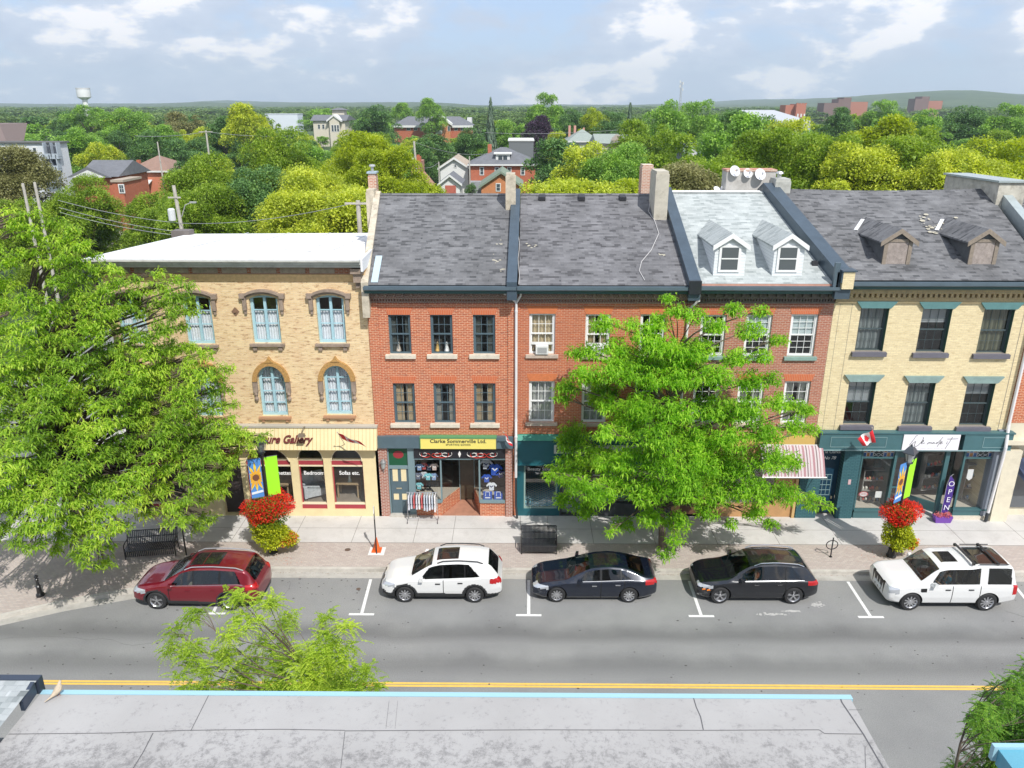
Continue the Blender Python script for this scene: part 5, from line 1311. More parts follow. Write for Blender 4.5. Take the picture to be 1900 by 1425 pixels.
o=b.build('lichen_patch',mat('lichen',(0.42,0.39,0.31),0.9),Ed);o['kind']='stuff'
parapet(Ed,22.45,22.75,0.42,0.45,mat('pale_metal',(0.42,0.47,0.47),0.45,metal=0.3,var=0.1),'parapet',ze=ZEE,zr_=ZRE)
a0=F(1788,352,37.4)
b=MB();zt_=F(1838,337,37.2).z
b.hexa([(22.2,37.2,12.8),(23.45,37.2,12.8),(23.3,42.0,12.0),(22.2,42.0,12.0),(22.2,37.2,zt_-0.05),(23.45,37.2,zt_-0.05),(23.3,42.0,zt_-0.1),(22.2,42.0,zt_-0.1)])
b.build('chimney_wall',mat('patched_render',(0.50,0.47,0.40),0.9,var=0.25,vscale=2.5,dirt=0.8,dscale=2),Ed)
b=MB()
b.hexa([(22.1,37.1,zt_-0.04),(23.55,37.1,zt_-0.04),(23.4,42.1,zt_-0.09),(22.1,42.1,zt_-0.09),(22.1,37.1,zt_+0.05),(23.55,37.1,zt_+0.05),(23.4,42.1,zt_+0.0),(22.1,42.1,zt_+0.0)])
b.build('chimney_coping',mat('pale_metal'),Ed)
FEb=fz(828)
xs=[fx(p,812)for p in(1517,1661,1783,1803,1872)]
b=MB();b.box(xs[0],fx(1676,812),YW-0.30,YW-0.004,FEb,FE-0.05);b.box(fx(1783,812),xs[4],YW-0.30,YW-0.004,FEb,FE-0.05)
b.box(xs[0]-0.02,xs[4]+0.05,YW-0.34,YW-0.005,FE-0.048,FE+0.02);b.build('fascia',TEAL2,Ed)
b=MB()
def framebox(b,a,c,z0,z1,y,t=0.02):
 b.box(a,c,y-0.012,y,z0,z0+t);b.box(a,c,y-0.012,y,z1-t,z1);b.box(a,a+t,y-0.012,y,z0+t,z1-t);b.box(c-t,c,y-0.012,y,z0+t,z1-t)
framebox(b,fx(1537,812),fx(1640,812),FEb+0.15,FE-0.2,YW-0.302);framebox(b,fx(1818,812),fx(1864,812),FEb+0.15,FE-0.2,YW-0.302)
b.box(xs[0],xs[4],YW-0.33,YW-0.303,FEb-0.02,FEb+0.03);b.build('fascia_moulding',mat('pale_teal',(0.22,0.33,0.34),0.5),Ed)
s0,s1=fx(1677,812,YW-0.34),fx(1782,812,YW-0.34)
sgn=MB().box(s0,s1,YW-0.345,YW-0.302,FEb+0.04,FE-0.06).build('shop_sign',mat('sign_white',(0.82,0.80,0.84),0.5),Ed)
STR=[[(580,205),(545,215),(500,310),(420,445)],[(425,475),(500,400),(575,335),(540,430),(555,485),(605,482),(690,395),(745,275),(722,245)],[(700,400),(760,350),(755,318),(715,355),(703,400),(740,418),(800,385)],[(850,432),(882,368),(868,415),(915,365),(912,408),(950,368),(962,412)],[(1022,372),(985,388),(980,416),(1030,375),(1032,412)],[(1112,374),(1075,385),(1065,415),(1100,405),(1150,335),(1220,240)],[(1180,325),(1112,490)],[(1165,410),(1220,370),(1215,345),(1175,380),(1172,428),(1250,388)],[(1345,372),(1325,410),(1352,410)],[(1348,345),(1344,355)],[(1450,240),(1400,370),(1320,540)],[(1330,292),(1600,284)]]
def stroke(b,pts,w,y,n=2):
 pts=[Vector(p)for p in pts]
 for _ in range(n):
  q_2=[pts[0]]
  for p,q2 in zip(pts,pts[1:]):q_2+=[p.lerp(q2,0.25),p.lerp(q2,0.75)]
  q_2.append(pts[-1]);pts=q_2
 for j,(p,q2)in enumerate(zip(pts,pts[1:])):
  if(q2-p).length>1e-4:b.bar((p.x,y-0.0002*(j%5),p.z),(q2.x,y-0.0002*(j%5),q2.z),0.005,w,0,up=(0,1,0))
def SP(x,y):return(s0+(s1-s0)*(x-250)/1400,0,FEb+0.04+(FE-FEb-0.1)*(575-y)/385)
b=MB()
for st_ in STR:stroke(b,[SP(x,y)for x,y in st_],0.034,YW-0.349)
b.build('sign_lettering',INK,sgn)
b=MB()
for x in range(510,1280,34):
 if x%5:stroke(b,[SP(x,522+x%7),SP(x+22,524+x%5)],0.018,YW-0.349,0)
b.build('small_lettering',mat('sign_grey',(0.35,0.35,0.36),0.6),sgn)
TB=brick('teal_painted_brick',(0.035,0.115,0.135),(0.045,0.13,0.15),(0.018,0.07,0.085),bw=0.215,bh=0.078,mort=0.012,stain=0.2,stcol=(0.07,0.17,0.19),stscale=2)
def xr(p,y=890):return fx(p,y)
b=MB();b.box(DX1-0.45,xr(1521),YW-0.1,YW+0.25,ZP,FEb);b.box(xr(1558),xr(1589),YW-0.12,YW+0.25,ZP,FEb);b.build('brick_pier',TB,Ed)
b=MB();b.box(xr(1521),xr(1558),YW+0.28,YW+0.33,ZP+0.1,FEb);dr=b.build('door',mat('navy_door',(0.008,0.04,0.075),0.3),Ed)
wall_text('The Clarke',(xr(1539),YW+0.272,FEb-0.35),0.19,LET,dr,name='door_lettering',off=0.003,ext=0.002)
wall_text('No 78',(xr(1538),YW+0.272,FEb-0.65),0.21,LET,dr,name='door_lettering',off=0.003,ext=0.002,shear=0.3)
b=MB();xa,xb=xr(1524),xr(1547)
for j in range(5):b.box(xa,xb,YW+0.262,YW+0.278,1.15+j*0.26,1.175+j*0.26)
for j in range(4):b.box(xa+(xb-xa)*j/3-0.01,xa+(xb-xa)*j/3+0.01,YW+0.264,YW+0.279,1.15,2.2)
b.build('door_muntin',mat('pale_teal'),dr)
MB().box(xr(1550),xr(1550)+0.06,YW+0.2,YW+0.27,1.0,1.12).build('door_knob',mat('brass'),dr)
LEAD=mat('lead_white',(0.62,0.62,0.64),0.5)
def leaded(parent,a,c,z0,z1,y):
 g=MB();cols=[mat('stain_blue',(0.04,0.1,0.25),0.2),mat('stain_amber',(0.35,0.16,0.06),0.2),mat('stain_dark',(0.04,0.05,0.05),0.2)]
 n=9;w=(c-a)/n
 q=random.Random(int(a*100))
 for i in range(n):
  for j in range(2):
   if 3<=i<=5:k=2
   else:k=(i+j)%2
   g.face([(a+w*i,y,z0+(z1-z0)*j/2),(a+w*(i+1),y,z0+(z1-z0)*j/2),(a+w*(i+1),y,z0+(z1-z0)*(j+1)/2),(a+w*i,y,z0+(z1-z0)*(j+1)/2)],k)
 o=g.build('leaded_transom',cols,parent)
 b=MB();t=0.009
 for i in range(n+1):
  if i in(4,5):continue
  b.box(a+w*i-t,a+w*i+t,y-0.02,y-0.003,z0,z1)
 for z in(z0,(z0+z1)/2,z1):b.box(a,a+w*3,y-0.021,y-0.004,z-t,z+t);b.box(c-w*3,c,y-0.021,y-0.004,z-t,z+t)
 xm=(a+c)/2;zm=(z0+z1)/2
 for s in(-1,1):
  for s2 in(-1,1):
   b.bar((xm+s*w*1.5,y-0.012,zm),(xm,y-0.012,zm+s2*(z1-z0)/2),0.016,0.016)
   b.bar((xm,y-0.013,zm+s2*0.03),(xm+s*w*1.5,y-0.013,zm+s2*(z1-z0)/2),0.016,0.016)
 b.build('lead_cames',LEAD,o)
lw0,lw1=xr(1592),xr(1651);zt0,zt1=FEb-0.46,FEb-0.05
b=MB()
b.box(lw0,lw1+0.1,YW-0.08,YW+0.1,ZP,0.5);b.box(lw0,lw1+0.1,YW-0.12,YW+0.1,0.5,0.58);b.box(lw0-0.02,lw0+0.05,YW-0.05,YW+0.1,0.58,FEb);b.box(lw1,lw1+0.12,YW-0.08,YW+0.1,0.58,FEb)
b.box(lw0+0.05,lw1,YW-0.02,YW+0.08,zt0-0.07,zt0);b.box(lw0+0.05,lw1,YW-0.02,YW+0.08,zt1,FEb)
rc0,rc1=xr(1745),xr(1752);rw0,rw1=xr(1782),xr(1846)
b.box(rc0-0.02,rc1+0.0,YW-0.08,YW+0.06,ZP,FEb)
b.box(rw0-0.09,rw0,YW-0.06,YW+0.08,0.6,FEb);b.box(rw1,xr(1852),YW-0.06,YW+0.1,ZP,FEb)
for p in(1853,1860,1867):b.box(xr(p),xr(p)+0.09,YW-0.16,YW+0.1,ZP,FEb)
b.box(rw0,rw1,YW-0.02,YW+0.08,zt0-0.07,zt0);b.box(rw0,rw1,YW-0.02,YW+0.08,zt1,FEb)
b.box(rw0-0.09,rw1,YW-0.1,YW+0.1,0.32,0.58);b.box(rw0-0.12,rw1+0.05,YW-0.14,YW+0.1,0.58,0.65)
k0=xr(1718)
b.hexa([(rw0-0.12,YW-0.04,ZP),(rw0-0.03,YW+0.02,ZP),(k0+0.1,YW+1.4,ZP),(k0,YW+1.34,ZP),(rw0-0.12,YW-0.04,0.62),(rw0-0.03,YW+0.02,0.62),(k0+0.1,YW+1.4,0.62),(k0,YW+1.34,0.62)])
b.hexa([(k0-0.04,YW+1.3,ZP),(k0+0.06,YW+1.3,ZP),(k0+0.06,YW+1.4,ZP),(k0-0.04,YW+1.4,ZP),(k0-0.04,YW+1.3,FEb),(k0+0.06,YW+1.3,FEb),(k0+0.06,YW+1.4,FEb),(k0-0.04,YW+1.4,FEb)])
m0=xr(1664)
b.box(m0-0.5,m0,YW+1.3,YW+1.4,ZP,FEb);b.box(m0,k0-0.04,YW+1.3,YW+1.4,2.6,FEb)
b.box(lw1+0.12,lw1+0.2,YW+0.1,YW+1.3,ZP,FEb)
b.build('shop_front',mat('teal_shopfront',(0.05,0.125,0.135),0.45),Ed)
MB().box(rw0-0.1,rw1+0.2,YW-0.2,YW+0.2,ZP-0.05,0.318).build('stone_plinth',STONE,Ed)
leaded(Ed,lw0+0.06,lw1-0.01,zt0,zt1,YW+0.05);leaded(Ed,rw0+0.01,rw1-0.01,zt0,zt1,YW+0.05)
for P_ in([(lw0,YW+0.03,0.58),(lw1,YW+0.03,0.58),(lw1,YW+0.03,zt0),(lw0,YW+0.03,zt0)],[(rw0,YW+0.03,0.65),(rw1,YW+0.03,0.65),(rw1,YW+0.03,zt0),(rw0,YW+0.03,zt0)],[(rw0-0.08,YW,0.62),(k0+0.05,YW+1.37,0.62),(k0+0.05,YW+1.37,FEb),(rw0-0.08,YW,FEb)],[(m0,YW+1.35,ZP),(k0,YW+1.35,ZP),(k0,YW+1.35,2.6),(m0,YW+1.35,2.6)]):
 g=MB();g.face(P_);g.build('shop_glass',SHOPGLASS,Ed)
b=MB();b.box(m0+0.05,m0+0.13,YW+1.28,YW+1.34,ZP,2.6);b.box(k0-0.14,k0-0.06,YW+1.28,YW+1.34,ZP,2.6);b.box(m0+0.13,k0-0.14,YW+1.28,YW+1.34,1.0,1.08);b.build('glass_door',mat('teal_shopfront'),Ed)
MB().box(xr(1645)-0.02,rw0,YW+0.1,YW+1.5,ZP,ZP+0.01).build('entry_floor',SLAB,Ed)
for P_ in([(xr(1560),YW+0.26),(lw1+0.1,YW+0.12),(lw1+0.1,YW+1.4),(xr(1560),YW+1.4)],[(rw0,YW+0.1),(EX1-0.4,YW+0.1),(EX1-0.4,YW+1.45),(k0+0.1,YW+1.45)]):
 b=MB();b.prism(P_,0.5,0.56,'Z');b.build('display_floor',mat('display_felt'),Ed)
room(Ed,EX0+1.5,EX1-0.4,YW+1.45,YW+4,0.2,FEb+0.2,mat('craft_wall',(0.13,0.13,0.125),0.9,var=0.3,vscale=1.2),INF)
X=F(1880,740,YW-0.2).x
b=MB();b.tube([(X+0.55,YW-0.35,ZEE-0.3),(X+0.1,YW-0.15,ZEE-1.0),(X+0.1,YW-0.15,4.9),(X+0.0,YW-0.45,3.9),(X+0.0,YW-0.42,3.3),(X-0.05,YW-0.35,0.6)],0.07,8);b.build('downspout',WPIPE,Ed)
b=MB();b.tube([(X-0.05,YW-0.35,0.6),(X-0.1,YW-0.4,0.2)],0.08,8);b.build('drain_boot',mat('black_iron'),Ed)
MB().box(xr(1572),xr(1577),YW-0.13,YW-0.122,1.9,2.15).build('small_notice',mat('notice_pink',(0.6,0.4,0.42),0.6),Ed)
FX0,FX1=EX1+0.05,EX1+14
Fd=thing('right_edge_building','red brick building with cream pilaster and rounded dark awning at the right edge','building',(FX0+4,YW,0))
b=MB();b.box(FX0,FX1,YW,YBK,4.9,ZE);b.build('wall',RB,Fd)
b=MB();b.box(FX0,FX1,YW,YBK-0.1,3.7,4.89);b.box(FX0+0.0,FX0+0.75,YW-0.35,YW+0.4,ZP,3.7);b.box(FX0-0.05,FX0+3.5,YW-0.4,YW-0.003,4.0,4.2);b.box(FX0+3.4,FX1,YW-0.1,YBK-0.1,ZP,3.69);b.box(FX0+0.751,FX0+3.399,YW+0.3,YW+0.5,ZP,3.69)
b.build('cream_front',mat('cream_render',(0.66,0.60,0.46),0.7,var=0.08,dirt=0.2),Fd)
b=MB();b.box(FX0-0.35,FX0-0.005,YW-0.12,YW+0.3,ZP,4.6);b.build('grey_jamb',mat('grey_jamb',(0.25,0.28,0.33),0.6),Fd)
MB().box(FX0+1.1,FX0+3.0,YW+0.2,YW+0.29,0.6,3.0).build('shop_window',mat('dormer_glass'),Fd)
b=MB();xc=FX0+2.05
for i in range(10):
 t0,t1=math.pi*i/10,math.pi*(i+1)/10
 b.face([(xc-1.2*math.cos(t0),YW+0.1,2.6+0.9*math.sin(t0)),(xc-1.2*math.cos(t1),YW+0.1,2.6+0.9*math.sin(t1)),(xc-1.1*math.cos(t1),YW-0.9,2.25+0.4*math.sin(t1)),(xc-1.1*math.cos(t0),YW-0.9,2.25+0.4*math.sin(t0))])
b.build('awning',mat('navy_canvas',(0.06,0.08,0.15),0.8),Fd)
b=MB();b.face([(FX0+0.2,EY,ZEE),(FX1,EY,ZEE),(FX1,YR,13.95),(22.8,YR,13.95)]);b.face([(22.8,YR,13.95),(FX1,YR,13.95),(FX1,YBK,11.2),(22.8,YBK,11.2)]);b.build('roof',SH_DARK,Fd)
b=MB();p=F(1893,352,40);b.box(p.x-0.1,p.x+1.0,40,40.8,12,p.z);b.build('chimney',REDOLD,Fd)
# LEAVES AND TREES
def np_mesh(name,V,Fq,mats):
 me=bpy.data.meshes.new(name)
 nV,nF,k=len(V),len(Fq),Fq.shape[1]
 me.vertices.add(nV);me.vertices.foreach_set('co',V.astype(np.float32).ravel())
 me.loops.add(nF*k);me.loops.foreach_set('vertex_index',Fq.astype(np.int32).ravel())
 me.polygons.add(nF);me.polygons.foreach_set('loop_start',np.arange(0,nF*k,k,dtype=np.int32))
 me.polygons.foreach_set('loop_total',np.full(nF,k,dtype=np.int32))
 for m in(mats if isinstance(mats,(list,tuple))else[mats]):me.materials.append(m)
 me.update(calc_edges=True)
 return me
def frond_quads(P,az,pitch,ln,wd,droop):
 """P (N,3); each leaf is one bent diamond: base, left, tip, right"""
 d=np.stack([np.cos(az)*np.cos(pitch),np.sin(az)*np.cos(pitch),np.sin(pitch)],1)
 s=np.stack([-np.sin(az),np.cos(az),np.zeros_like(az)],1)
 mid=P+d*(ln*0.5)[:,None]
 tip=P+d*ln[:,None];tip[:,2]-=droop*ln
 V=np.empty((len(P),4,3));V[:,0]=P;V[:,1]=mid+s*(wd*0.5)[:,None];V[:,2]=tip;V[:,3]=mid-s*(wd*0.5)[:,None]
 Fq=np.arange(len(P)*4).reshape(-1,4)
 return V.reshape(-1,3),Fq
def compound_quads(rs,P,az,pitch,ln,droop,pairs=9,lw=0.014,ll=0.042):
 """feather leaves: leaflets set in pairs along a drooping stalk"""
 out=[]
 d=np.stack([np.cos(az)*np.cos(pitch),np.sin(az)*np.cos(pitch),np.sin(pitch)],1)
 s=np.stack([-np.sin(az),np.cos(az),np.zeros_like(az)],1)
 for i in range(pairs):
  t=(i+1)/pairs
  base=P+d*(ln*t)[:,None];base[:,2]-=droop*ln*t*t
  for sg in(-1,1):
   k=ll*(0.7+0.6*rs.rand(len(P)))*(1.1-0.5*t)
   a=s*sg*0.85+d*0.5;a[:,2]-=0.25+0.3*rs.rand(len(P))
   a/=np.linalg.norm(a,axis=1)[:,None]
   b=d*(lw)
   tip=base+a*k[:,None];mid=base+a*(k*0.5)[:,None]
   V=np.empty((len(P),4,3));V[:,0]=base;V[:,1]=mid+b;V[:,2]=tip;V[:,3]=mid-b
   out.append(V.reshape(-1,3))
 V=np.concatenate(out);return V,np.arange(len(V)).reshape(-1,4)
BARK=mat('honey_locust_bark',(0.13,0.10,0.075),0.9,var=0.3,vscale=6,bump=0.4)
def street_tree(name,label,base,lobes,leafm,seed,r0=0.16,compound=False,density=125,fl=0.30,fwd=0.095,fork=2.6,extra=None,hang=1.0):
 rs=np.random.RandomState(seed);rr=random.Random(seed)
 T=thing(name,label,'tree',base)
 base=Vector(base)
 L=[Vector(l[:3])for l in lobes];R_=[l[3]for l in lobes]
 zmax=max(p.z for p in L)
 top=Vector((base.x+rr.uniform(-.2,.2),base.y+rr.uniform(-.2,.2),base.z+(zmax-base.z)*0.82))
 b=MB()
 n=10
 tp=[base.lerp(top,i/n)+Vector((0.12*math.sin(i*1.1+seed),0.12*math.cos(i*0.9+seed),0))*(i>0)for i in range(n+1)]
 b.tube(tp,[r0*(1.25 if i==0 else 1)*(1-0.86*i/n)for i in range(n+1)],10)
 b.build('trunk',BARK,T,smooth=True)
 br=MB()
 for p,r in zip(L,R_):
  hz=math.hypot(p.x-base.x,p.y-base.y)
  zs=max(base.z+fork*0.75,min(top.z-0.2,p.z-0.55*hz-0.3))
  k=(zs-base.z)/(top.z-base.z)*n;i=int(max(0,min(n-1,k)))
  s=tp[i].lerp(tp[i+1],max(0,min(1,k-i)))
  mid=s.lerp(p,0.5)+Vector((rr.uniform(-.2,.2),rr.uniform(-.2,.2),0.12*hz))
  rb=(0.012+0.011*(p-s).length)*(0.45 if compound else 1)
  rb=min(rb,r0*0.45)
  pts=[s,s.lerp(mid,0.5)+Vector((0,0,0.05*hz)),mid,mid.lerp(p,0.6),p]
  br.tube(pts,[rb,rb*0.8,rb*0.6,rb*0.4,rb*0.18],5,cap=False)
  for _ in range(4):
   e_=p+Vector((rr.gauss(0,1),rr.gauss(0,1),rr.gauss(0,0.4))).normalized()*r*0.85
   br.tube([mid.lerp(p,0.6),mid.lerp(p,0.6).lerp(e_,0.5)+Vector((0,0,0.08)),e_],[rb*0.3,rb*0.2,0.004],4,cap=False)
 br.build('branches',BARK,T,smooth=True)
 PP=[]
 for p,r in zip(L,R_):
  k=max(6,int(density*r*r))
  u=rs.normal(size=(k,3));u/=np.linalg.norm(u,axis=1)[:,None]
  rad=rs.rand(k)**0.45
  q=u*rad[:,None]*r*np.array([1.0,1.0,0.62]);q[:,2]+=-0.12*r*(u[:,0]**2+u[:,1]**2)*hang
  PP.append(np.array(p)[None]+q)
 P=np.concatenate(PP)
 m=7
 Pn=np.repeat(P,m,0)+rs.normal(size=(len(P)*m,3))*0.05
 N=len(Pn)
 az=rs.rand(N)*2*np.pi;pt=rs.normal(0.05,0.35,N);dr=0.25+0.5*rs.rand(N)
 ln=fl*(0.7+0.6*rs.rand(N))
 if compound:V,Fq=compound_quads(rs,Pn,az,pt,ln,dr)
 else:V,Fq=frond_quads(Pn,az,pt,ln,fwd*(0.7+0.6*rs.rand(N)),dr)
 V=V-np.array(base)[None]
 me=np_mesh('crown',V,Fq,leafm)
 o=bpy.data.objects.new('crown',me);C.objects.link(o);o.parent=T
 return T
LF_BRIGHT=leafmat('honey_locust_leaf',((0.14,0.31,0.02),(0.29,0.54,0.04),(0.48,0.70,0.08)),0.52)
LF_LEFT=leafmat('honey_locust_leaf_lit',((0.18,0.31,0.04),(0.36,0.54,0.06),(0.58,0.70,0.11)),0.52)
LF_YEL=leafmat('honey_locust_leaf_yellowish',((0.20,0.32,0.02),(0.36,0.50,0.05),(0.52,0.62,0.08)),0.45)
LF_DK=leafmat('honey_locust_leaf_dark',((0.08,0.20,0.03),(0.15,0.32,0.035),(0.26,0.42,0.05)),0.4)
def lobes_from(lst,ox,oy,sc,depth,rscale=1.0):
 out=[]
 for(x,y,r)in lst:
  px,py=ox+x/sc,oy+y/sc
  Y=depth(px,py);p=F(px,py,Y)
  d=math.cos(PITCH)*p.y-math.sin(PITCH)*(p.z-HC)
  out.append((p.x,p.y,p.z,r/sc/FPX*d*rscale))
 return out
CL=[(655,30,42),(700,95,60),(610,150,70),(800,120,70),(985,90,60),(1130,95,50),(1080,190,80),(1220,245,55),(900,170,70),(330,160,80),(470,165,50),(540,215,90),(185,310,50),(250,300,70),(385,275,80),(620,270,100),(800,300,100),(1000,330,80),(1130,325,60),(150,480,70),(125,545,45),(240,420,90),(400,400,110),(560,430,110),(720,430,110),(900,430,100),(1080,450,90),(1180,440,60),(350,570,70),(520,580,110),(700,600,110),(880,590,110),(1050,600,110),(1220,560,80),(1330,590,60),(1375,600,35),(335,720,62),(440,700,100),(600,740,120),(800,740,120),(980,740,110),(1150,720,100),(1300,680,70),(1390,700,45),(330,862,80),(450,850,110),(640,870,120),(820,880,120),(1000,870,120),(1180,850,100),(1280,860,70),(125,955,46),(60,940,35),(200,980,80),(130,1050,60),(300,1020,90),(400,960,100),(560,1000,120),(740,1000,120),(920,1000,120),(1090,1010,110),(1250,1020,90),(1380,1060,65),(1470,1090,35),(230,1100,70),(420,1180,60),(370,1220,28),(560,1140,80),(700,1170,80),(850,1110,70),(980,1180,38),(1180,1180,38),(1100,1120,70),(690,1260,45),(650,1335,45)]
def dep_c(px,py):
 W=255 if py>800 else 120+(py-540)*0.55
 u=min(1,abs(px-1245)/max(60,W));k=(py-545)/480.0
 return 29.5-(0.6+2.9*min(1,max(0,k)*1.25))*math.sqrt(max(0,1-u*u))*(0.75+0.25*math.sin(px*0.13+py*0.07))
q=random.Random(21)
ctr=lobes_from(CL,1000,540,2.741,dep_c,1.0)
for i in range(26):
 z=q.uniform(3.2,9.6);w=4.6*(1-(z-3)/9.5)
 ctr.append((5.9+q.uniform(-w,w),29.6+q.uniform(-0.6,1.7),z,q.uniform(0.6,0.95)))
street_tree('honey_locust_tree','bright green honey locust on the pavement in front of the beauty salon and awning',(6.25,29.35,0.15),ctr,LF_BRIGHT,3,r0=0.15,density=260,fl=0.185,fwd=0.052)
def inpoly(x,y,P):
 c=False;n=len(P)
 for i in range(n):
  a,b2=P[i],P[(i+1)%n]
  if(a[1]>y)!=(b2[1]>y)and x<(b2[0]-a[0])*(y-a[1])/(b2[1]-a[1])+a[0]:c=not c
 return c
LP=[(-130,385),(20,382),(90,395),(133,400),(180,440),(190,480),(230,505),(296,500),(355,527),(378,562),(350,593),(345,633),(390,657),(425,675),(440,720),(430,745),(440,775),(455,805),(430,860),(412,900),(390,935),(385,985),(335,975),(285,962),(235,985),(185,1062),(150,1040),(115,1035),(95,1000),(55,1020),(0,1000),(-130,990)]
def dep_l(px,py):
 k=min(1,max(0,(py-385)/560.0))
 u=min(1,abs(px-130)/330.0)
 return 30.2-(0.8+(4.4+2.8*min(1,max(0,(260-px)/220.0)))*k)*math.sqrt(max(0.0,1-u*u))-0.5*math.sin(px*0.05+py*0.03)
pts=[];q=random.Random(9)
for _ in range(9000):
 x,y=q.uniform(-130,460),q.uniform(380,1065)
 r=q.uniform(22,36)
 if not inpoly(x,y,LP):continue
 if any((x-a)**2+(y-b2)**2<(0.50*(r+c))**2 for a,b2,c in pts):continue
 if any((x-gx)**2/gw**2+(y-gy)**2/gh**2<1 for gx,gy,gw,gh in((55,505,60,22),(105,545,35,16),(125,690,34,12),(215,870,30,18),(330,895,26,22),(60,960,30,12),(20,640,26,14),(250,600,20,14),(95,800,28,14),(300,740,20,14),(170,770,18,12),(385,800,14,20))):continue
 edge=not all(inpoly(x+dx,y+dy,LP)for dx,dy in((r,0),(-r,0),(0,r),(0,-r)))
 pts.append((x,y,r*(0.58 if edge else 0.84)))
pts+=[(440,812,20),(455,822,15),(425,800,22),(468,815,11),(430,850,18),(412,878,20),(470,838,9),(402,905,22)]
lob=lobes_from(pts,0,0,1,dep_l,1.0)
for(x_,y_,r_)in((480,812,11),(493,806,8),(466,828,11),(455,802,14)):
 p=F(x_,y_,28.2);lob.append((p.x,p.y,p.z,r_*0.0222))
lobA=[l for i,l in enumerate(lob)if not(l[0]<-21.3 or(l[2]>9.6 and l[0]<-17.5))]
lobB=[l for i,l in enumerate(lob)if(l[0]<-21.3 or(l[2]>9.6 and l[0]<-17.5))]
for i in range(20):
 z=q.uniform(4,10.5);w=4.8*(1-(z-3)/11)
 lobA.append((-17.8+q.uniform(-w,w),30.1+q.uniform(-1.0,0.9),z,q.uniform(0.6,0.9)))
for i in range(30):
 z=q.uniform(4,12.0);w=4.2*(1-(z-3)/14)
 lobB.append((-23.4+q.uniform(-w,w),29.6+q.uniform(-1.5,1.5),z,q.uniform(0.6,0.95)))
g_=G(150,990,0.15)
street_tree('honey_locust_tree','large honey locust hiding the left half of the yellow brick furniture building',(g_.x,g_.y-0.1,0.15),lobA,LF_LEFT,5,r0=0.2,density=190,fl=0.19,fwd=0.052,fork=2.4)
street_tree('honey_locust_tree','tall honey locust cut off by the left edge, beside the bollard corner',(-24.3,28.6,0.15),lobB,LF_LEFT,8,r0=0.22,density=175,fl=0.20,fwd=0.055,fork=3)
BLb=[(1150,120,55),(1300,120,50),(1190,110,30),(1340,130,40),(1180,200,40),(960,210,60),(1240,240,40),(850,300,45),(830,370,45),(940,380,70),(1110,320,60),(1110,400,70),(900,470,50),(1000,490,35),(1270,340,45),(1380,260,45),(1420,225,35),(1360,330,35),(1350,400,45),(1220,470,80),(1600,230,35),(1590,290,45),(1680,270,45),(1560,380,90),(1450,400,60),(1700,360,45),(1640,430,70),(1500,480,90),(1380,470,70),(1740,480,50),(1800,490,45),(930,560,55),(1050,560,70),(1200,570,70),(1350,560,80),(1500,570,80),(1620,570,70),(1770,560,35),(1840,562,28),(1100,640,90),(1300,660,110),(1500,660,110),(950,650,60),(1650,650,80)]
def dep_b(px,py):return 12.6+0.9*math.sin(px*0.03+py*0.02)+(0.6 if py<1150 else 0)
lb=lobes_from(BLb,0,1060,2.639,dep_b,0.98)
q=random.Random(4)
for i in range(14):lb.append((q.uniform(-5.8,-3.6),12.6+q.uniform(-1.3,1.3),q.uniform(4.5,7.0),q.uniform(0.5,0.8)))
street_tree('young_honey_locust','sparse yellow-green honey locust top showing above the blue-edged flat roof',(-4.2,12.7,0.1),lb,LF_YEL,12,r0=0.1,compound=True,density=215,fl=0.23,fork=2.5)
BR=[(1880,390,45),(1820,440,50),(1880,480,70),(1790,500,55),(1760,560,65),(1850,600,80),(1610,610,50),(1700,640,75),(1590,680,50),(1650,720,75),(1800,720,90),(1890,690,60),(1620,800,55),(1720,830,80),(1830,800,60),(1650,880,60),(1700,930,60),(1760,900,60),(1950,600,120),(1980,450,90),(2000,780,120),(1800,1000,90),(1950,950,110)]
lb=lobes_from(BR,1250,1100,2.923,lambda px,py:12.0+0.5*math.sin(px*0.04+py*0.03),0.72)
lb=[(x+0.22,y,z,r)for x,y,z,r in lb]
q=random.Random(6)
for i in range(16):lb.append((10.4+q.uniform(-0.9,1.6),12.0+q.uniform(-1.4,1.2),q.uniform(3.6,6.8),q.uniform(0.5,0.8)))
street_tree('young_honey_locust','dense green honey locust at the lower right corner beside the light blue roof',(9.0,12.2,0.1),lb,LF_DK,14,r0=0.1,compound=True,density=210,fl=0.22,fork=2.2)
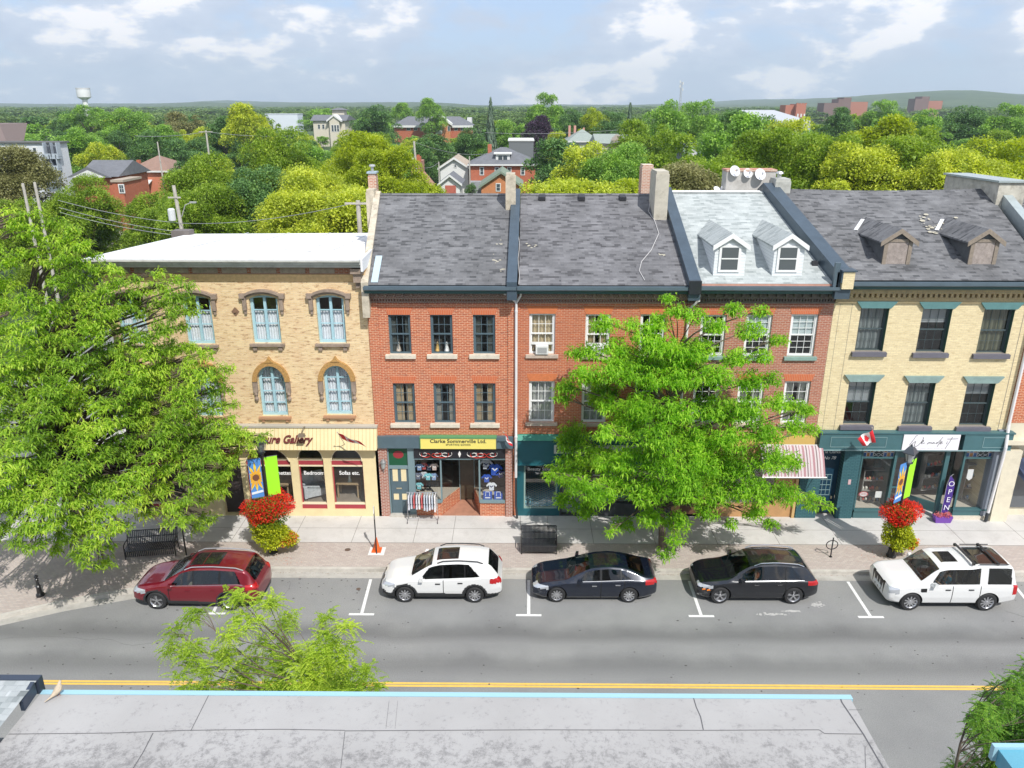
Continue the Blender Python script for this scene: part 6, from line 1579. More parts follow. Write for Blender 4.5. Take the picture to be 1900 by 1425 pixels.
def crown_mesh(name,seed,nl,size,lobes=34,shape='round'):
 """crown of a tree whose height is 2.2 and radius 1, stored with height 1"""
 rs=np.random.RandomState(seed)
 cs=[];rr_=[];HH=2.2
 sec=rs.uniform(0.72,1.15,(7,4));topz=rs.uniform(0.80,1.0,7)
 for i in range(lobes):
  th=rs.rand()*2*np.pi;zz=rs.rand()**0.8;sk=int(th/6.2832*7)%7
  env=np.sqrt(max(0.05,1-max(0,(zz-0.35)/0.72)**2))if zz>0.35 else 0.72+0.8*zz
  env*=sec[sk,min(3,int(zz*4))]
  rad=env*np.sqrt(rs.uniform(0.08,0.80))
  l=rs.uniform(0.13,0.33)*(0.8 if rad>0.75 else 1)
  cs.append((rad*np.cos(th),rad*np.sin(th),0.45+(HH*(topz[sk]if rad>0.3 else 1)-0.45-l*0.8)*zz));rr_.append(l)
 cs=np.array(cs);rr_=np.array(rr_)
 k=rs.choice(lobes,nl,p=rr_**2/(rr_**2).sum())
 u=rs.normal(size=(nl,3));u/=np.linalg.norm(u,axis=1)[:,None]
 u[:,2]=np.where(u[:,2]<-0.45,-u[:,2],u[:,2])
 rad=0.80+0.34*rs.rand(nl)**1.5
 P=cs[k]+u*(rr_[k]*rad)[:,None]*np.array([1,1,0.8])
 az=np.arctan2(u[:,1],u[:,0])+rs.normal(0,0.9,nl);pt=rs.normal(0.2,0.6,nl)
 ln=size*(0.6+0.8*rs.rand(nl))
 V,Fq=frond_quads(P,az,pt,ln,ln*0.7,0.3*rs.rand(nl))
 V[:,2]/=HH
 return np_mesh(name,V,Fq,LF_BRIGHT)
def spruce_mesh(seed,nl=5000):
 rs=np.random.RandomState(seed)
 t=rs.rand(nl)**0.7
 z=1-t;tier=np.abs(np.sin(z*42))*0.25+0.75
 az=rs.rand(nl)*2*np.pi
 arm=0.6+0.4*np.sin(az*5+np.floor(z*14)*1.7)
 r=(0.04+0.5*t)*tier*(0.35+0.65*rs.rand(nl))*arm
 P=np.stack([r*np.cos(az),r*np.sin(az),z*0.98],1)
 ln=0.05+0.09*t
 V,Fq=frond_quads(P,az+rs.normal(0,.4,nl),rs.normal(-0.25,0.3,nl),ln,ln*0.35,np.full(nl,0.3))
 return np_mesh('crown',V,Fq,LF_BRIGHT)
PR_NEAR=[crown_mesh('crown',s,80000,0.033,72)for s in(1,2,3,4,5)]
PR_MID=[crown_mesh('crown',s,22000,0.054,50)for s in(11,12,13,14,15,16)]
PR_FAR=[crown_mesh('crown',s,2600,0.15,30)for s in(21,22,23)]
PR_SPR=[spruce_mesh(31),spruce_mesh(32)]
TRK=MB();TRK.tube([(0,0,0),(0.02,0.01,0.3),(0,0,0.6)],[0.05,0.038,0.02],7,cap=False)
for i in range(5):
 a=i*1.3;TRK.tube([(0,0,0.22+0.06*i),(0.2*math.cos(a),0.2*math.sin(a),0.42+0.05*i),(0.42*math.cos(a),0.42*math.sin(a),0.6+0.04*i)],[0.022,0.014,0.006],5,cap=False)
_t=TRK.build('trunk',BARK);TRK_ME=_t.data;bpy.data.objects.remove(_t)
TL={'green':leafmat('leaf_green',((0.144,0.264,0.063),(0.269,0.452,0.083),(0.443,0.625,0.122)),0.3,5.0,0.22),'dark':leafmat('leaf_dark_green',((0.087,0.176,0.066),(0.144,0.272,0.083),(0.251,0.394,0.107)),0.22,5.0,0.22),'olive':leafmat('leaf_olive',((0.12,0.20,0.025),(0.26,0.38,0.045),(0.44,0.54,0.085)),0.36,5.0,0.22),'lime':leafmat('leaf_yellow_green',((0.267,0.331,0.051),(0.512,0.581,0.072),(0.720,0.720,0.111)),0.35,5.0,0.22),'yellow':leafmat('leaf_yellowing',((0.22,0.29,0.03),(0.38,0.46,0.04),(0.56,0.60,0.07)),0.38,5.0,0.22),'purple':leafmat('leaf_purple',((0.051,0.034,0.054),(0.104,0.062,0.104),(0.158,0.115,0.158)),0.15,5.0,0.22),'brown':leafmat('leaf_browning',((0.166,0.166,0.064),(0.282,0.282,0.115),(0.422,0.397,0.192)),0.3,5.0,0.22),'spruce':leafmat('leaf_spruce',((0.098,0.162,0.109),(0.180,0.264,0.174),(0.285,0.364,0.243)),0.12,5.0,0.22),}
CNAME={'green':'mid green','dark':'dark green','olive':'olive green','lime':'yellow-green','yellow':'yellowing','purple':'dark purple-leaved','brown':'brownish','spruce':'blue-green'}
def bg_tree(px,ytop,wpx,Y,kind,label,group=None,kindname=None,protos=None,q=random):
 """base on the ground at distance Y; height so that its top stands at photo row ytop"""
 p=F(px,ytop,Y);h=max(3.0,p.z)
 d=math.cos(PITCH)*Y-math.sin(PITCH)*(p.z-HC)
 r=wpx/2/FPX*d
 nm=kindname or('spruce_tree' if kind=='spruce' else 'broadleaf_tree')
 t=thing(nm,label,'tree',(p.x,Y,0),group=group)
 if kind=='spruce':me=PR_SPR[q.randrange(2)]
 else:me=(protos or(PR_NEAR if Y<95 else PR_MID))
 if isinstance(me,list):me=me[q.randrange(len(me))]
 o=bpy.data.objects.new('crown',me);C.objects.link(o);o.parent=t
 o.material_slots[0].link='OBJECT';o.material_slots[0].material=TL[kind]
 if kind=='spruce':o.scale=(r*2,r*2,h)
 else:rx=max(r*1.12,0.40*h);o.scale=(rx,rx,h)
 o.rotation_euler=(0,0,q.uniform(0,6.28))
 k=bpy.data.objects.new('trunk',TRK_ME);C.objects.link(k);k.parent=t
 k.scale=(min(r,h*0.5),min(r,h*0.5),h);k.rotation_euler=(0,0,q.uniform(0,6.28))
 return t
qt=random.Random(77)
MAJOR=[(160,193,85,300,'green','hazy green tree standing in front of the water tower column'),(118,204,60,320,'dark','small dark tree left of the water tower foot'),(140,318,175,78,'olive','bushy olive tree right of the twin grey poles, above the left street tree'),(30,360,120,70,'olive','olive tree low behind the leftmost street tree'),(238,178,105,250,'green','tall bright green tree right of the water tower, breaking the skyline'),(150,232,120,175,'green','mid green tree right of the white apartment building'),(185,262,60,150,'lime','small yellow-green tree between the white apartment block and brick house'),(275,240,90,165,'dark','dark tree rising behind the red-roofed brick house'),(335,200,85,240,'brown','brownish round tree left of the yellow-green skyline tree'),(308,230,60,200,'green','green tree just left of the brownish round tree'),(455,190,88,190,'lime','open yellow-green tree with pale bare limbs on the skyline'),(410,215,60,210,'dark','small dark tree left of the yellow-green skyline tree'),(365,278,150,82,'olive','broad olive tree right of the red-roofed house'),(372,334,190,70,'olive','olive tree behind the utility pole with the grey transformer'),(285,352,50,74,'olive','narrow olive tree between the gravel lane and utility pole'),(520,228,190,92,'olive','massive olive-green tree left of the beige gabled building'),(470,300,110,75,'dark','dark tree in the hollow behind the white flat roof'),(600,190,105,440,'green','green tree on the skyline behind the beige gabled building'),(694,191,92,300,'dark','dark round tree between the beige building and long brick building'),(668,238,130,84,'yellow','large yellowing tree in front of the beige gabled building'),(722,266,90,80,'yellow','yellow-tinged tree left of the brick chimney stack'),(585,300,170,66,'lime','yellow-green tree behind the right end of the white flat roof'),(545,352,150,56,'lime','low yellow-green tree touching the back of the white flat roof'),(640,350,120,55,'lime','low bushy tree beside the grey pole at the old party wall'),(798,181,44,400,'green','rounded green tree above the long brick building roof'),(745,190,60,430,'green','flat-topped green tree behind the roof of the long brick building'),(872,232,62,195,'dark','dark tree at the right corner of the long brick building'),(800,247,100,186,'dark','wide dark tree in front of the long brick building'),(782,262,50,176,'dark','dark tree behind the leaning utility pole'),(910,176,34,240,'spruce','tall narrow spruce standing above the large brick house'),(1016,171,66,300,'green','round green tree alone on the skyline in the centre'),(998,213,42,240,'purple','dark purple-leaved tree below the round skyline tree'),(950,205,60,260,'green','green tree between the spruce and the purple tree'),(1050,242,100,112,'dark','dark green tree right of the large brick house'),(1085,262,85,95,'lime','yellow-green tree leaning against the dark tree right of the brick house'),(1150,258,110,92,'green','green tree below the grey-green roofs'),(1105,196,32,260,'yellow','small orange-yellow tree in the dark belt right of the round skyline tree'),(1065,198,80,270,'dark','dark green tree left of the small orange-yellow tree'),(1170,186,34,230,'spruce','spruce on the skyline left of the antenna mast'),(1135,205,60,250,'dark','dark green tree right of the small orange-yellow tree'),(1235,180,82,185,'green','light green feathery tree directly left of the antenna mast'),(1195,210,70,150,'olive','olive tree below the spruce by the antenna mast'),(1300,184,80,210,'green','green tree right of the antenna mast'),(1255,240,110,100,'olive','olive tree behind the pair of brick and rendered chimneys'),(1358,192,150,112,'green','big leafy green tree above the satellite dishes'),(1395,190,90,135,'dark','dark topped tree behind the big leafy tree above the dishes'),(1280,300,90,60,'brown','brown-tinged scrubby tree right of the tall rendered chimney'),(1330,288,100,66,'olive','olive tree just left of the satellite dishes'),(1440,232,150,78,'olive','olive tree right of the satellite dishes'),(1480,216,130,120,'lime','yellow-green tree below the red brick tower'),(1545,244,150,74,'olive','olive tree behind the middle of the dark right-hand roof'),(1560,198,66,260,'dark','round dark tree in front of the dark brown brick blocks'),(1640,212,150,108,'yellow','yellowing tree top in the centre of the right-hand tree mass'),(1600,260,130,70,'lime','yellow-green tree above the first boarded dormer'),(1690,250,120,72,'olive','olive tree between the two boarded dormers, behind the ridge'),(1740,226,130,96,'olive','broad olive tree behind the long rendered chimney'),(1800,268,160,66,'lime','yellow-green tree behind the long rendered chimney'),(1870,252,150,70,'yellow','yellowing tree cut off by the right edge'),(1640,184,90,300,'green','hazy green tree right of the dark brown brick blocks'),(1800,192,120,240,'dark','dark tree on the right under the blue hill'),(1880,190,90,220,'green','green tree at the right edge under the blue hill'),(1720,198,90,230,'green','green tree below the small far brick blocks'),]
for(px,yt,w,Y,k,lab)in MAJOR:
 bg_tree(px,yt,w,Y,k,lab,q=qt)
for i,px in enumerate((1010,1045,1080,1115,1150,1180,1210)):
 bg_tree(px,338-(i%3)*6,70,52+(i%2)*2,'yellow' if i%2 else 'lime','%s from the left of seven low bushes behind the brown shingle roof ridge'%('first','second','third','fourth','fifth','sixth','seventh')[i],'bushes behind the middle roof ridge','garden_bush',q=qt)
OPEN=[(0,255,125,350,138),(135,296,240,372,125),(236,286,300,356,150),(205,400,250,470,100),(578,205,640,250,380),(733,210,880,252,420),(765,285,812,360,120),(812,288,1000,362,165),(945,255,995,290,210),(1050,236,1190,285,190),(1265,258,1315,290,150),(1412,200,1540,222,330),(1455,190,1500,222,560),(1525,180,1612,205,900),(1695,176,1755,194,1000),(490,206,555,222,600),(310,335,350,430,62)]
SEEN={};FILL=[]
LMK=[(20,'the white apartment block'),(95,'the twin pale poles'),(157,'the water tower'),(205,'the dark-roofed brick house'),(268,'the red-roofed house'),(322,'the transformer pole'),(400,'the middle of the white roof'),(455,'the open yellow-green skyline tree'),(520,'the low white warehouse'),(610,'the beige gabled building'),(685,'the old party wall chimney'),(745,'the left wing of the long brick building'),(815,'the arched gable of the long brick building'),(860,'the white gabled house'),(930,'the large brick house'),(1000,'the purple tree'),(1050,'the pink chimneys'),(1105,'the orange-yellow tree'),(1160,'the brown shingle roof'),(1203,'the two tall chimneys'),(1262,'the antenna mast'),(1320,'the white dormer roof'),(1388,'the satellite dishes'),(1450,'the squat grey chimney'),(1480,'the twin brick towers'),(1570,'the stepped brick blocks'),(1640,'the first boarded dormer'),(1725,'the small far brick blocks'),(1800,'the long rendered chimney'),(1870,'the right edge roof')]
n_f=0
for row,(Y,n,hlo,hhi)in enumerate(((100,15,7,9.5),(122,18,8,11),(150,26,9,12.5),(185,30,9.5,13),(230,34,10,14),(290,36,10,14),(370,40,10,14.5))):
 half=1010/FPX*(Y*0.94+6)
 for i in range(n):
  x=-half+2*half*(i+qt.uniform(0.1,0.9))/n;y=Y+qt.uniform(-0.09,0.09)*Y;h=qt.uniform(hlo,hhi);r=qt.uniform(0.36,0.52)*h
  u,v=XP((x,y,h));u2,v2=XP((x+r,y,0));wpx=abs(u2-XP((x-r,y,0))[0])
  bad=False
  for(a,t_,c,bb,YY)in OPEN:
   if y<YY+8 and u+wpx/2>a and u-wpx/2<c and v<bb:
    if YY-8<y:bad=True
    else:
     hh=HC-(HC-0)*(1-0)
     zmax=F(u,bb,y).z
     if zmax>4.5:h=min(h,zmax);r=min(r,0.5*h)
     else:bad=True
  if bad:continue
  k=qt.choice(['green','dark','olive','green','dark','olive','lime']if u<1350 else['green','olive','lime','olive','dark'])
  side='left' if u<500 else 'centre left' if u<900 else 'centre right' if u<1350 else 'right'
  dist='nearer' if Y<140 else 'middle-distance' if Y<260 else 'far'
  yt=XP((x,y,h))[1]
  mark=min(LMK,key=lambda m:abs(m[0]-u))[1]
  key=(dist,CNAME[k],mark);SEEN.setdefault(key,[]).append(u)
  lab='%s %s tree %s %s'%(dist,CNAME[k],'over' if yt<230 else 'beyond',mark)
  t_=bg_tree(u,yt,2*r/(y*0.94+6)*FPX,y,k,lab,'%s trees of the town, %s'%(dist,side),protos=(PR_MID if Y<260 else PR_FAR),q=qt)
  FILL.append((u,t_));n_f+=1
ORD=('first','second','third','fourth','fifth','sixth','seventh','eighth','ninth','tenth','eleventh')
def number_off(pairs):
 by={}
 for u,t in pairs:by.setdefault(t['label'],[]).append((u,t))
 for lab,L_ in by.items():
  if len(L_)>1:
   for i,(u,t)in enumerate(sorted(L_,key=lambda p:p[0])):t['label']='%s, %s from the left'%(lab,ORD[min(i,10)])
number_off(FILL)
def far_wood():
 rs=np.random.RandomState(5)
 base=PR_FAR[0];nv=len(base.vertices);co=np.empty(nv*3,dtype=np.float32);base.vertices.foreach_get('co',co);co=co.reshape(-1,4,3)
 Vs=[]
 for i in range(2300):
  Y=420*(2600/420.0)**(rs.rand()**0.9);X=(rs.rand()*2-1)*0.74*Y
  if Y<950 and any(a-15<950+X/Y*1540<c+15 and YY>Y-60 for a,t_,c,bb,YY in OPEN if YY>300):continue
  h=rs.uniform(8,14)*(1.0 if Y<900 else 1.1);r=h*rs.uniform(0.45,0.75)*(1+Y/1500)
  nq=int(520*min(1,700/Y))+60
  idx=rs.randint(0,len(co),nq);c=co[idx].copy();cen=c.mean(1,keepdims=True)
  c=cen+(c-cen)*(1.15 if Y<700 else 1.8)
  a=rs.rand()*6.28;ca,sa=math.cos(a),math.sin(a)
  x=c[...,0]*ca-c[...,1]*sa;y=c[...,0]*sa+c[...,1]*ca
  Vs.append(np.stack([x*r+X,y*r+Y,c[...,2]*h],-1).reshape(-1,3))
 V=np.concatenate(Vs)
 me=np_mesh('far_woodland',V,np.arange(len(V)).reshape(-1,4),leafmat('leaf_far',((0.08,0.15,0.04),(0.15,0.24,0.06),(0.25,0.34,0.10)),0.3,0.02))
 o=bpy.data.objects.new('far_woodland',me);C.objects.link(o);struct(o,'stuff')
far_wood()
# NEAR ROOFS
NZ=9.8
Nd=thing('flat_roof_building','flat grey membrane roof with a light blue front edge along the bottom of the view','building',(-1,8.0,0))
ROOFM,nt,b_=_new('roof_membrane');L=nt.links
tc_=_N(nt,'ShaderNodeTexCoord');n_=_N(nt,'ShaderNodeTexNoise');n_.inputs['Scale'].default_value=0.7;n_.inputs['Detail'].default_value=7
L.new(tc_.outputs['Object'],n_.inputs['Vector'])
r_=_N(nt,'ShaderNodeValToRGB');r_.color_ramp.elements[0].position=0.3;r_.color_ramp.elements[0].color=(0.325,0.315,0.305,1);r_.color_ramp.elements[1].position=0.7;r_.color_ramp.elements[1].color=(0.39,0.38,0.37,1)
L.new(n_.outputs[0],r_.inputs[0])
n2_=_N(nt,'ShaderNodeTexNoise');n2_.inputs['Scale'].default_value=7;n2_.inputs['Detail'].default_value=11;n2_.inputs['Roughness'].default_value=0.85
L.new(tc_.outputs['Object'],n2_.inputs['Vector'])
sp_=_N(nt,'ShaderNodeSeparateXYZ');L.new(tc_.outputs['Object'],sp_.inputs[0])
mr_=_N(nt,'ShaderNodeMapRange');mr_.inputs['From Min'].default_value=0.95;mr_.inputs['From Max'].default_value=-0.1;mr_.inputs['To Min'].default_value=0.02;mr_.inputs['To Max'].default_value=0.15;L.new(sp_.outputs[1],mr_.inputs['Value'])
ad_=_N(nt,'ShaderNodeMath',operation='ADD');L.new(n2_.outputs[0],ad_.inputs[0]);L.new(mr_.outputs[0],ad_.inputs[1])
r2_=_N(nt,'ShaderNodeValToRGB');r2_.color_ramp.elements[0].position=0.57;r2_.color_ramp.elements[1].position=0.70
L.new(ad_.outputs[0],r2_.inputs[0])
ml_=_N(nt,'ShaderNodeMath',operation='MULTIPLY');ml_.inputs[1].default_value=0.7;L.new(r2_.outputs[0],ml_.inputs[0])
mx_=_N(nt,'ShaderNodeMixRGB');L.new(ml_.outputs[0],mx_.inputs[0]);L.new(r_.outputs[0],mx_.inputs[1]);mx_.inputs[2].default_value=(0.13,0.125,0.125,1)
L.new(mx_.outputs[0],b_.inputs['Base Color']);b_.inputs['Roughness'].default_value=0.85
bp_=_N(nt,'ShaderNodeBump');bp_.inputs['Strength'].default_value=0.3;bp_.inputs['Distance'].default_value=0.01;L.new(n2_.outputs[0],bp_.inputs['Height']);L.new(bp_.outputs[0],b_.inputs['Normal'])
b=MB();b.face([(-7.3,-6,NZ),(5.0,-6,NZ),(5.0,9.438,NZ),(-7.22,9.438,NZ)]);b.face([(4.999,-6,NZ),(5.0,9.438,NZ),(5.0,9.438,0),(4.999,-6,0)])
b.box(-7.25,4.99,-6,9.42,0.2,NZ-0.15);b.build('roof',ROOFM,Nd)
b=MB();b.box(-7.22,5.03,9.44,9.53,NZ-0.25,NZ+0.01);b.build('fascia_edge',mat('sky_blue_paint',(0.30,0.50,0.58),0.5),Nd)
SEAM=mat('roof_seam',(0.10,0.10,0.105),0.8)
def seam(pts,w=0.018):
 P=[G(x,y,NZ+0.004)for x,y in pts]
 bb=MB()
 for a,c in zip(P,P[1:]):
  d=(c-a).normalized();n=Vector((-d.y,d.x,0))*w/2
  bb.face([a-n,c-n,c+n,a+n])
 return bb.build('roof_seam',SEAM,Nd)
seam([(16,1362),(110,1361),(205,1360),(345,1355),(520,1353),(640,1355)],0.012)
seam([(640,1356),(800,1355),(1000,1354),(1305,1355),(1520,1354),(1530,1361),(1600,1362)],0.012)
seam([(387,1290),(372,1320),(354,1356)],0.01);seam([(284,1360),(266,1395),(246,1427)],0.013);seam([(640,1357),(632,1427)],0.008)
seam([(1285,1289),(1292,1312),(1300,1330),(1305,1354)],0.014);seam([(1558,1291),(1562,1303),(1602,1362),(1640,1427)],0.02);seam([(1393,1288),(1394,1291),(1556,1291)],0.008)
seam([(1575,1317),(1600,1317)],0.008);seam([(1605,1385),(1606,1427)],0.006);seam([(722,1300),(716,1352)],0.004);seam([(738,1300),(733,1352)],0.003)
c=G(107,1292,NZ)
o=thing('bird','small pale brown bird standing on the corner of the flat roof by the shingles','bird',(c.x,c.y,NZ))
def blob_chain(pts,rad,mat_,name,parent,n=10):
 b=MB();b.tube(pts,rad,n);return b.build(name,mat_,parent,smooth=True)
BRD=mat('dove_feathers',(0.46,0.38,0.28),0.8,var=0.15,vscale=20)
k=1.0
blob_chain([(c.x-0.10,c.y-0.16,NZ+0.035),(c.x-0.05,c.y-0.08,NZ+0.05),(c.x-0.01,c.y-0.02,NZ+0.08),(c.x+0.02,c.y+0.03,NZ+0.12),(c.x+0.03,c.y+0.05,NZ+0.16),(c.x+0.03,c.y+0.055,NZ+0.185),(c.x+0.03,c.y+0.07,NZ+0.20),(c.x+0.03,c.y+0.085,NZ+0.205),(c.x+0.03,c.y+0.115,NZ+0.2)],[0.006,0.015,0.045,0.058,0.045,0.025,0.024,0.02,0.002],BRD,'bird_body',o)
b=MB();b.tube([(c.x,c.y,NZ+0.06),(c.x,c.y+0.005,NZ)],0.004,5);b.build('leg',mat('bird_leg',(0.4,0.15,0.12),0.6),o)
b=MB();b.tube([(c.x+0.03,c.y+0.01,NZ+0.06),(c.x+0.03,c.y+0.015,NZ)],0.004,5);b.build('leg',mat('bird_leg'),o)
Sd=thing('shingled_corner_building','pale mixed shingle roof with a dark blue edge at the lower left corner','building',(-9,8.5,0))
SHC=shingles('pale_corner_shingles',((0.17,0.19,0.19),(0.30,0.325,0.325),(0.46,0.48,0.48)),row=0.11,w=0.17,stain=0.05)
b=MB();b.face([(-16,5.5,9.75),(-7.34,5.5,9.75),(-7.24,9.468,10.03),(-16,9.468,10.03)]);b.box(-16,-7.36,4,9.3,0.2,9.1);b.face([(-16,5.5,9.75),(-7.34,5.5,9.75),(-7.34,0,9.4),(-16,0,9.4)]);b.build('roof',SHC,Sd)
b=MB();b.box(-16,-7.22,9.47,9.58,9.78,10.045);b.hexa([(-7.3,9.1,9.8),(-7.24,9.1,9.8),(-7.24,9.42,9.84),(-7.3,9.42,9.84),(-7.3,9.1,9.97),(-7.24,9.1,9.97),(-7.24,9.42,10.05),(-7.3,9.42,10.05)]);b.build('eave_trim',mat('dark_blue_trim',(0.045,0.06,0.09),0.4,metal=0.2,dirt=0.4,dscale=8),Sd)
Ld=thing('light_blue_roof_building','corner of a light blue metal roof at the lower right edge','building',(8,7.8,0))
p=G(1853,1391,NZ)
b=MB();b.hexa([(p.x,0,NZ-0.25),(14,0,NZ-0.25),(14,p.y,NZ-0.25),(p.x,p.y,NZ-0.25),(p.x,0,NZ),(14,0,NZ),(14,p.y,NZ),(p.x,p.y,NZ)]);b.box(p.x+0.1,14,0,p.y-0.1,0.2,NZ-0.252);b.build('roof',mat('light_blue_metal',(0.11,0.33,0.43),0.45,var=0.06),Ld)
b=MB();b.box(p.x-0.06,14,p.y+0.002,p.y+0.08,NZ-0.2,NZ+0.04);b.build('fascia_edge',mat('sky_blue_paint'),Ld)
b=MB();b.box(-60,60,-8,9.0,-0.3,0.0);struct(b.build('near_lot',ASPH2))
b=MB();b.box(-60,60,9.0,14.6,-0.25,0.15);struct(b.build('near_pavement',SLAB))
# STREET FURNITURE
BLK=mat('black_cast_iron',(0.018,0.018,0.02),0.35,spec=0.6)
BLK2=mat('black_slat',(0.022,0.024,0.028),0.3,spec=0.6)
ZB=0.155
RED_F=leafmat('flower_red',((0.55,0.015,0.012),(0.72,0.03,0.015),(0.80,0.10,0.03)),0.2,4)
CHART=leafmat('trailing_chartreuse',((0.24,0.30,0.01),(0.45,0.50,0.02),(0.62,0.64,0.05)),0.3,3)
GRNB=leafmat('basket_green',((0.05,0.12,0.01),(0.12,0.22,0.02),(0.2,0.3,0.04)),0.3,3)
ORNG=leafmat('flower_orange',((0.6,0.09,0.02),(0.7,0.18,0.03),(0.75,0.3,0.05)),0.2,4)
def leafball(parent,name,blobs,n,size,m,seed):
 rs=np.random.RandomState(seed);PP=[]
 tot=sum(bb[3]**2 for bb in blobs)
 for(x,y,z,r,sz)in blobs:
  k=int(n*r*r/tot);u=rs.normal(size=(k,3));u/=np.linalg.norm(u,axis=1)[:,None]
  PP.append(np.array([x,y,z])+u*(rs.rand(k)**0.35*r)[:,None]*np.array([1,1,sz]))
 P=np.concatenate(PP);N=len(P)
 V,Fq=frond_quads(P,rs.rand(N)*6.28,rs.normal(0.1,0.6,N),size*(0.6+0.8*rs.rand(N)),size*0.7*(0.7+0.6*rs.rand(N)),0.4*rs.rand(N))
 me=np_mesh(name,V,Fq,m);o=bpy.data.objects.new(name,me);C.objects.link(o);o.parent=parent;return o
SUNF=None
def banner_art(parent,M,w,h):
 """printed sunflower banner: painted shapes on cloth"""
 def quad(b,x0,x1,z0,z1,m=0,o=0.0):b.face([M@Vector((x0,-o,z0)),M@Vector((x1,-o,z0)),M@Vector((x1,-o,z1)),M@Vector((x0,-o,z1))],m)
 b=MB();cx,cz=w*0.5,h*0.52
 q=random.Random(2)
 for s in(1,-1):
  for ring,(n,r1,wd,m)in enumerate(((16,h*0.40,0.11,0),(14,h*0.27,0.12,1))):
   for i in range(n):
    a=2*math.pi*i/n+0.2*ring;rr2=r1*q.uniform(0.8,1.1)
    t=Vector((math.cos(a)*min(rr2,99),0,math.sin(a)*rr2))
    ex=max(-w*0.47,min(w*0.47,t.x));
    if abs(t.x)>w*0.47:t=t*(w*0.47/abs(t.x))
    nrm=Vector((-math.sin(a),0,math.cos(a)))*wd*0.5
    o_=s*(0.010+0.003*ring)
    c0=Vector((cx,0,cz))
    def K(v):
     v=c0+v;return M@Vector((max(0.01,min(w-0.01,v.x)),-o_,v.z))
    b.face([K(t*0.1),K(t*0.6+nrm),K(t),K(t*0.6-nrm)],m)
  b.face([M@Vector((cx+0.12*math.cos(k)*w/0.45,-s*0.017,cz+0.15*math.sin(k)))for k in[j*math.pi/6 for j in range(12)]],2)
  b.face([M@Vector((x,-s*0.019,z))for x,z in((0.02,h*0.10),(w-0.02,h*0.13),(w-0.02,h*0.19),(0.02,h*0.16))],3)
 b.build('sunflower_print',[mat('petal_yellow',(0.75,0.55,0.05),0.8),mat('petal_orange',(0.72,0.36,0.03),0.8),mat('seed_brown',(0.16,0.06,0.03),0.8),mat('banner_white',(0.7,0.75,0.8),0.8)],parent,world=False)
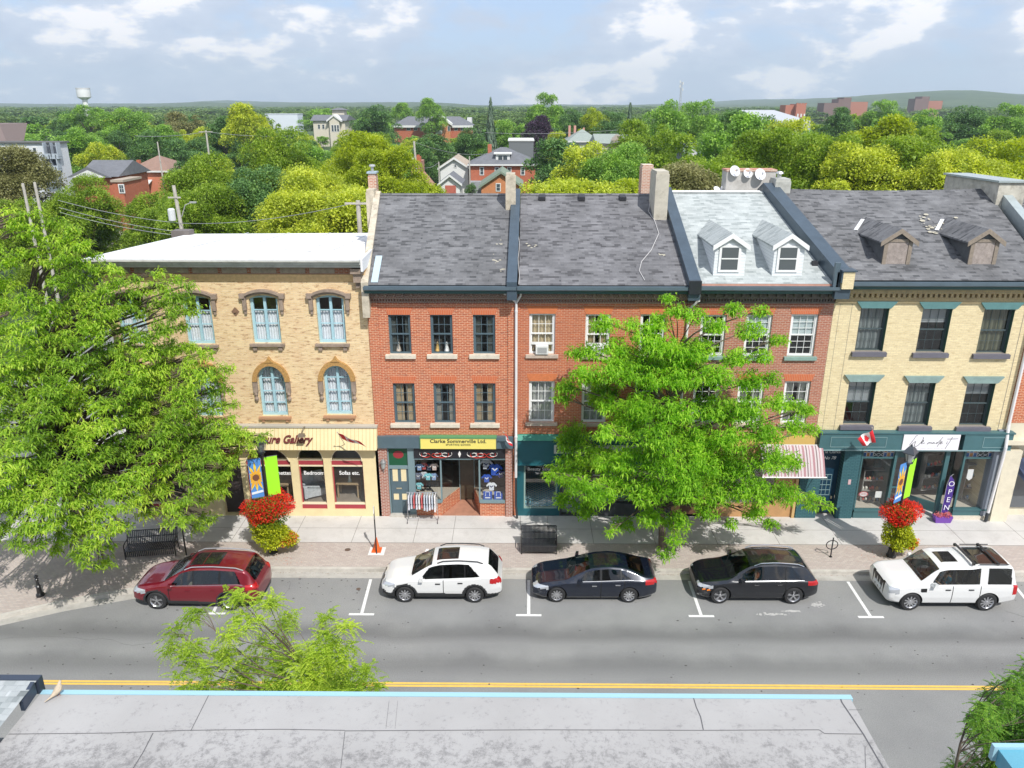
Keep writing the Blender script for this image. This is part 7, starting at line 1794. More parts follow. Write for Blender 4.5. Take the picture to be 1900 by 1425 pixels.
def lamp_post(x,y,lab,ang,seed,H=4.35,basket_z=2.05,rb=0.62,fs=1.0):
 t=thing('street_lamp',lab,'street lamp',(x,y,ZB),group='lamp posts with banners and flower baskets')
 b=MB();b.lathe([(0.20,0),(0.20,0.08),(0.16,0.12),(0.14,0.35),(0.16,0.38),(0.10,0.45),(0.085,0.8),(0.10,0.84),(0.065,0.9),(0.05,H-0.1),(0.075,H-0.06),(0.05,H)],n=14);b.build('post',BLK,t,world=False,smooth=True)
 k_=1.22
 b=MB();b.lathe([(0.05,H),(0.13*k_,H+0.06),(0.14*k_,H+0.10),(0.10,H+0.1)],n=8)
 for i in range(4):
  a=math.pi/4+i*math.pi/2;b.tube([(0.12*k_*math.cos(a),0.12*k_*math.sin(a),H+0.08),(0.21*k_*math.cos(a),0.21*k_*math.sin(a),H+0.42*k_)],0.014,5)
 b.lathe([(0.25*k_,H+0.41*k_),(0.27*k_,H+0.44*k_),(0.12*k_,H+0.62*k_),(0.05,H+0.65*k_),(0.04,H+0.70*k_),(0.0,H+0.74*k_)],n=4)
 b.build('lantern_frame',mat('lantern_slate',(0.06,0.07,0.085),0.35),t,world=False)
 b=MB();b.lathe([(0.10,H+0.1),(0.17*k_,H+0.41*k_)],n=8);b.build('lantern_glass',mat('lantern_glass',(0.35,0.37,0.36),0.1,spec=0.8),t,world=False)
 for s,nm in((-1,'sunflower_banner'),(1,'green_banner')):
  M=Matrix.Rotation(ang+(0 if s>0 else math.pi),4,'Z')@Matrix.Translation((0.08,0,basket_z+0.62))
  w,h=0.50,1.78
  bb=MB();n=8
  for i in range(n):
   for j in range(4):
    def P(i,j):
     return M@Vector((w*j/4,0.003*math.sin(i*1.1+j*0.9),h*i/n))
    bb.face([P(i,j),P(i,j+1),P(i+1,j+1),P(i+1,j)])
  o=bb.build(nm,mat('banner_blue',(0.08,0.25,0.60),0.75)if s<0 else mat('banner_green',(0.34,0.80,0.02),0.75),t,world=False)
  if s<0:
   M2=M@Matrix.Translation((w,0,0))@Matrix.Rotation(math.pi,4,'Z')
   banner_art(o,M2,w,h)
  k=MB()
  for z in(0.0,h):
   p0=M@Vector((-0.08,0,z));p1=M@Vector((w+0.02,0,z));k.tube([p0,p1],0.014,6)
  k.build('banner_arm',BLK,t,world=False)
 b=MB();b.lathe([(0.10,basket_z-0.28),(0.34,basket_z-0.2),(0.42,basket_z+0.02),(0.40,basket_z+0.04),(0.06,basket_z+0.0)],n=16)
 bk=b.build('flower_basket',mat('basket_black',(0.03,0.03,0.03),0.7),t,world=False)
 bz=basket_z
 def SB(L_):return[(x_*fs,y_*fs,bz+(z_-bz)*(1 if z_<bz-0.3 else fs),r_*fs,q_)for(x_,y_,z_,r_,q_)in L_]
 leafball(t,'basket_foliage',SB([(0,0,bz+0.12,rb*1.0,0.6),(0.1,-0.1,bz-0.15,rb*0.8,0.6)]),int(1500*1.5*fs),0.085,GRNB,seed)
 leafball(t,'red_flowers',SB([(-0.38,-0.1,bz+0.1,0.42,0.75),(0.05,-0.28,bz+0.12,0.45,0.8),(0.42,-0.05,bz+0.18,0.42,0.8),(0.1,0.25,bz+0.25,0.45,0.7),(-0.15,-0.3,bz-0.1,0.35,0.7)]),int(3400*1.5*fs),0.068,RED_F,seed+1)
 leafball(t,'trailing_plants',SB([(0.0,-0.3,bz-0.5,0.34,0.9),(0.22,-0.2,bz-0.8,0.34,0.9),(-0.3,-0.15,bz-0.55,0.28,1.2),(0.36,-0.15,bz-1.15,0.36,0.9),(0.05,-0.25,bz-1.2,0.36,1.0),(-0.3,-0.1,bz-1.1,0.25,1.1),(0.6,-0.1,bz-1.35,0.26,0.9)]),int(3600*1.5*fs),0.085,CHART,seed+2)
 leafball(t,'orange_flowers',SB([(0.62,-0.15,bz-1.2,0.24,0.8),(0.45,-0.3,bz-1.35,0.16,0.8)]),int(260*1.5*fs),0.06,ORNG,seed+3)
 return t
p=G(1653,1032,ZB)
lamp_post(p.x,p.y,'black lantern street lamp with red flower basket in front of the We made it sign',R(34),50,rb=0.55,H=4.3,fs=1.12)
p=G(507,1024,ZB)
lamp_post(p.x,p.y,'black street lamp with sunflower banner and huge flower basket by the furniture shop',R(22),60,H=4.6,rb=0.68,fs=1.4)
def bollard(x,y,lab):
 t=thing('bollard',lab,'bollard',(x,y,ZB))
 b=MB();b.lathe([(0.15,0),(0.15,0.08),(0.10,0.13),(0.085,0.4),(0.1,0.43),(0.06,0.48),(0.055,0.72),(0.075,0.75),(0.05,0.78)],n=14);b.build('shaft',BLK,t,world=False,smooth=True)
 b=MB();b.lathe([(0.03,0.78),(0.075,0.84),(0.065,0.9),(0,0.93)],n=14);b.build('finial',BLK,t,world=False,smooth=True)
p=G(75,1105,ZB);bollard(p.x,p.y,'black cast iron bollard standing alone in the tree shade at the left')
p=G(346,1030,ZB)
t=thing('sign_post','thin black post rising behind the red car roof into the leaves','post',(p.x,p.y,ZB));
b=MB();b.tube([(0,0,0),(-0.0,0,2.7)],0.035,8);b.build('pole',BLK,t,world=False)
MB().box(-0.02,0.02,-0.17,0.17,2.25,2.68).build('sign_plate',mat('sign_back_grey',(0.4,0.4,0.4),0.4,metal=0.5),t,world=False)
p=G(699,1027,ZB)
t=thing('sign_post','slim parking sign post seen edge-on behind the orange cone','post',(p.x,p.y,ZB))
b=MB();b.tube([(0,0,0),(0,0,2.25)],0.028,8);b.build('pole',BLK,t,world=False)
M=Matrix.Rotation(R(98),4,'Z')
b=MB();b.prism([(-0.15,1.72),(0.15,1.72),(0.15,2.05),(0.24,2.05),(0.0,2.28),(-0.24,2.05),(-0.15,2.05)],-0.012,0.012,'Y')
for i,v in enumerate(b.v):b.v[i]=tuple(M@Vector(v))
b.build('sign_plate',mat('sign_back_grey'),t,world=False)
c=G(698,1025,ZB)
t=thing('traffic_cone','orange traffic cone on a white painted square at the sign post foot','traffic cone',(c.x+0.0,c.y+0.16,ZB+0.002))
b=MB();b.box(-0.2,0.2,-0.2,0.2,0.0,0.035);b.build('base',mat('cone_orange',(0.75,0.13,0.02),0.6),t,world=False)
b=MB();b.lathe([(0.15,0.035),(0.04,0.62),(0.03,0.64)],n=16);b.build('cone_body',mat('cone_orange'),t,world=False,smooth=True)
b=MB();b.face([(c.x-0.32,c.y-0.22,0.1565),(c.x+0.36,c.y-0.22,0.1565),(c.x+0.36,c.y+0.42,0.1565),(c.x-0.32,c.y+0.42,0.1565)]);struct(b.build('painted_square',WP))
def bench(x,y,rz,lab,L_=1.75,slats='vertical',closed=False,legs=True):
 t=thing('park_bench',lab,'bench',(x,y,ZB),rz)
 n=26
 b=MB();
 for i in range(n):
  u=-L_/2+L_*(i+0.5)/n
  b.box(u-0.024,u+0.024,-0.36,0.20,0.43,0.455);b.box(u-0.024,u+0.024,-0.375,-0.361,0.16,0.44)
 b.build('seat',BLK2,t,world=False)
 b=MB()
 if closed:
  b.hexa([(-L_/2,0.22,0.47),(L_/2,0.22,0.47),(L_/2,0.25,0.47),(-L_/2,0.25,0.47),(-L_/2,0.40,1.0),(L_/2,0.40,1.0),(L_/2,0.43,1.0),(-L_/2,0.43,1.0)])
 else:
  for i in range(n):
   u=-L_/2+L_*(i+0.5)/n
   b.hexa([(u-.02,0.21,0.46),(u+.02,0.21,0.46),(u+.02,0.235,0.46),(u-.02,0.235,0.46),(u-.02,0.37,0.98),(u+.02,0.37,0.98),(u+.02,0.395,0.98),(u-.02,0.395,0.98)])
 b.build('backrest',BLK2,t,world=False)
 b=MB()
 for(ya,za)in((-0.37,0.44),(0.21,0.45),(0.385,0.99),(0.30,0.72)):b.tube([(-L_/2-0.02,ya,za),(L_/2+0.02,ya,za)],0.022,6)
 b.build('rails',BLK,t,world=False)
 for s in(-1,1):
  u=s*(L_/2+0.03)
  b=MB();b.tube([(u,-0.30,0),(u,-0.28,0.44),(u,-0.26,0.66),(u,-0.1,0.69),(u,0.28,0.68)],0.024,6);b.tube([(u,0.28,0),(u,0.2,0.44),(u,0.39,1.0)],0.024,6);b.tube([(u,-0.28,0.44),(u,0.2,0.44)],0.02,6);b.build('leg_frame',BLK,t,world=False)
 return t
p=G(281,1032,ZB);bench(p.x,p.y+0.15,R(9),'black slatted bench turned slightly away, in the tree shade by the red car',1.95)
p=G(1000,1024,ZB);bench(p.x,p.y+0.12,0,'black bench with solid back seen from above, left of the central tree',1.42,closed=False)
p=G(1541,1033,ZB)
t=thing('bike_rack','black post and ring bike rack on the brick paving right of the black SUV','bike rack',(p.x,p.y,ZB))
b=MB();b.tube([(0,0,0),(0,0,0.92)],0.028,8);b.lathe([(0.07,0),(0.07,0.015)],n=10);b.build('post',BLK,t,world=False)
b=MB();pts=[(0.24*math.cos(k*math.pi/12),0.03,0.56+0.21*math.sin(k*math.pi/12))for k in range(25)];b.tube(pts,0.02,6,cap=False);b.build('ring',BLK,t,world=False)
p=G(1747,968,ZB)
t=thing('purple_planter','purple box planter with pink flowers at the craft shop door','planter',(p.x,p.y,ZB))
b=MB();b.hexa([(-0.34,-0.13,0),(0.34,-0.13,0),(0.34,0.13,0),(-0.34,0.13,0),(-0.40,-0.17,0.3),(0.40,-0.17,0.3),(0.40,0.17,0.3),(-0.40,0.17,0.3)]);b.build('box',mat('planter_purple',(0.17,0.06,0.36),0.5),t,world=False)
leafball(t,'pink_flowers',[(-0.2,0,0.36,0.2,0.6),(0.15,0,0.38,0.22,0.6)],420,0.055,leafmat('flower_pink',((0.6,0.12,0.14),(0.7,0.2,0.2),(0.75,0.35,0.35)),0.2,4),70)
t2=thing('feather_flag','dark purple feather flag reading OPEN rising from the purple planter','flag',(p.x-0.08,p.y+0.05,ZB+0.3))
b=MB();pts=[(0,0,0),(0,0,1.6),(0.06,0,1.95),(0.2,0,2.1)];b.tube(pts,0.012,6);b.build('pole',mat('tin'),t2,world=False)
b=MB();zz=[0.12,0.5,1.0,1.5,1.8,2.02];ww=[0.30,0.33,0.34,0.33,0.26,0.1]
for i in range(5):b.face([(0.01+0.05*(i==4),0.02*math.sin(i),zz[i]),(0.01+ww[i],0.03*math.cos(i),zz[i]),(0.01+ww[i+1],0.03*math.cos(i+1),zz[i+1]),(0.01+(0.05 if i>=3 else 0),0.02*math.sin(i+1),zz[i+1])])
b.build('flag_cloth',mat('flag_purple',(0.06,0.025,0.22),0.7),t2,world=False)
for i,ch in enumerate('OPEN'):
 me=text_mesh(ch,0.36,ext=0.001);b=MB();b.add(me,Matrix.Translation((0.18,-0.045,1.62-0.40*i))@Matrix.Rotation(R(90),4,'X'));bpy.data.meshes.remove(me);b.build('flag_letter',mat('flag_white',(0.75,0.72,0.8),0.7),t2,world=False)
FR=mat('flag_red',(0.68,0.02,0.03),0.7);FW=mat('flag_white2',(0.80,0.79,0.78),0.7)
def corner_flag(wall,ht,hb,ft,fb,lab,wave=0.05,nose=None):
 """cloth between hoist (top, bottom) and fly (top, bottom); the pole runs from the wall through the hoist"""
 wall,ht,hb,ft,fb=map(Vector,(wall,ht,hb,ft,fb))
 t=thing('canadian_flag',lab,'flag',wall,group='small red and white maple leaf flags')
 b=MB();b.tube([wall,hb,ht,ht+(ht-hb)*0.15],0.014,6);b.lathe([(0.03,-0.02),(0.03,0.02)],ht+(ht-hb)*0.15,8);b.build('pole',mat('flag_pole',(0.45,0.4,0.35),0.5),t)
 nu,nv=16,6;N_=(ft-ht).cross(hb-ht).normalized()
 def P(u,v):return ht.lerp(ft,u).lerp(hb.lerp(fb,u),v)+N_*(wave*math.sin(u*8+v*2))
 b=MB()
 for i in range(nu):
  for j in range(nv):
   b.face([P(i/nu,j/nv),P((i+1)/nu,j/nv),P((i+1)/nu,(j+1)/nv),P(i/nu,(j+1)/nv)],0 if i<4 or i>=12 else 1)
 cl=b.build('flag_cloth',[FR,FW],t)
 leaf=[(0,.5),(.08,.3),(.2,.36),(.16,.12),(.34,.2),(.3,.06),(.44,0),(.2,-.2),(.24,-.3),(.03,-.26),(.03,-.46),(-.03,-.46),(-.03,-.26),(-.24,-.3),(-.2,-.2),(-.44,0),(-.3,.06),(-.34,.2),(-.16,.12),(-.2,.36),(-.08,.3)]
 b=MB()
 for s in(-1,1):b.face([P(0.5+x*0.42,0.5-y*0.8)+N_*(s*0.02)for x,y in leaf])
 b.build('maple_leaf',FR,cl)
corner_flag(F(1597,836,YW-0.15),F(1619,797,31.0),F(1624,820,31.2),F(1590,813,30.9),F(1601,828,31.1),'red and white maple leaf flag flying above the craft shop brick pier')
corner_flag(F(641,826,31.7),F(627,804,30.9),F(634,815,31.2),F(667,820,30.8),F(680,829,30.9),'red and white maple leaf flag drooping over the furniture shop sign',0.03)
corner_flag(F(948,822,YW-0.1),F(935,803,YW-0.7),F(941,810,YW-0.5),F(944,826,YW-0.6),F(952,828,YW-0.5),'furled red and white maple leaf flag beside the white downspout',0.03)
for(px,lab)in((711,'grey carriage lantern on the brick pier between the furniture and sporting goods shops'),):
 c=F(px,862,YW-0.2)
 t=thing('wall_lantern',lab,'lantern',c)
 b=MB();b.lathe([(0.03,-0.22),(0.08,-0.18),(0.12,0.1)],n=8);b.build('lantern_glass',mat('lantern_glass'),t,world=False)
 b=MB();b.lathe([(0.15,0.1),(0.14,0.13),(0.05,0.24),(0,0.3)],n=8);b.tube([(0,0,-0.22),(0,0.02,-0.38),(0,0.12,-0.42)],0.015,6);b.build('lantern_frame',mat('lantern_grey',(0.2,0.2,0.2),0.5),t,world=False)
def clothes_rack():
 x0,x1=fx(756,960,31.4),fx(812,960,31.4);y=31.55
 t=thing('clothes_rack','wheeled metal rail of pale striped shirts outside the sporting goods window','clothes rack',((x0+x1)/2,y,ZB))
 b=MB()
 for x in(x0,x1):b.tube([(x,y,ZB+0.1),(x,y,1.65)],0.014,6);b.tube([(x,y-0.25,ZB+0.1),(x,y+0.25,ZB+0.1)],0.014,6)
 b.tube([(x0,y,1.63),(x1,y,1.63)],0.016,6);b.tube([(x0,y,0.28),(x1,y,0.28)],0.012,6);b.build('frame',mat('chrome_rail',(0.5,0.5,0.52),0.25,metal=0.8),t)
 for(x,yy)in((x0,-0.24),(x0,0.24),(x1,-0.24),(x1,0.24)):
  b=MB();b.lathe([(0.04,-0.012),(0.04,0.012)],(x,y+yy,ZB+0.045),10,axis='X');b.build('castor',BLK,t)
 q=random.Random(8)
 cols=[(0.72,0.70,0.70),(0.6,0.6,0.66),(0.66,0.5,0.5),(0.5,0.55,0.62),(0.75,0.74,0.72),(0.55,0.12,0.12),(0.7,0.68,0.72)]
 n=11
 for i in range(n):
  x=x0+0.1+(x1-x0-0.2)*i/(n-1);c=cols[q.randrange(7)]
  o=thing('hanging_shirt','shirt on the wheeled rail outside the sporting goods shop, %s from the left'%ORD[i],'shirt',(x,y,1.62),group='shirts on the wheeled rail')
  b=MB();L_=q.uniform(0.62,0.9)
  b.hexa([(x-0.035,y-0.22,1.56-L_),(x+0.035,y-0.22,1.56-L_),(x+0.05,y+0.22,1.56-L_),(x-0.02,y+0.22,1.56-L_),(x-0.02,y-0.2,1.5),(x+0.02,y-0.2,1.5),(x+0.02,y+0.2,1.5),(x-0.02,y+0.2,1.5)])
  b.hexa([(x-0.02,y-0.3,1.2),(x+0.02,y-0.3,1.2),(x+0.02,y-0.18,1.16),(x-0.02,y-0.18,1.16),(x-0.02,y-0.2,1.52),(x+0.02,y-0.2,1.52),(x+0.02,y-0.1,1.54),(x-0.02,y-0.1,1.54)])
  b.build('shirt_cloth',mat('shirt_cloth_%d'%(cols.index(c)),c,0.9,var=0.2,vscale=18),o)
  b=MB();b.tube([(x,y,1.65),(x,y,1.58),(x,y-0.15,1.52)],0.006,4);b.build('hanger',mat('tin'),o)
clothes_rack()
def jersey(x,y,z,s,col,name,lab,chev=None):
 o=thing(name,lab,'clothing',(x,y,z))
 b=MB()
 b.prism([(-.22,-.35),(.22,-.35),(.24,.2),(.42,.02),(.5,.12),(.28,.38),(.1,.42),(0,.36),(-.1,.42),(-.28,.38),(-.5,.12),(-.42,.02),(-.24,.2)],-0.03,0.03,'Y')
 b.v=[(v[0]*s,v[1],v[2]*s)for v in b.v];b.build('cloth',col,o,world=False)
 b=MB();b.prism([(-.18,.12),(0,-.05),(.18,.12),(.12,.16),(0,.04),(-.12,.16)],-0.045,-0.031,'Y');b.v=[(v[0]*s,v[1],v[2]*s)for v in b.v];b.build('chevron',chev or FW,o,world=False)
BLUEJ=mat('jersey_blue',(0.02,0.08,0.42),0.8,var=0.1);GREYJ=mat('jersey_grey',(0.45,0.47,0.52),0.9);NAVYJ=mat('jersey_navy',(0.015,0.02,0.12),0.8);WHJ=mat('jersey_white',(0.72,0.74,0.76),0.9,var=0.1,vscale=15)
def fpt(px,py,Y):c=F(px,py,Y);return c.x,Y,c.z
for(px,py,s,col,nm,lab)in((902,862,0.62,GREYJ,'jersey','grey hooded jersey with a blue mark at the top left of the blue jersey window'),(918,872,0.75,BLUEJ,'jersey','royal blue jersey with white chevron hanging centre in the right sporting goods window'),(903,888,0.5,BLUEJ,'jersey','small blue jersey low on the left of the right sporting goods window'),(929,880,0.45,NAVYJ,'jersey','dark navy jersey at the right of the right sporting goods window'),(912,903,0.5,WHJ,'jersey','white jersey hanging below the royal blue one')):
 x,y,z=fpt(px,py,YW+0.45);jersey(x,y,z,s,col,nm,lab,NAVYJ if col is WHJ or col is GREYJ else None)
for(px,lab)in((905,'blue and white sports bag at the left of the right sporting goods window floor'),(925,'blue sports bag with white handles at the right of the window floor')):
 x=fx(px,920,YW+0.35);o=thing('sports_bag',lab,'bag',(x,YW+0.35,0.86))
 MB().box(-0.2,0.2,-0.14,0.14,0,0.3).build('bag_body',BLUEJ,o,world=False)
 b=MB();b.tube([(-0.1,-0.15,0.2),(-0.08,-0.15,0.42),(0.08,-0.15,0.42),(0.1,-0.15,0.2)],0.015,5);b.box(-0.12,0.12,-0.146,-0.142,0.08,0.14);b.build('handle',FW,o,world=False)
q=random.Random(12)
for i in range(9):
 px=778+(i%4)*9+q.uniform(-2,2);py=866+(i//4)*17+q.uniform(-3,3)
 x,y,z=fpt(px,py,YW+0.35+0.1*(i%3));c=q.choice([(0.2,0.55,0.6),(0.6,0.6,0.62),(0.5,0.1,0.1),(0.12,0.15,0.22),(0.65,0.5,0.45),(0.25,0.35,0.55)])
 jersey(x,y,z,0.42,mat('window_cloth_%d'%i,c,0.9,var=0.5,vscale=14),'display_shirt','patterned %s shirt hanging in the left sporting goods window'%('teal','pale grey','striped','dark','pink','blue')[i%6]+(' row %s'%('top','middle','bottom')[i//4]))
def shelf_unit(x,y,z,w,h,lab,seed,rz=0):
 o=thing('display_shelf',lab,'shelf',(x,y,z),rz);b=MB()
 for i in range(4):b.box(-w/2,w/2,-0.15,0.15,h*i/3-0.015,h*i/3+0.015)
 for s in(-1,1):b.box(s*w/2-0.02,s*w/2+0.02,-0.15,0.15,0.016,h)
 b.build('shelf_frame',mat('shelf_grey',(0.25,0.24,0.22),0.6),o,world=False)
 q=random.Random(seed);cols=[mat('goods_a',(0.5,0.3,0.15),0.7),mat('goods_b',(0.65,0.62,0.55),0.7),mat('goods_c',(0.1,0.25,0.4),0.7),mat('goods_d',(0.6,0.1,0.08),0.7)]
 b=MB()
 for i in range(3):
  u=-w/2+0.08
  while u<w/2-0.08:
   s_=q.uniform(0.06,0.16);b.lathe([(s_*0.4,0),(s_*0.5,s_*0.5),(s_*0.3,s_)],(u,q.uniform(-0.08,0.05),h*i/3+0.016),8,q.randrange(4));u+=s_+0.03
 g=b.build('shelf_goods',cols,o,world=False);g['kind']='stuff'
shelf_unit(fx(1622,900,YW+0.9),YW+0.9,0.58,1.2,1.6,'grey shelf of small handmade goods in the left craft shop window',1)
shelf_unit(fx(1815,900,YW+1.1),YW+1.1,0.58,1.5,1.8,'grey shelf of small handmade goods in the right craft shop window',2)
shelf_unit(fx(1730,900,YW+2.2),YW+2.2,0.58,1.6,1.9,'grey shelf of handmade goods seen through the angled craft shop glass',3,0.3)
x,y,z=fpt(1602,917,YW+0.2)
o=thing('oval_window_sign','small red-edged oval sign low in the left craft shop window','sign',(x,y,z))
b=MB();b.prism([(0.22*math.cos(k*math.pi/10),0.13*math.sin(k*math.pi/10))for k in range(20)],0,0.02,'Y');b.build('rim',mat('oval_red',(0.5,0.06,0.08),0.5),o,world=False)
b=MB();b.prism([(0.19*math.cos(k*math.pi/10),0.10*math.sin(k*math.pi/10))for k in range(20)],-0.006,-0.001,'Y');b.build('oval_face',mat('notice_white',(0.75,0.74,0.72),0.6),o,world=False)
me=text_mesh('OPEN',0.15,ext=0.001);b=MB();b.add(me,Matrix.Translation((0,-0.009,0))@Matrix.Rotation(R(90),4,'X'));bpy.data.meshes.remove(me);b.build('sign_lettering',mat('oval_red'),o,world=False)
x,y,z=fpt(1630,918,YW+0.22)
o=thing('white_notice_board','white square notice on a small easel in the left craft shop window','notice',(x,y,z));MB().box(-0.15,0.15,0,0.02,-0.15,0.17).build('board',mat('notice_white'),o,world=False);b=MB();b.tube([(-0.1,0.03,0.1),(-0.13,0.05,-0.42)],0.01,4);b.tube([(0.1,0.03,0.1),(0.13,0.05,-0.42)],0.01,4);b.build('easel',WOODT,o,world=False)
x,y,z=fpt(1800,880,YW+0.4)
o=thing('white_pennant','white pointed fabric pennant in the right craft shop window','pennant',(x,y,z));b=MB();b.prism([(-0.13,0.25),(0.13,0.25),(0.13,-0.2),(0,-0.32),(-0.13,-0.2)],0,0.01,'Y');b.build('cloth',FW,o,world=False);b=MB();b.tube([(-0.15,0,0.26),(0.15,0,0.26)],0.008,4);b.tube([(-0.13,0,0.26),(0,0,0.42),(0.13,0,0.26)],0.003,4);b.build('hanger',WOODT,o,world=False)
x,y,z=fpt(1833,895,YW+0.5)
o=thing('ochre_banner_scroll','tall narrow ochre banner at the right side of the right craft window','banner',(x,y,z));MB().box(-0.1,0.1,0,0.02,-0.7,0.85).build('cloth',mat('ochre_cloth',(0.5,0.36,0.06),0.8,var=0.2,vscale=10),o,world=False);MB().box(-0.12,0.12,-0.005,0.025,0.851,0.88).build('rod',WOODT,o,world=False)
# CARS
TYRE=mat('tyre_rubber',(0.022,0.022,0.023),0.75)
RIM=mat('alloy_silver',(0.62,0.62,0.64),0.28,metal=0.85)
CLAD=mat('black_cladding',(0.025,0.026,0.028),0.55)
CHR=mat('chrome_trim',(0.72,0.72,0.74),0.15,metal=0.95)
SEATB=mat('seat_beige',(0.40,0.32,0.23),0.8);SEATD=mat('seat_dark',(0.05,0.05,0.055),0.8)
CABIN=mat('cabin_dark',(0.03,0.03,0.033),0.8)
HEADL=mat('headlamp_lens',(0.55,0.57,0.60),0.08,metal=0.4,spec=0.9)
TAILL=mat('taillight_red',(0.42,0.01,0.012),0.12,spec=0.8)
GRILLE=mat('grille_black',(0.012,0.012,0.013),0.35)
ORGL=mat('indicator_amber',(0.8,0.22,0.02),0.3)
CGL=glass('car_glass',(0.50,0.55,0.53));CGD=glass('car_glass_privacy',(0.10,0.11,0.12))
SEAMM=mat('panel_gap',(0.01,0.01,0.01),0.6)
def paint(name,col,metal=0.0,rough=0.28):
 return mat(name,col,rough,metal=metal,coat=1.0,spec=0.5)
def wheel(parent,x,y,r,side,spokes,w=0.24,rimcol=None,style='v'):
 t=bpy.data.objects.new('wheel',None);C.objects.link(t);t.parent=parent;t.location=(x,y,r);t.empty_display_size=0.1
 s=side
 h=w/2
 b=MB();b.lathe([(r*0.66,-h),(r*0.90,-h),(r*0.985,-h*0.7),(r,-h*0.3),(r,h*0.3),(r*0.985,h*0.7),(r*0.90,h),(r*0.66,h)],n=32,axis='Y',cap=False);b.build('tyre',TYRE,t,smooth=True,world=False)
 rr=r*0.66
 b=MB();b.lathe([(rr,-h*0.95),(rr+0.012,-h*0.92),(rr,-h*0.8),(rr*0.93,-h*0.6),(rr*0.93,h*0.8),(rr,h*0.95)],n=32,axis='Y',cap=False)
 yo=-h*0.72
 for i in range(spokes):
  a=2*math.pi*i/spokes+0.3
  for da in((-0.13,0.13)if style=='v' else(0,)):
   p0=Vector((rr*0.2*math.cos(a),yo+0.01,rr*0.2*math.sin(a)));p1=Vector((rr*0.97*math.cos(a+da),yo-0.005,rr*0.97*math.sin(a+da)))
   b.bar(p0,p1,0.026 if style=='v' else 0.05,0.028,up=(0,1,0))
 b.lathe([(0,yo-0.02),(rr*0.2,yo-0.015),(rr*0.24,yo+0.03)],n=16,axis='Y')
 if s>0:b.v=[(v[0],-v[1],v[2])for v in b.v]
 b.build('rim',rimcol or RIM,t,smooth=True,world=False)
 b=MB();b.lathe([(0.0,yo+0.05),(rr*0.92,yo+0.05),(rr*0.92,yo+0.07)],n=24,axis='Y')
 if s>0:b.v=[(v[0],-v[1],v[2])for v in b.v]
 b.build('brake_disc',mat('brake_dark',(0.10,0.10,0.105),0.5,metal=0.5),t,world=False)
def car(label,xf,ynear,sp):
 """xf: world x of the front bumper (the car points to -X); ynear: world y of its near side"""
 Lg,Wd,fo,wb,rw_,pm=sp['L'],sp['W'],sp['fo'],sp['wb'],sp['r'],sp['paint']
 hw0=Wd/2;T=thing('parked_car',label,'car',(xf+Lg/2,ynear+hw0,0),sp.get('yaw',0),group='cars parked along the far kerb')
 X0=-Lg/2
 N=170
 xs=np.concatenate([[0.0,0.008,0.025],np.linspace(0.05,Lg-0.05,N-6),[Lg-0.025,Lg-0.008,Lg]])
 def sm(a,k=5):
  ker=np.ones(k)/k;p=np.pad(a,k//2,mode='edge');return np.convolve(p,ker,'valid')
 def prof(key,k=7):
  P=sp[key];return sm(np.interp(xs,[p[0]for p in P],[p[1]for p in P]),k)
 hood,roof,belt,zbt=prof('hood'),prof('roof',9),prof('belt',9),prof('bot',5)
 fr,rr=sp.get('nose',0.75),sp.get('tail',0.55)
 hw=np.ones_like(xs)*hw0
 a=np.clip((fr-xs)/fr,0,1);hw-=hw0*sp.get('nt',0.22)*a**2.6
 a=np.clip((xs-(Lg-rr))/rr,0,1);hw-=hw0*sp.get('tt',0.15)*a**2.6
 endin=np.minimum(xs,Lg-xs);shrink=np.clip(1-(1-np.clip(endin/0.06,0,1))**2*0.09,0,1)
 g=np.clip((roof-hood)/0.35,0,1)
 rw=hw*sp.get('rw',0.74)*g+hw*0.86*(1-g)
 NS=10
 seg=[3,3,8,9,3,2,14,3,5,7]
 ring_t=[];
 for i,n in enumerate(seg):ring_t+=[i+j/n for j in range(n)]
 ring_t.append(10.0);ring_t=np.array(ring_t);K=len(ring_t)
 V=np.zeros((len(xs),K,3))
 for i,x in enumerate(xs):
  h_,ro,be,zb,w,r_=hood[i],roof[i],min(belt[i],hood[i]-0.015+0.3*g[i]),zbt[i],hw[i],rw[i]
  be=min(be,ro-0.02)
  e=0.10*g[i]+0.035*(1-g[i])
  kp=[(0,zb),(0.86*w,zb),(0.965*w,zb+0.10),(w,zb+0.34),(w*0.995,be-0.22),(w*0.975,be-0.03),(w*0.935,be+0.0),(r_,max(ro-e,be+0.004)),(r_*0.9,max(ro-e*0.42,be+0.006)),(r_*0.55,max(ro-0.012,be+0.008)),(0,ro)]
  if kp[3][1]>kp[4][1]-0.04:kp[3]=(w,(kp[2][1]+kp[4][1])/2)
  ky=[k[0]for k in kp];kz=[k[1]for k in kp]
  y=np.interp(ring_t,range(11),ky);z=np.interp(ring_t,range(11),kz)
  zc=(zb+ro)/2
  V[i,:,0]=X0+x;V[i,:,1]=y*shrink[i];V[i,:,2]=zc+(z-zc)*shrink[i]
 full=np.concatenate([V,V[:,1:-1][:,::-1]*np.array([1,-1,1])],axis=1)
 K2=full.shape[1];nx=len(xs)
 verts=full.reshape(-1,3).tolist();faces=[]
 for i in range(nx-1):
  for j in range(K2):
   j2=(j+1)%K2;faces.append((i*K2+j,i*K2+j2,(i+1)*K2+j2,(i+1)*K2+j))
 faces.append(tuple(range(K2))[::-1]);faces.append(tuple((nx-1)*K2+j for j in range(K2)))
 me=bpy.data.meshes.new('body_raw');me.from_pydata(verts,[],faces)
 bm=bmesh.new();bm.from_mesh(me);bmesh.ops.triangulate(bm,faces=[f for f in bm.faces if len(f.verts)>4]);bmesh.ops.recalc_face_normals(bm,faces=bm.faces);bm.to_mesh(me);bm.free()
 ob=bpy.data.objects.new('body_raw',me);C.objects.link(ob)
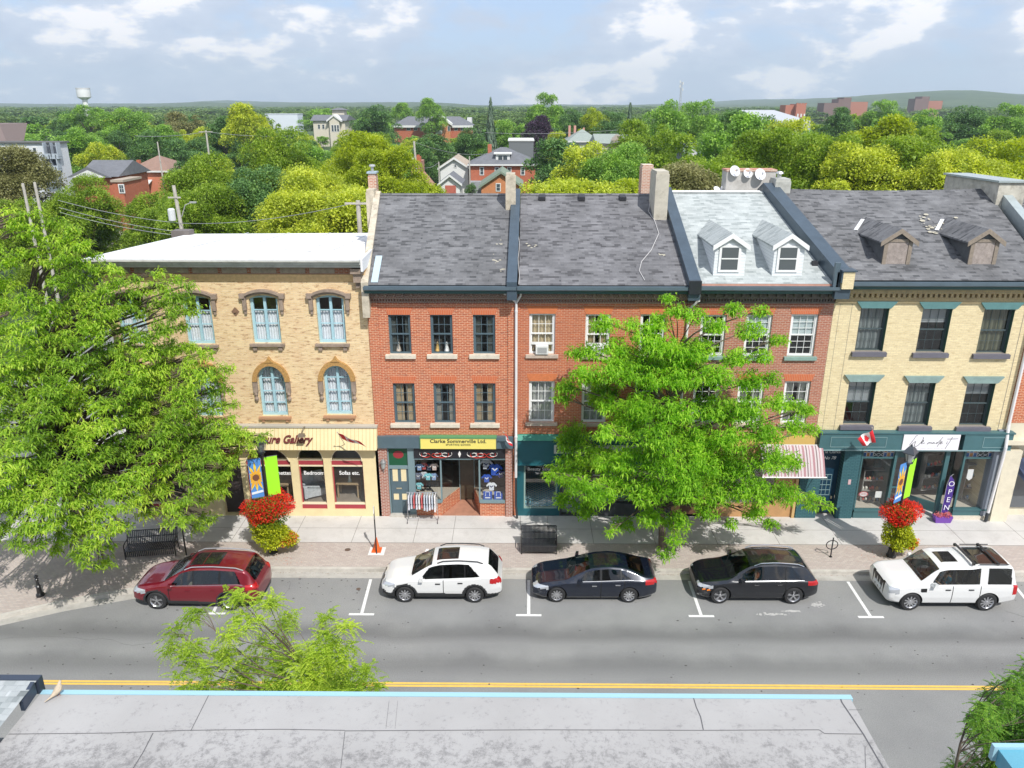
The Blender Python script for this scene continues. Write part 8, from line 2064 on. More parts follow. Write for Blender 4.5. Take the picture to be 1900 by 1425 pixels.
 cut=MB();ra=rw_+0.055
 wx=[X0+fo,X0+fo+wb]
 for x in wx:
  for s in(-1,1):
   cut.lathe([(ra,(hw0-0.34)*s if s>0 else-hw0-0.1),(ra,hw0+0.1 if s>0 else-(hw0-0.34))],(x,0,rw_),40,axis='Y')
 co=cut.build('cutter',CLAD)
 md=ob.modifiers.new('b','BOOLEAN');md.operation='DIFFERENCE';md.object=co;md.solver='EXACT'
 dg=bpy.context.evaluated_depsgraph_get();dg.update()
 em=bpy.data.meshes.new_from_object(ob.evaluated_get(dg))
 bpy.data.objects.remove(ob);bpy.data.objects.remove(co)
 bm=bmesh.new();bm.from_mesh(em);bpy.data.meshes.remove(em)
 bm.faces.ensure_lookup_table()
 fhood=lambda x:float(np.interp(x,xs,hood));froof=lambda x:float(np.interp(x,xs,roof));fbelt=lambda x:float(np.interp(x,xs,belt));frw=lambda x:float(np.interp(x,xs,rw));fhw=lambda x:float(np.interp(x,xs,hw))
 cls={}
 A,B_=sp['ws'];Rg=sp['rg']
 for f in bm.faces:
  c=f.calc_center_median();x=c.x-X0;y,z=abs(c.y),c.z;n=f.normal
  k='body'
  rf,be=froof(x),fbelt(x)
  gg=min(1,max(0,(rf-fhood(x))/0.35))
  top=y<frw(x)*0.90
  arch=False
  for x_ in wx:
   d=math.hypot(c.x-x_,z-rw_)
   if d<ra+0.004 and y>hw0-0.36-0.02 and z<rw_+ra+0.01 and(d<ra-0.02 or abs(n.y)<0.6):arch=True
   if d<ra+sp.get('cladr',0)and z>0.1 and y>fhw(x)*0.93:k='clad'
  if arch:k='clad'
  elif z<sp.get('cladz',0.30):k='clad'
  elif A<x<B_ and top and n.z>0.15 and z>fhood(x)+0.01:k='ws'
  elif Rg[0]<x<Rg[1]and y<frw(x)*0.86 and z>Rg[2]and n.x>0.12:k='rear'
  elif z>be+0.035 and not top and z<rf-0.085 and abs(n.y)>0.5:
   u=x-sp.get('slant',0.0)*(z-be)
   for(a,b2,kk,sa,sb)in sp['win']:
    if a+sa*(z-be)<x<b2+sb*(z-be)and z<rf-0.10:k=kk
  if k=='body':
   for(x0,x1,y0,y1,z0,z1,kk)in sp['zones']:
    if x0<x<x1 and y0<y<y1 and z0<z<z1:k=kk
   if k=='body' and n.z>0.8 and 'sun' in sp and rf-z<0.06:
    for(x0,x1,yy)in sp['sun']:
     if x0<x<x1 and y<yy:k='sunroof'
   if k=='body' and y>fhw(x)*0.9:
    for sx in sp['seams']:
     if abs(x-sx-sp.get('seamk',0)*(z-0.6))<0.0075 and sp.get('cladz',.3)<z<be:k='seam'
  cls.setdefault(k,[]).append(f.index)
 def part(keys,nm,m,parent=T,push=0.0,side=0):
  if side is None:
   part(keys,nm,m,parent,push,-1);return part(keys,nm,m,parent,push,1)
  idx=set(i for k in keys for i in cls.get(k,[])if side==0 or bm.faces[i].calc_center_median().y*side>0)
  if not idx:return None
  nb=bm.copy();nb.faces.ensure_lookup_table()
  bmesh.ops.delete(nb,geom=[f for f in nb.faces if f.index not in idx],context='FACES')
  if push:
   nb.normal_update()
   for v in nb.verts:v.co+=v.normal*push
  me2=bpy.data.meshes.new(nm);nb.to_mesh(me2);nb.free();me2.materials.clear();me2.materials.append(m)
  smooth_by_angle(me2,40)
  o=bpy.data.objects.new(nm,me2);C.objects.link(o);o.parent=parent;return o
 part(['body'],'body',pm);part(['clad'],'lower_cladding',sp.get('cladm',CLAD));part(['seam'],'panel_gaps',SEAMM,push=-0.004)
 bm.faces.ensure_lookup_table()
 part(['ws'],'windscreen',CGL,push=0.001);part(['rear'],'rear_window',CGD);part(['wf'],'front_side_window',CGL,side=None);part(['wr'],'rear_side_window',sp.get('rearglass',CGD),side=None);part(['wq'],'quarter_window',sp.get('rearglass',CGD),side=None);part(['pillar'],'window_pillar',GRILLE,side=None)
 part(['head'],'headlight',HEADL,push=0.004,side=None);part(['tail'],'taillight',TAILL,push=0.006,side=None);part(['grille'],'grille',GRILLE,push=0.003);part(['sunroof'],'sunroof',mat('sunroof_glass',(0.02,0.018,0.017),0.06,spec=0.9),push=0.003);part(['amber'],'indicator',ORGL,push=0.005,side=None);part(['chrome'],'chrome_strip',CHR,push=0.004);part(['blacktrim'],'black_trim',GRILLE,push=0.002,side=None)
 bm.free()
 for x in wx:
  for s in(-1,1):wheel(T,x,s*(hw0-0.125),rw_,s,sp.get('spokes',5),rimcol=sp.get('rim'),style=sp.get('wstyle','v'))
 cx0,cx1=X0+sp['cab'][0],X0+sp['cab'][1];bz=min(fbelt(sp['cab'][0]+.3),fbelt(sp['cab'][1]))-0.08
 b=MB();b.box(cx0,cx1,-hw0*0.86,hw0*0.86,0.35,0.55);b.box(cx0-0.1,cx0+0.28,-hw0*0.82,hw0*0.82,0.55,bz);b.build('cabin_floor',CABIN,T,world=False)
 sm_=sp.get('seat',SEATB)
 for(sx,sy)in((0.95,-0.38),(0.95,0.38),(1.85,-0.38),(1.85,0.38)):
  x=cx0+sx
  b=MB();b.box(x-0.3,x+0.15,sy-0.24,sy+0.24,0.55,0.72)
  b.hexa([(x+0.12,sy-0.23,0.7),(x+0.26,sy-0.23,0.7),(x+0.26,sy+0.23,0.7),(x+0.12,sy+0.23,0.7),(x+0.26,sy-0.2,1.22),(x+0.36,sy-0.2,1.22),(x+0.36,sy+0.2,1.22),(x+0.26,sy+0.2,1.22)])
  b.box(x+0.29,x+0.38,sy-0.12,sy+0.12,1.24,1.40 if sp['H']>1.5 else 1.32)
  b.build('seat',sm_,T,world=False)
 b=MB();pts=[(cx0+0.42+0.06*math.sin(k*math.pi/8),-0.38+0.18*math.cos(k*math.pi/8),0.98+0.17*math.sin(k*math.pi/8))for k in range(17)];b.tube(pts,0.016,6,cap=False);b.build('steering_wheel',CABIN,T,world=False)
 for s in(-1,1):
  mx=X0+sp['mir'];b=MB();y0=fhw(sp['mir'])*0.95;z0=fbelt(sp['mir'])+0.08
  b.hexa([(mx-0.12,s*y0,z0-0.05),(mx+0.05,s*y0,z0-0.05),(mx+0.07,s*(y0+0.2),z0-0.04),(mx-0.08,s*(y0+0.2),z0-0.04),(mx-0.08,s*y0,z0+0.06),(mx+0.05,s*y0,z0+0.07),(mx+0.07,s*(y0+0.2),z0+0.11),(mx-0.04,s*(y0+0.19),z0+0.11)])
  b.build('mirror',sp.get('mirm',pm),T,world=False)
  for hx in sp['hand']:
   b=MB();x=X0+hx;yy=fhw(hx)*0.985;zz=fbelt(hx)-0.16
   b.box(x,x+0.19,min(s*yy,s*(yy+0.035)),max(s*yy,s*(yy+0.035)),zz,zz+0.03);b.build('door_handle',sp.get('handm',pm),T,world=False)
  if 'rail' in sp:
   a,c2,m_r=sp['rail'];b=MB();pts=[]
   for k in range(9):
    x=a+(c2-a)*k/8;pts.append((X0+x,s*(frw(x)*0.93),froof(x)-0.03+(0.055 if 0<k<8 else 0.0)))
   b.tube(pts,0.022,6);b.build('roof_rail',m_r,T,world=False)
  if 'strip' in sp:
   a,c2=sp['strip'];b=MB();pts=[(X0+a+(c2-a)*k/10,s*(fhw(a+(c2-a)*k/10)*0.943),fbelt(a+(c2-a)*k/10)+0.02)for k in range(11)];b.tube(pts,0.008,4);b.build('window_strip',mat('satin_trim',(0.35,0.36,0.38),0.4,metal=0.7),T,world=False)
 b=MB()
 for s in(0.2,-0.45):b.tube([(X0+A+0.05,s,fhood(A)+0.03),(X0+A+0.28,s+0.4,froof(A+0.28)+0.015)],0.009,4)
 b.build('wiper',GRILLE,T,world=False)
 return T,X0,fhood,froof,fbelt,frw,fhw
def suv(L,H,fo,wb,**k):
 e=L-4.7
 d=dict(L=L,H=H,fo=fo,wb=wb)
 d.update(k);return d
PM_RED=paint('paint_maroon',(0.19,0.008,0.018),metal=0.25)
PM_WHITE=paint('paint_white',(0.70,0.70,0.69))
PM_NAVY=paint('paint_navy',(0.005,0.009,0.022),metal=0.2,rough=0.22)
PM_BLACK=paint('paint_black',(0.008,0.009,0.013),metal=0.1,rough=0.2)
L_=4.88
RED=dict(L=L_,W=1.92,H=1.73,fo=0.97,wb=2.80,r=0.375,paint=PM_RED,cladz=0.40,cladr=0.075,spokes=5,hood=[(0,0.74),(0.12,0.86),(0.45,0.98),(1.2,1.12),(1.5,1.14),(4.2,1.16),(4.7,1.10),(4.88,0.80)],roof=[(0,0.74),(0.12,0.86),(0.45,0.98),(1.22,1.12),(2.02,1.60),(2.4,1.70),(3.2,1.73),(4.1,1.68),(4.45,1.62),(4.74,1.14),(4.84,0.98),(4.88,0.80)],belt=[(0,0.68),(0.5,0.86),(1.2,1.00),(3.0,1.06),(4.2,1.12),(4.88,1.02)],bot=[(0,0.30),(0.4,0.20),(1,0.19),(4.2,0.20),(4.88,0.36)],ws=(1.24,2.06),rg=(4.40,4.80,1.14),win=[(1.55,2.42,'wf',0.85,0),(2.48,3.42,'wr',0,0),(3.50,4.30,'wq',0,-0.55),(2.42,2.48,'pillar',0,0),(3.42,3.50,'pillar',0,0)],zones=[(0.03,0.62,0.55,0.99,0.70,0.86,'head'),(-1,0.12,-1,0.52,0.50,0.80,'grille'),(-1,0.14,-1,0.75,0.30,0.46,'grille'),(4.45,4.9,0.62,1.0,0.92,1.10,'tail')],sun=[(2.22,2.72,0.45),(2.76,3.35,0.45)],seams=[1.50,2.45,3.45],cab=(1.35,4.4),mir=1.62,hand=[2.15,3.1],rail=(2.1,4.35,mat('rail_silver',(0.6,0.6,0.62),0.3,metal=0.7)),strip=(1.6,4.35),handm=PM_RED,seat=SEATB,yaw=R(-1.0))
car('maroon SUV with sunroof parked at the left under the trees',-14.72,24.98,RED)
WH_=dict(L=4.68,W=1.84,H=1.71,fo=0.93,wb=2.70,r=0.355,paint=PM_WHITE,cladz=0.44,cladr=0.09,spokes=10,wstyle='s',hood=[(0,0.70),(0.1,0.84),(0.4,0.96),(1.1,1.08),(1.4,1.10),(4.0,1.14),(4.5,1.08),(4.68,0.80)],roof=[(0,0.70),(0.1,0.84),(0.4,0.96),(1.15,1.08),(1.95,1.57),(2.3,1.66),(3.0,1.70),(3.8,1.65),(4.2,1.58),(4.52,1.14),(4.62,1.0),(4.68,0.80)],belt=[(0,0.66),(0.5,0.84),(1.1,0.98),(2.5,1.02),(3.6,1.08),(4.2,1.16),(4.68,1.0)],bot=[(0,0.30),(0.4,0.20),(1,0.2),(4.0,0.21),(4.68,0.38)],ws=(1.18,2.0),rg=(4.15,4.60,1.12),win=[(1.52,2.38,'wf',0.85,0),(2.45,3.22,'wr',0,0),(3.28,3.86,'wq',0,-0.9),(2.38,2.45,'pillar',0,0),(3.22,3.28,'pillar',0,0)],zones=[(0.04,0.55,0.5,0.99,0.70,0.84,'head'),(-1,0.12,-1,0.42,0.42,0.78,'grille'),(0.0,0.2,0.55,0.9,0.42,0.52,'grille'),(4.2,4.7,0.62,1.0,0.88,1.08,'tail')],sun=[(2.15,3.0,0.40)],seams=[1.48,2.42,3.2],cab=(1.3,4.2),mir=1.6,hand=[2.12,2.98],rail=(2.2,3.95,CLAD),handm=GRILLE,seat=SEATD,yaw=0)
car('white compact SUV with black cladding, left of the middle of the kerb',-4.36-0.93,25.52,WH_)
SED=dict(L=4.84,W=1.83,H=1.45,fo=0.96,wb=2.79,r=0.335,paint=PM_NAVY,cladz=0.20,spokes=10,wstyle='s',rw=0.70,tt=0.2,tail=0.8,hood=[(0,0.60),(0.1,0.70),(0.4,0.80),(1.3,0.95),(1.6,0.97),(3.9,1.02),(4.3,1.06),(4.75,1.04),(4.84,0.78)],roof=[(0,0.60),(0.1,0.70),(0.4,0.80),(1.35,0.95),(2.15,1.33),(2.5,1.41),(3.0,1.45),(3.5,1.41),(3.85,1.31),(4.32,1.09),(4.75,1.04),(4.84,0.78)],belt=[(0,0.56),(0.5,0.72),(1.3,0.88),(2.5,0.92),(3.8,0.98),(4.84,0.94)],bot=[(0,0.26),(0.4,0.17),(1,0.16),(4.2,0.17),(4.84,0.30)],ws=(1.36,2.22),rg=(3.72,4.34,1.08),win=[(1.75,2.62,'wf',1.1,0),(2.69,3.38,'wr',0,0.0),(3.44,3.88,'wq',0,-1.6),(2.62,2.69,'pillar',0,0),(3.38,3.44,'pillar',0,0)],zones=[(0.05,0.62,0.5,0.99,0.60,0.73,'head'),(-1,0.1,-1,0.45,0.36,0.62,'grille'),(4.35,4.9,0.55,1.0,0.82,0.98,'tail')],sun=[(2.4,2.86,0.46),(2.9,3.35,0.46)],seams=[1.62,2.65,3.55],cab=(1.5,4.0),mir=1.85,hand=[2.3,3.2],strip=(1.75,3.9),handm=CHR,seat=SEATD,rearglass=CGD)
car('dark navy sedan parked in front of the central tree',1.51-0.96,25.58,SED)
AUD=dict(L=4.66,W=1.89,H=1.65,fo=0.88,wb=2.82,r=0.365,paint=PM_BLACK,cladz=0.27,spokes=5,hood=[(0,0.72),(0.1,0.84),(0.4,0.93),(1.2,1.04),(1.5,1.06),(4.0,1.08),(4.5,1.04),(4.66,0.78)],roof=[(0,0.72),(0.1,0.84),(0.4,0.93),(1.22,1.04),(1.98,1.52),(2.35,1.62),(3.0,1.65),(3.8,1.59),(4.15,1.52),(4.50,1.10),(4.6,0.98),(4.66,0.78)],belt=[(0,0.66),(0.5,0.84),(1.2,0.96),(2.5,1.0),(3.8,1.03),(4.66,0.98)],bot=[(0,0.28),(0.4,0.2),(1,0.18),(4.1,0.19),(4.66,0.34)],ws=(1.24,2.02),rg=(4.10,4.58,1.08),win=[(1.58,2.42,'wf',0.85,0),(2.50,3.30,'wr',0,0),(3.36,4.02,'wq',0,-0.9),(2.42,2.50,'pillar',0,0),(3.30,3.36,'pillar',0,0)],zones=[(0.03,0.58,0.52,0.99,0.68,0.80,'head'),(-1,0.1,-1,0.5,0.40,0.78,'grille'),(-1,0.16,0.5,0.8,0.32,0.50,'grille'),(0.2,0.5,0.6,1.0,0.60,0.64,'amber'),(4.2,4.7,0.6,1.0,0.86,1.0,'tail')],sun=[(2.12,2.62,0.48),(2.66,3.3,0.48)],seams=[1.5,2.46,3.34],cab=(1.35,4.2),mir=1.66,hand=[2.14,3.02],rail=(2.15,4.05,CHR),strip=(1.6,4.05),seat=SEATD,rearglass=CGD)
car('black SUV with chrome roof rails parked right of the central tree',7.8-0.88,25.55,AUD)
LRV=dict(L=4.83,W=1.95,H=1.86,fo=0.86,wb=2.89,r=0.385,paint=PM_WHITE,cladz=0.33,spokes=10,wstyle='s',nt=0.13,tt=0.06,nose=0.5,tail=0.3,rw=0.80,hood=[(0,0.92),(0.08,1.02),(0.35,1.10),(1.15,1.18),(1.4,1.20),(4.5,1.20),(4.78,1.15),(4.83,0.85)],roof=[(0,0.92),(0.08,1.02),(0.35,1.10),(1.2,1.18),(1.78,1.70),(2.1,1.80),(3.1,1.82),(3.3,1.88),(4.4,1.88),(4.66,1.82),(4.76,1.2),(4.81,1.1),(4.83,0.85)],belt=[(0,0.86),(0.4,0.98),(1.2,1.08),(3.6,1.10),(4.83,1.10)],bot=[(0,0.36),(0.4,0.28),(1,0.26),(4.2,0.27),(4.83,0.42)],ws=(1.22,1.84),rg=(4.60,4.80,1.15),win=[(1.52,2.32,'wf',0.62,0),(2.42,3.22,'wr',0,0),(3.26,3.36,'wq',0,0),(3.66,4.55,'wq',0,-0.05),(2.32,2.42,'pillar',0,0),(3.22,3.26,'pillar',0,0)],zones=[(0.02,0.36,0.52,0.99,0.74,0.96,'head'),(-1,0.08,-1,0.5,0.72,0.96,'grille'),(-1,0.1,-1,0.6,0.42,0.54,'grille'),(1.15,1.38,0.9,1.0,0.84,0.96,'blacktrim'),(4.62,4.9,0.75,1.0,0.75,1.12,'tail')],sun=[(2.05,2.7,0.36),(3.2,4.45,0.62)],seams=[1.42,2.36,3.4],cab=(1.35,4.4),mir=1.62,hand=[2.08,2.95],handm=GRILLE,seat=SEATB,rearglass=glass('car_glass_mid',(0.35,0.38,0.36)))
T5,X05,fh5,fr5,fb5,frw5,fhw5=car('boxy white SUV with black roof bars parked at the right edge',14.93-0.86,25.18,LRV)
for k,x in enumerate((3.05,3.95)):
 b=MB();b.box(X05+x,X05+x+0.09,-0.72,0.72,1.93,1.96)
 for s in(-1,1):b.box(X05+x,X05+x+0.09,s*0.68-0.04,s*0.68+0.04,1.86,1.93)
 b.build('roof_bar',CLAD,T5,world=False)
b=MB();b.box(X05-0.025,X05-0.01,-0.26,0.26,0.55,0.67);b.build('number_plate',mat('plate_white',(0.75,0.78,0.8),0.5),T5,world=False)
b=MB()
for s in(-1,1):b.tube([(X05+3.3,s*0.72,1.9),(X05+4.4,s*0.72,1.9)],0.02,6)
b.build('roof_rail',CLAD,T5,world=False)
SKIN=mat('skin',(0.55,0.30,0.20),0.6);SHIRT=mat('shirt_blue',(0.02,0.20,0.32),0.8);SHIRT2=mat('shirt_orange',(0.42,0.12,0.05),0.8);TROUS=mat('trousers_dark',(0.03,0.035,0.05),0.85);HAIR=mat('hair_brown',(0.05,0.03,0.018),0.8)
def skin_mesh(name,joints,edges,m,parent,sub=1,root=0):
 me=bpy.data.meshes.new(name);me.from_pydata([j[:3]for j in joints],edges,[]);o=bpy.data.objects.new(name,me);C.objects.link(o)
 md=o.modifiers.new('skin','SKIN');md.use_smooth_shade=True
 for i,j in enumerate(joints):me.skin_vertices[0].data[i].radius=(j[3],j[4]if len(j)>4 else j[3]);me.skin_vertices[0].data[i].use_root=(i==root)
 o.modifiers.new('sub','SUBSURF').levels=sub;o.modifiers['sub'].render_levels=sub
 dg=bpy.context.evaluated_depsgraph_get();dg.update()
 nm=bpy.data.meshes.new_from_object(o.evaluated_get(dg));bpy.data.objects.remove(o);nm.materials.clear();nm.materials.append(m)
 o=bpy.data.objects.new(name,nm);C.objects.link(o);o.parent=parent;return o
def driver(label,loc,shirt,hand_out=False,raise_hand=False):
 """seated facing -X; origin on the seat under the hips"""
 t=thing('person',label,'person',loc)
 hand=(-0.40,-0.16,0.34)if not raise_hand else(-0.12,-0.36,0.55)
 elb=(-0.20,-0.30,0.20)if not raise_hand else(-0.14,-0.36,0.28)
 J=[(0.02,0,0.10,.15,.13),(0.05,0,0.30,.13,.11),(0.07,0,0.47,.16,.11),(0.07,0,0.57,.06),(0.06,0,0.64,.055),(0.04,0,0.74,.085,.09),(0.035,0,0.81,.08,.085),(0.06,-0.20,0.50,.06),(elb[0],elb[1],elb[2],.045),(hand[0],hand[1],hand[2],.028),(0.06,0.20,0.50,.06),(-0.18,0.27,0.24,.045),(-0.40,0.14,0.34,.028),(-0.42,-0.12,0.12,.075),(-0.62,-0.12,-0.22,.05),(-0.42,0.12,0.12,.075),(-0.62,0.12,-0.22,.05),(-0.06,-0.10,0.09,.09),(-0.06,0.10,0.09,.09),(-0.05,0,0.735,.018)]
 E=[(0,1),(1,2),(2,3),(3,4),(4,5),(5,6),(2,7),(7,8),(8,9),(2,10),(10,11),(11,12),(0,17),(17,13),(13,14),(0,18),(18,15),(15,16),(5,19)]
 skin_mesh('body',J,E,SKIN,t)
 JS=[(0.02,0,0.12,.16,.14),(0.05,0,0.30,.145,.125),(0.07,0,0.47,.175,.125),(0.07,0,0.53,.09),(0.06,-0.21,0.50,.072),(0.06+(elb[0]-.06)*.7,-0.21+(elb[1]+.21)*.7,0.50+(elb[2]-.5)*.7,.06),(0.06,0.21,0.50,.072),(-0.11,0.25,0.31,.06)]
 skin_mesh('shirt',JS,[(0,1),(1,2),(2,3),(2,4),(4,5),(2,6),(6,7)],shirt,t)
 JT=[(0.02,0,0.08,.165,.14),(-0.06,-0.10,0.09,.1),(-0.42,-0.12,0.12,.085),(-0.62,-0.12,-0.2,.065),(-0.06,0.10,0.09,.1),(-0.42,0.12,0.12,.085),(-0.62,0.12,-0.2,.065)]
 skin_mesh('trousers',JT,[(0,1),(1,2),(2,3),(0,4),(4,5),(5,6)],TROUS,t)
 skin_mesh('hair',[(0.07,0,0.78,.085,.09),(0.05,0,0.85,.08,.085),(0.10,0,0.72,.06)],[(0,1),(0,2)],HAIR,t)
 for hp,s in((hand,-1),((-0.40,0.14,0.34),1)):
  b=MB();h=Vector(hp)
  for i in range(4):
   o_=Vector((0.0,(i-1.5)*0.018,0))if not raise_hand or s>0 else Vector(((i-1.5)*0.018,0,0))
   up=Vector((-0.03,0,0.035))if not raise_hand or s>0 else Vector((0.0,0.01,0.045))
   L2=(0.85,1.05,1.0,0.8)[i]
   b.tube([h+o_,h+o_+up*L2,h+o_+up*1.5*L2+Vector((-0.012,0.01,-0.006))],[0.009,0.008,0.006],6)
  b.tube([h,h+Vector((0.0,0.03*-s,0.02)),h+Vector((-0.015,0.035*-s,0.04))],[0.011,0.009,0.007],6)
  b.build('hand',SKIN,t,world=False,smooth=True)
 return t
driver('person in a blue shirt at the wheel of the boxy white SUV',(14.07+1.35+0.98,25.18+0.975-0.40,0.70),SHIRT)
driver('person in an orange top holding a hand up by the window of the black SUV',(6.92+1.35+0.98,25.55+0.945-0.40,0.66),SHIRT2,raise_hand=True)
# THE TOWN BEHIND
GW=mat('house_glass',(0.06,0.075,0.09),0.15,spec=0.8)
RBH=mat('house_red_brick',(0.42,0.13,0.07),0.85,var=0.12,vscale=2)
OBH=mat('house_orange_brick',(0.52,0.21,0.09),0.85,var=0.12,vscale=2)
RFG=mat('roof_grey',(0.15,0.155,0.17),0.9,var=0.12,vscale=1.2);RFB=mat('roof_brown',(0.27,0.17,0.13),0.9,var=0.12,vscale=1.5);RFGR=mat('roof_green',(0.20,0.25,0.19),0.9,var=0.12)
WHH=mat('house_white',(0.68,0.68,0.66),0.8,var=0.05);BEH=mat('house_beige',(0.60,0.55,0.45),0.85,var=0.06)
def hx(px0,px1,py,Y):
 return F(px0,py,Y).x,F(px1,py,Y).x
def win(parent,x0,x1,z0,z1,Y,fr=WHH,cols=2,rows=2):
 b=MB();b.box(x0-0.12,x1+0.12,Y-0.1,Y-0.003,z0-0.12,z1+0.12);w=b.build('window',fr,parent)
 b=MB();dx=(x1-x0)/cols;dz=(z1-z0)/rows
 for i in range(cols):
  for j in range(rows):b.box(x0+dx*i+0.03,x0+dx*(i+1)-0.03,Y-0.115,Y-0.101,z0+dz*j+0.03,z0+dz*(j+1)-0.03)
 b.build('panes',GW,w)
def gable_front(parent,x0,x1,y0,y1,zw,zr_,wm,rm,over=0.5,tm=WHH):
 """ridge runs back from the viewer"""
 xc=(x0+x1)/2
 b=MB();b.prism([(x0,0),(x1,0),(x1,zw),(xc,zr_),(x0,zw)],y0,y1,'Y');b.build('wall',wm,parent)
 b=MB();sl=(zr_-zw)/(xc-x0)
 for s in(-1,1):
  xo=(x0-over)if s<0 else(x1+over);zo=zw-over*sl
  b.hexa([(xo,y0-over,zo+0.02),(xc,y0-over,zr_+0.02),(xc,y1+over,zr_+0.02),(xo,y1+over,zo+0.02),(xo,y0-over,zo+0.25),(xc,y0-over,zr_+0.25),(xc,y1+over,zr_+0.25),(xo,y1+over,zo+0.25)])
 r=b.build('roof',rm,parent)
 b=MB()
 for s in(-1,1):
  xo=(x0-over)if s<0 else(x1+over);zo=zw-over*sl
  b.hexa([(xo,y0-over-0.12,zo-0.15),(xc,y0-over-0.12,zr_-0.15),(xc,y0-over-0.01,zr_-0.15),(xo,y0-over-0.01,zo-0.15),(xo,y0-over-0.12,zo+0.27),(xc,y0-over-0.12,zr_+0.27),(xc,y0-over-0.01,zr_+0.27),(xo,y0-over-0.01,zo+0.27)])
 b.build('barge_board',tm,r)
def hip(parent,x0,x1,y0,y1,zw,zr_,wm,rm,over=0.6,run=None):
 b=MB();b.box(x0,x1,y0,y1,0,zw);b.build('wall',wm,parent)
 X0,X1,Y0,Y1=x0-over,x1+over,y0-over,y1+over;h=(Y1-Y0)/2;rn=run if run is not None else min(h,(X1-X0)/2*0.95);ym=(Y0+Y1)/2
 b=MB();a=(X0+rn,ym,zr_);c=(X1-rn,ym,zr_);z=zw+0.02
 b.face([(X0,Y0,z),(X1,Y0,z),c,a]);b.face([(X1,Y1,z),(X0,Y1,z),a,c]);b.face([(X0,Y1,z),(X0,Y0,z),a]);b.face([(X1,Y0,z),(X1,Y1,z),c]);b.face([(X0,Y0,z),(X0,Y1,z),(X1,Y1,z),(X1,Y0,z)])
 r=b.build('roof',rm,parent)
 b=MB();b.box(X0,X1,Y0-0.06,Y0-0.003,z-0.25,z+0.05);b.build('eave_board',WHH,r)
 return r
def bldg(name,lab,px,Y,cat='house'):return thing(name,lab,cat,(F(px,300,Y).x,Y,0))
Y=165;H1=bldg('brick_house','large red brick house with grey hipped roof and small white dormer behind the shops',930,Y)
x0,x1=hx(873,993,310,Y);zw,zr_=F(930,305,Y).z,F(930,273,Y+6).z
r=hip(H1,x0,x1,Y,Y+12,zw,zr_,RBH,RFG)
a,c=hx(920,946,290,Y+1.5);z0,z1=F(930,300,Y+1.5).z,F(930,286,Y+1.5).z
b=MB();b.box(a,c,Y+1.2,Y+5,z0,z1);b.box(a-0.4,c+0.4,Y+0.8,Y+5,z1+0.003,z1+0.25);d=b.build('dormer',WHH,r)
b=MB();xm=(a+c)/2
for k in(-0.9,0.1):b.box(xm+k,xm+k+0.8,Y+1.1,Y+1.19,z0+0.4,z1-0.3)
b.build('panes',GW,d)
zt=F(930,311,Y).z
for px in(894,922,945,970):a,c=hx(px-3,px+3,315,Y);win(H1,a,c,F(px,324,Y).z,zt,Y,cols=1)
b=MB();a,c=hx(905,912,270,Y+4);b.box(a,c,Y+4,Y+5,zw,F(905,268,Y+4).z);b.build('chimney',RBH,r)
b=MB();b.box(x0,x1-3,Y-3,Y-0.003,0,F(930,335,Y).z);b.build('porch',mat('porch_grey',(0.30,0.32,0.33),0.8),H1)
Y=150;H2=bldg('gabled_brick_house','orange brick gable end with green roof in front of the large brick house',922,Y)
x0,x1=hx(893,942,345,Y);gable_front(H2,x0,x1+2.5,Y,Y+12,F(900,345,Y).z,F(915,320,Y).z,OBH,RFGR,tm=RFGR)
a,c=hx(921,928,345,Y);win(H2,a,c,F(920,354,Y).z,F(920,341,Y).z,Y,cols=1)
Y=168;H3=bldg('white_gabled_house','white clapboard gabled house left of the large brick house',843,Y)
x0,x1=hx(817,869,320,Y);gable_front(H3,x0,x1,Y,Y+12,F(843,311,Y).z,F(843,294,Y).z,WHH,mat('roof_tan',(0.40,0.33,0.26),0.9))
a,c=hx(843,847,306,Y);win(H3,a,c,F(843,310,Y).z,F(843,305,Y).z,Y,cols=1)
Y=150;H4=bldg('white_garage','small white gabled garage with a red door in front of the white house',836,Y,'garage')
x0,x1=hx(817,853,345,Y);gable_front(H4,x0,x1,Y,Y+8,F(836,340,Y).z,F(836,326,Y).z,WHH,RFG)
a,c=hx(826,846,350,Y);b=MB();b.box(a,c,Y-0.08,Y-0.003,0.5,F(836,344,Y).z);b.build('garage_door',mat('garage_red',(0.45,0.12,0.08),0.7),H4)
Y=118;H5=bldg('brick_chimney_house','narrow brick building with a tall red chimney at the edge of the yellowing tree',777,Y)
x0,x1=hx(764,781,330,Y);b=MB();b.box(x0,x1,Y,Y+5,0,F(777,300,Y).z);b.build('wall',mat('brick_pinkish',(0.40,0.20,0.15),0.85,var=0.1),H5)
a,c=hx(770,780,300,Y);b=MB();b.box(a,c,Y+0.5,Y+1.4,F(777,300,Y).z-0.3,F(777,291,Y).z);b.box(a+0.2,c-0.2,Y+0.7,Y+1.2,F(777,291,Y).z,F(777,288,Y).z);b.build('chimney',RBH,H5)
a,c=hx(781,800,340,Y);b=MB();z0=F(790,338,Y).z;b.hexa([(a,Y,0),(c,Y,0),(c,Y+5,0),(a,Y+5,0),(a,Y,z0+1.2),(c,Y,z0-0.6),(c,Y+5,z0-0.6),(a,Y+5,z0+1.2)]);b.build('lean_to',mat('brick_pinkish'),H5)
Y=122;H6=bldg('dark_roofed_house','red brick house with dark gabled roof half hidden by the olive tree',190,Y)
x0,x1=hx(134,218,330,Y);gz,rz_=F(180,326,Y).z,F(180,301,Y).z
b=MB();b.box(x0,x1,Y,Y+10,0,gz);b.build('wall',RBH,H6)
b=MB();b.prism([(Y-0.6,gz-0.1),(Y+5,rz_),(Y+10.6,gz-0.1)],x0+1.0,x1+0.5,'X');r=b.build('roof',RFG,H6)
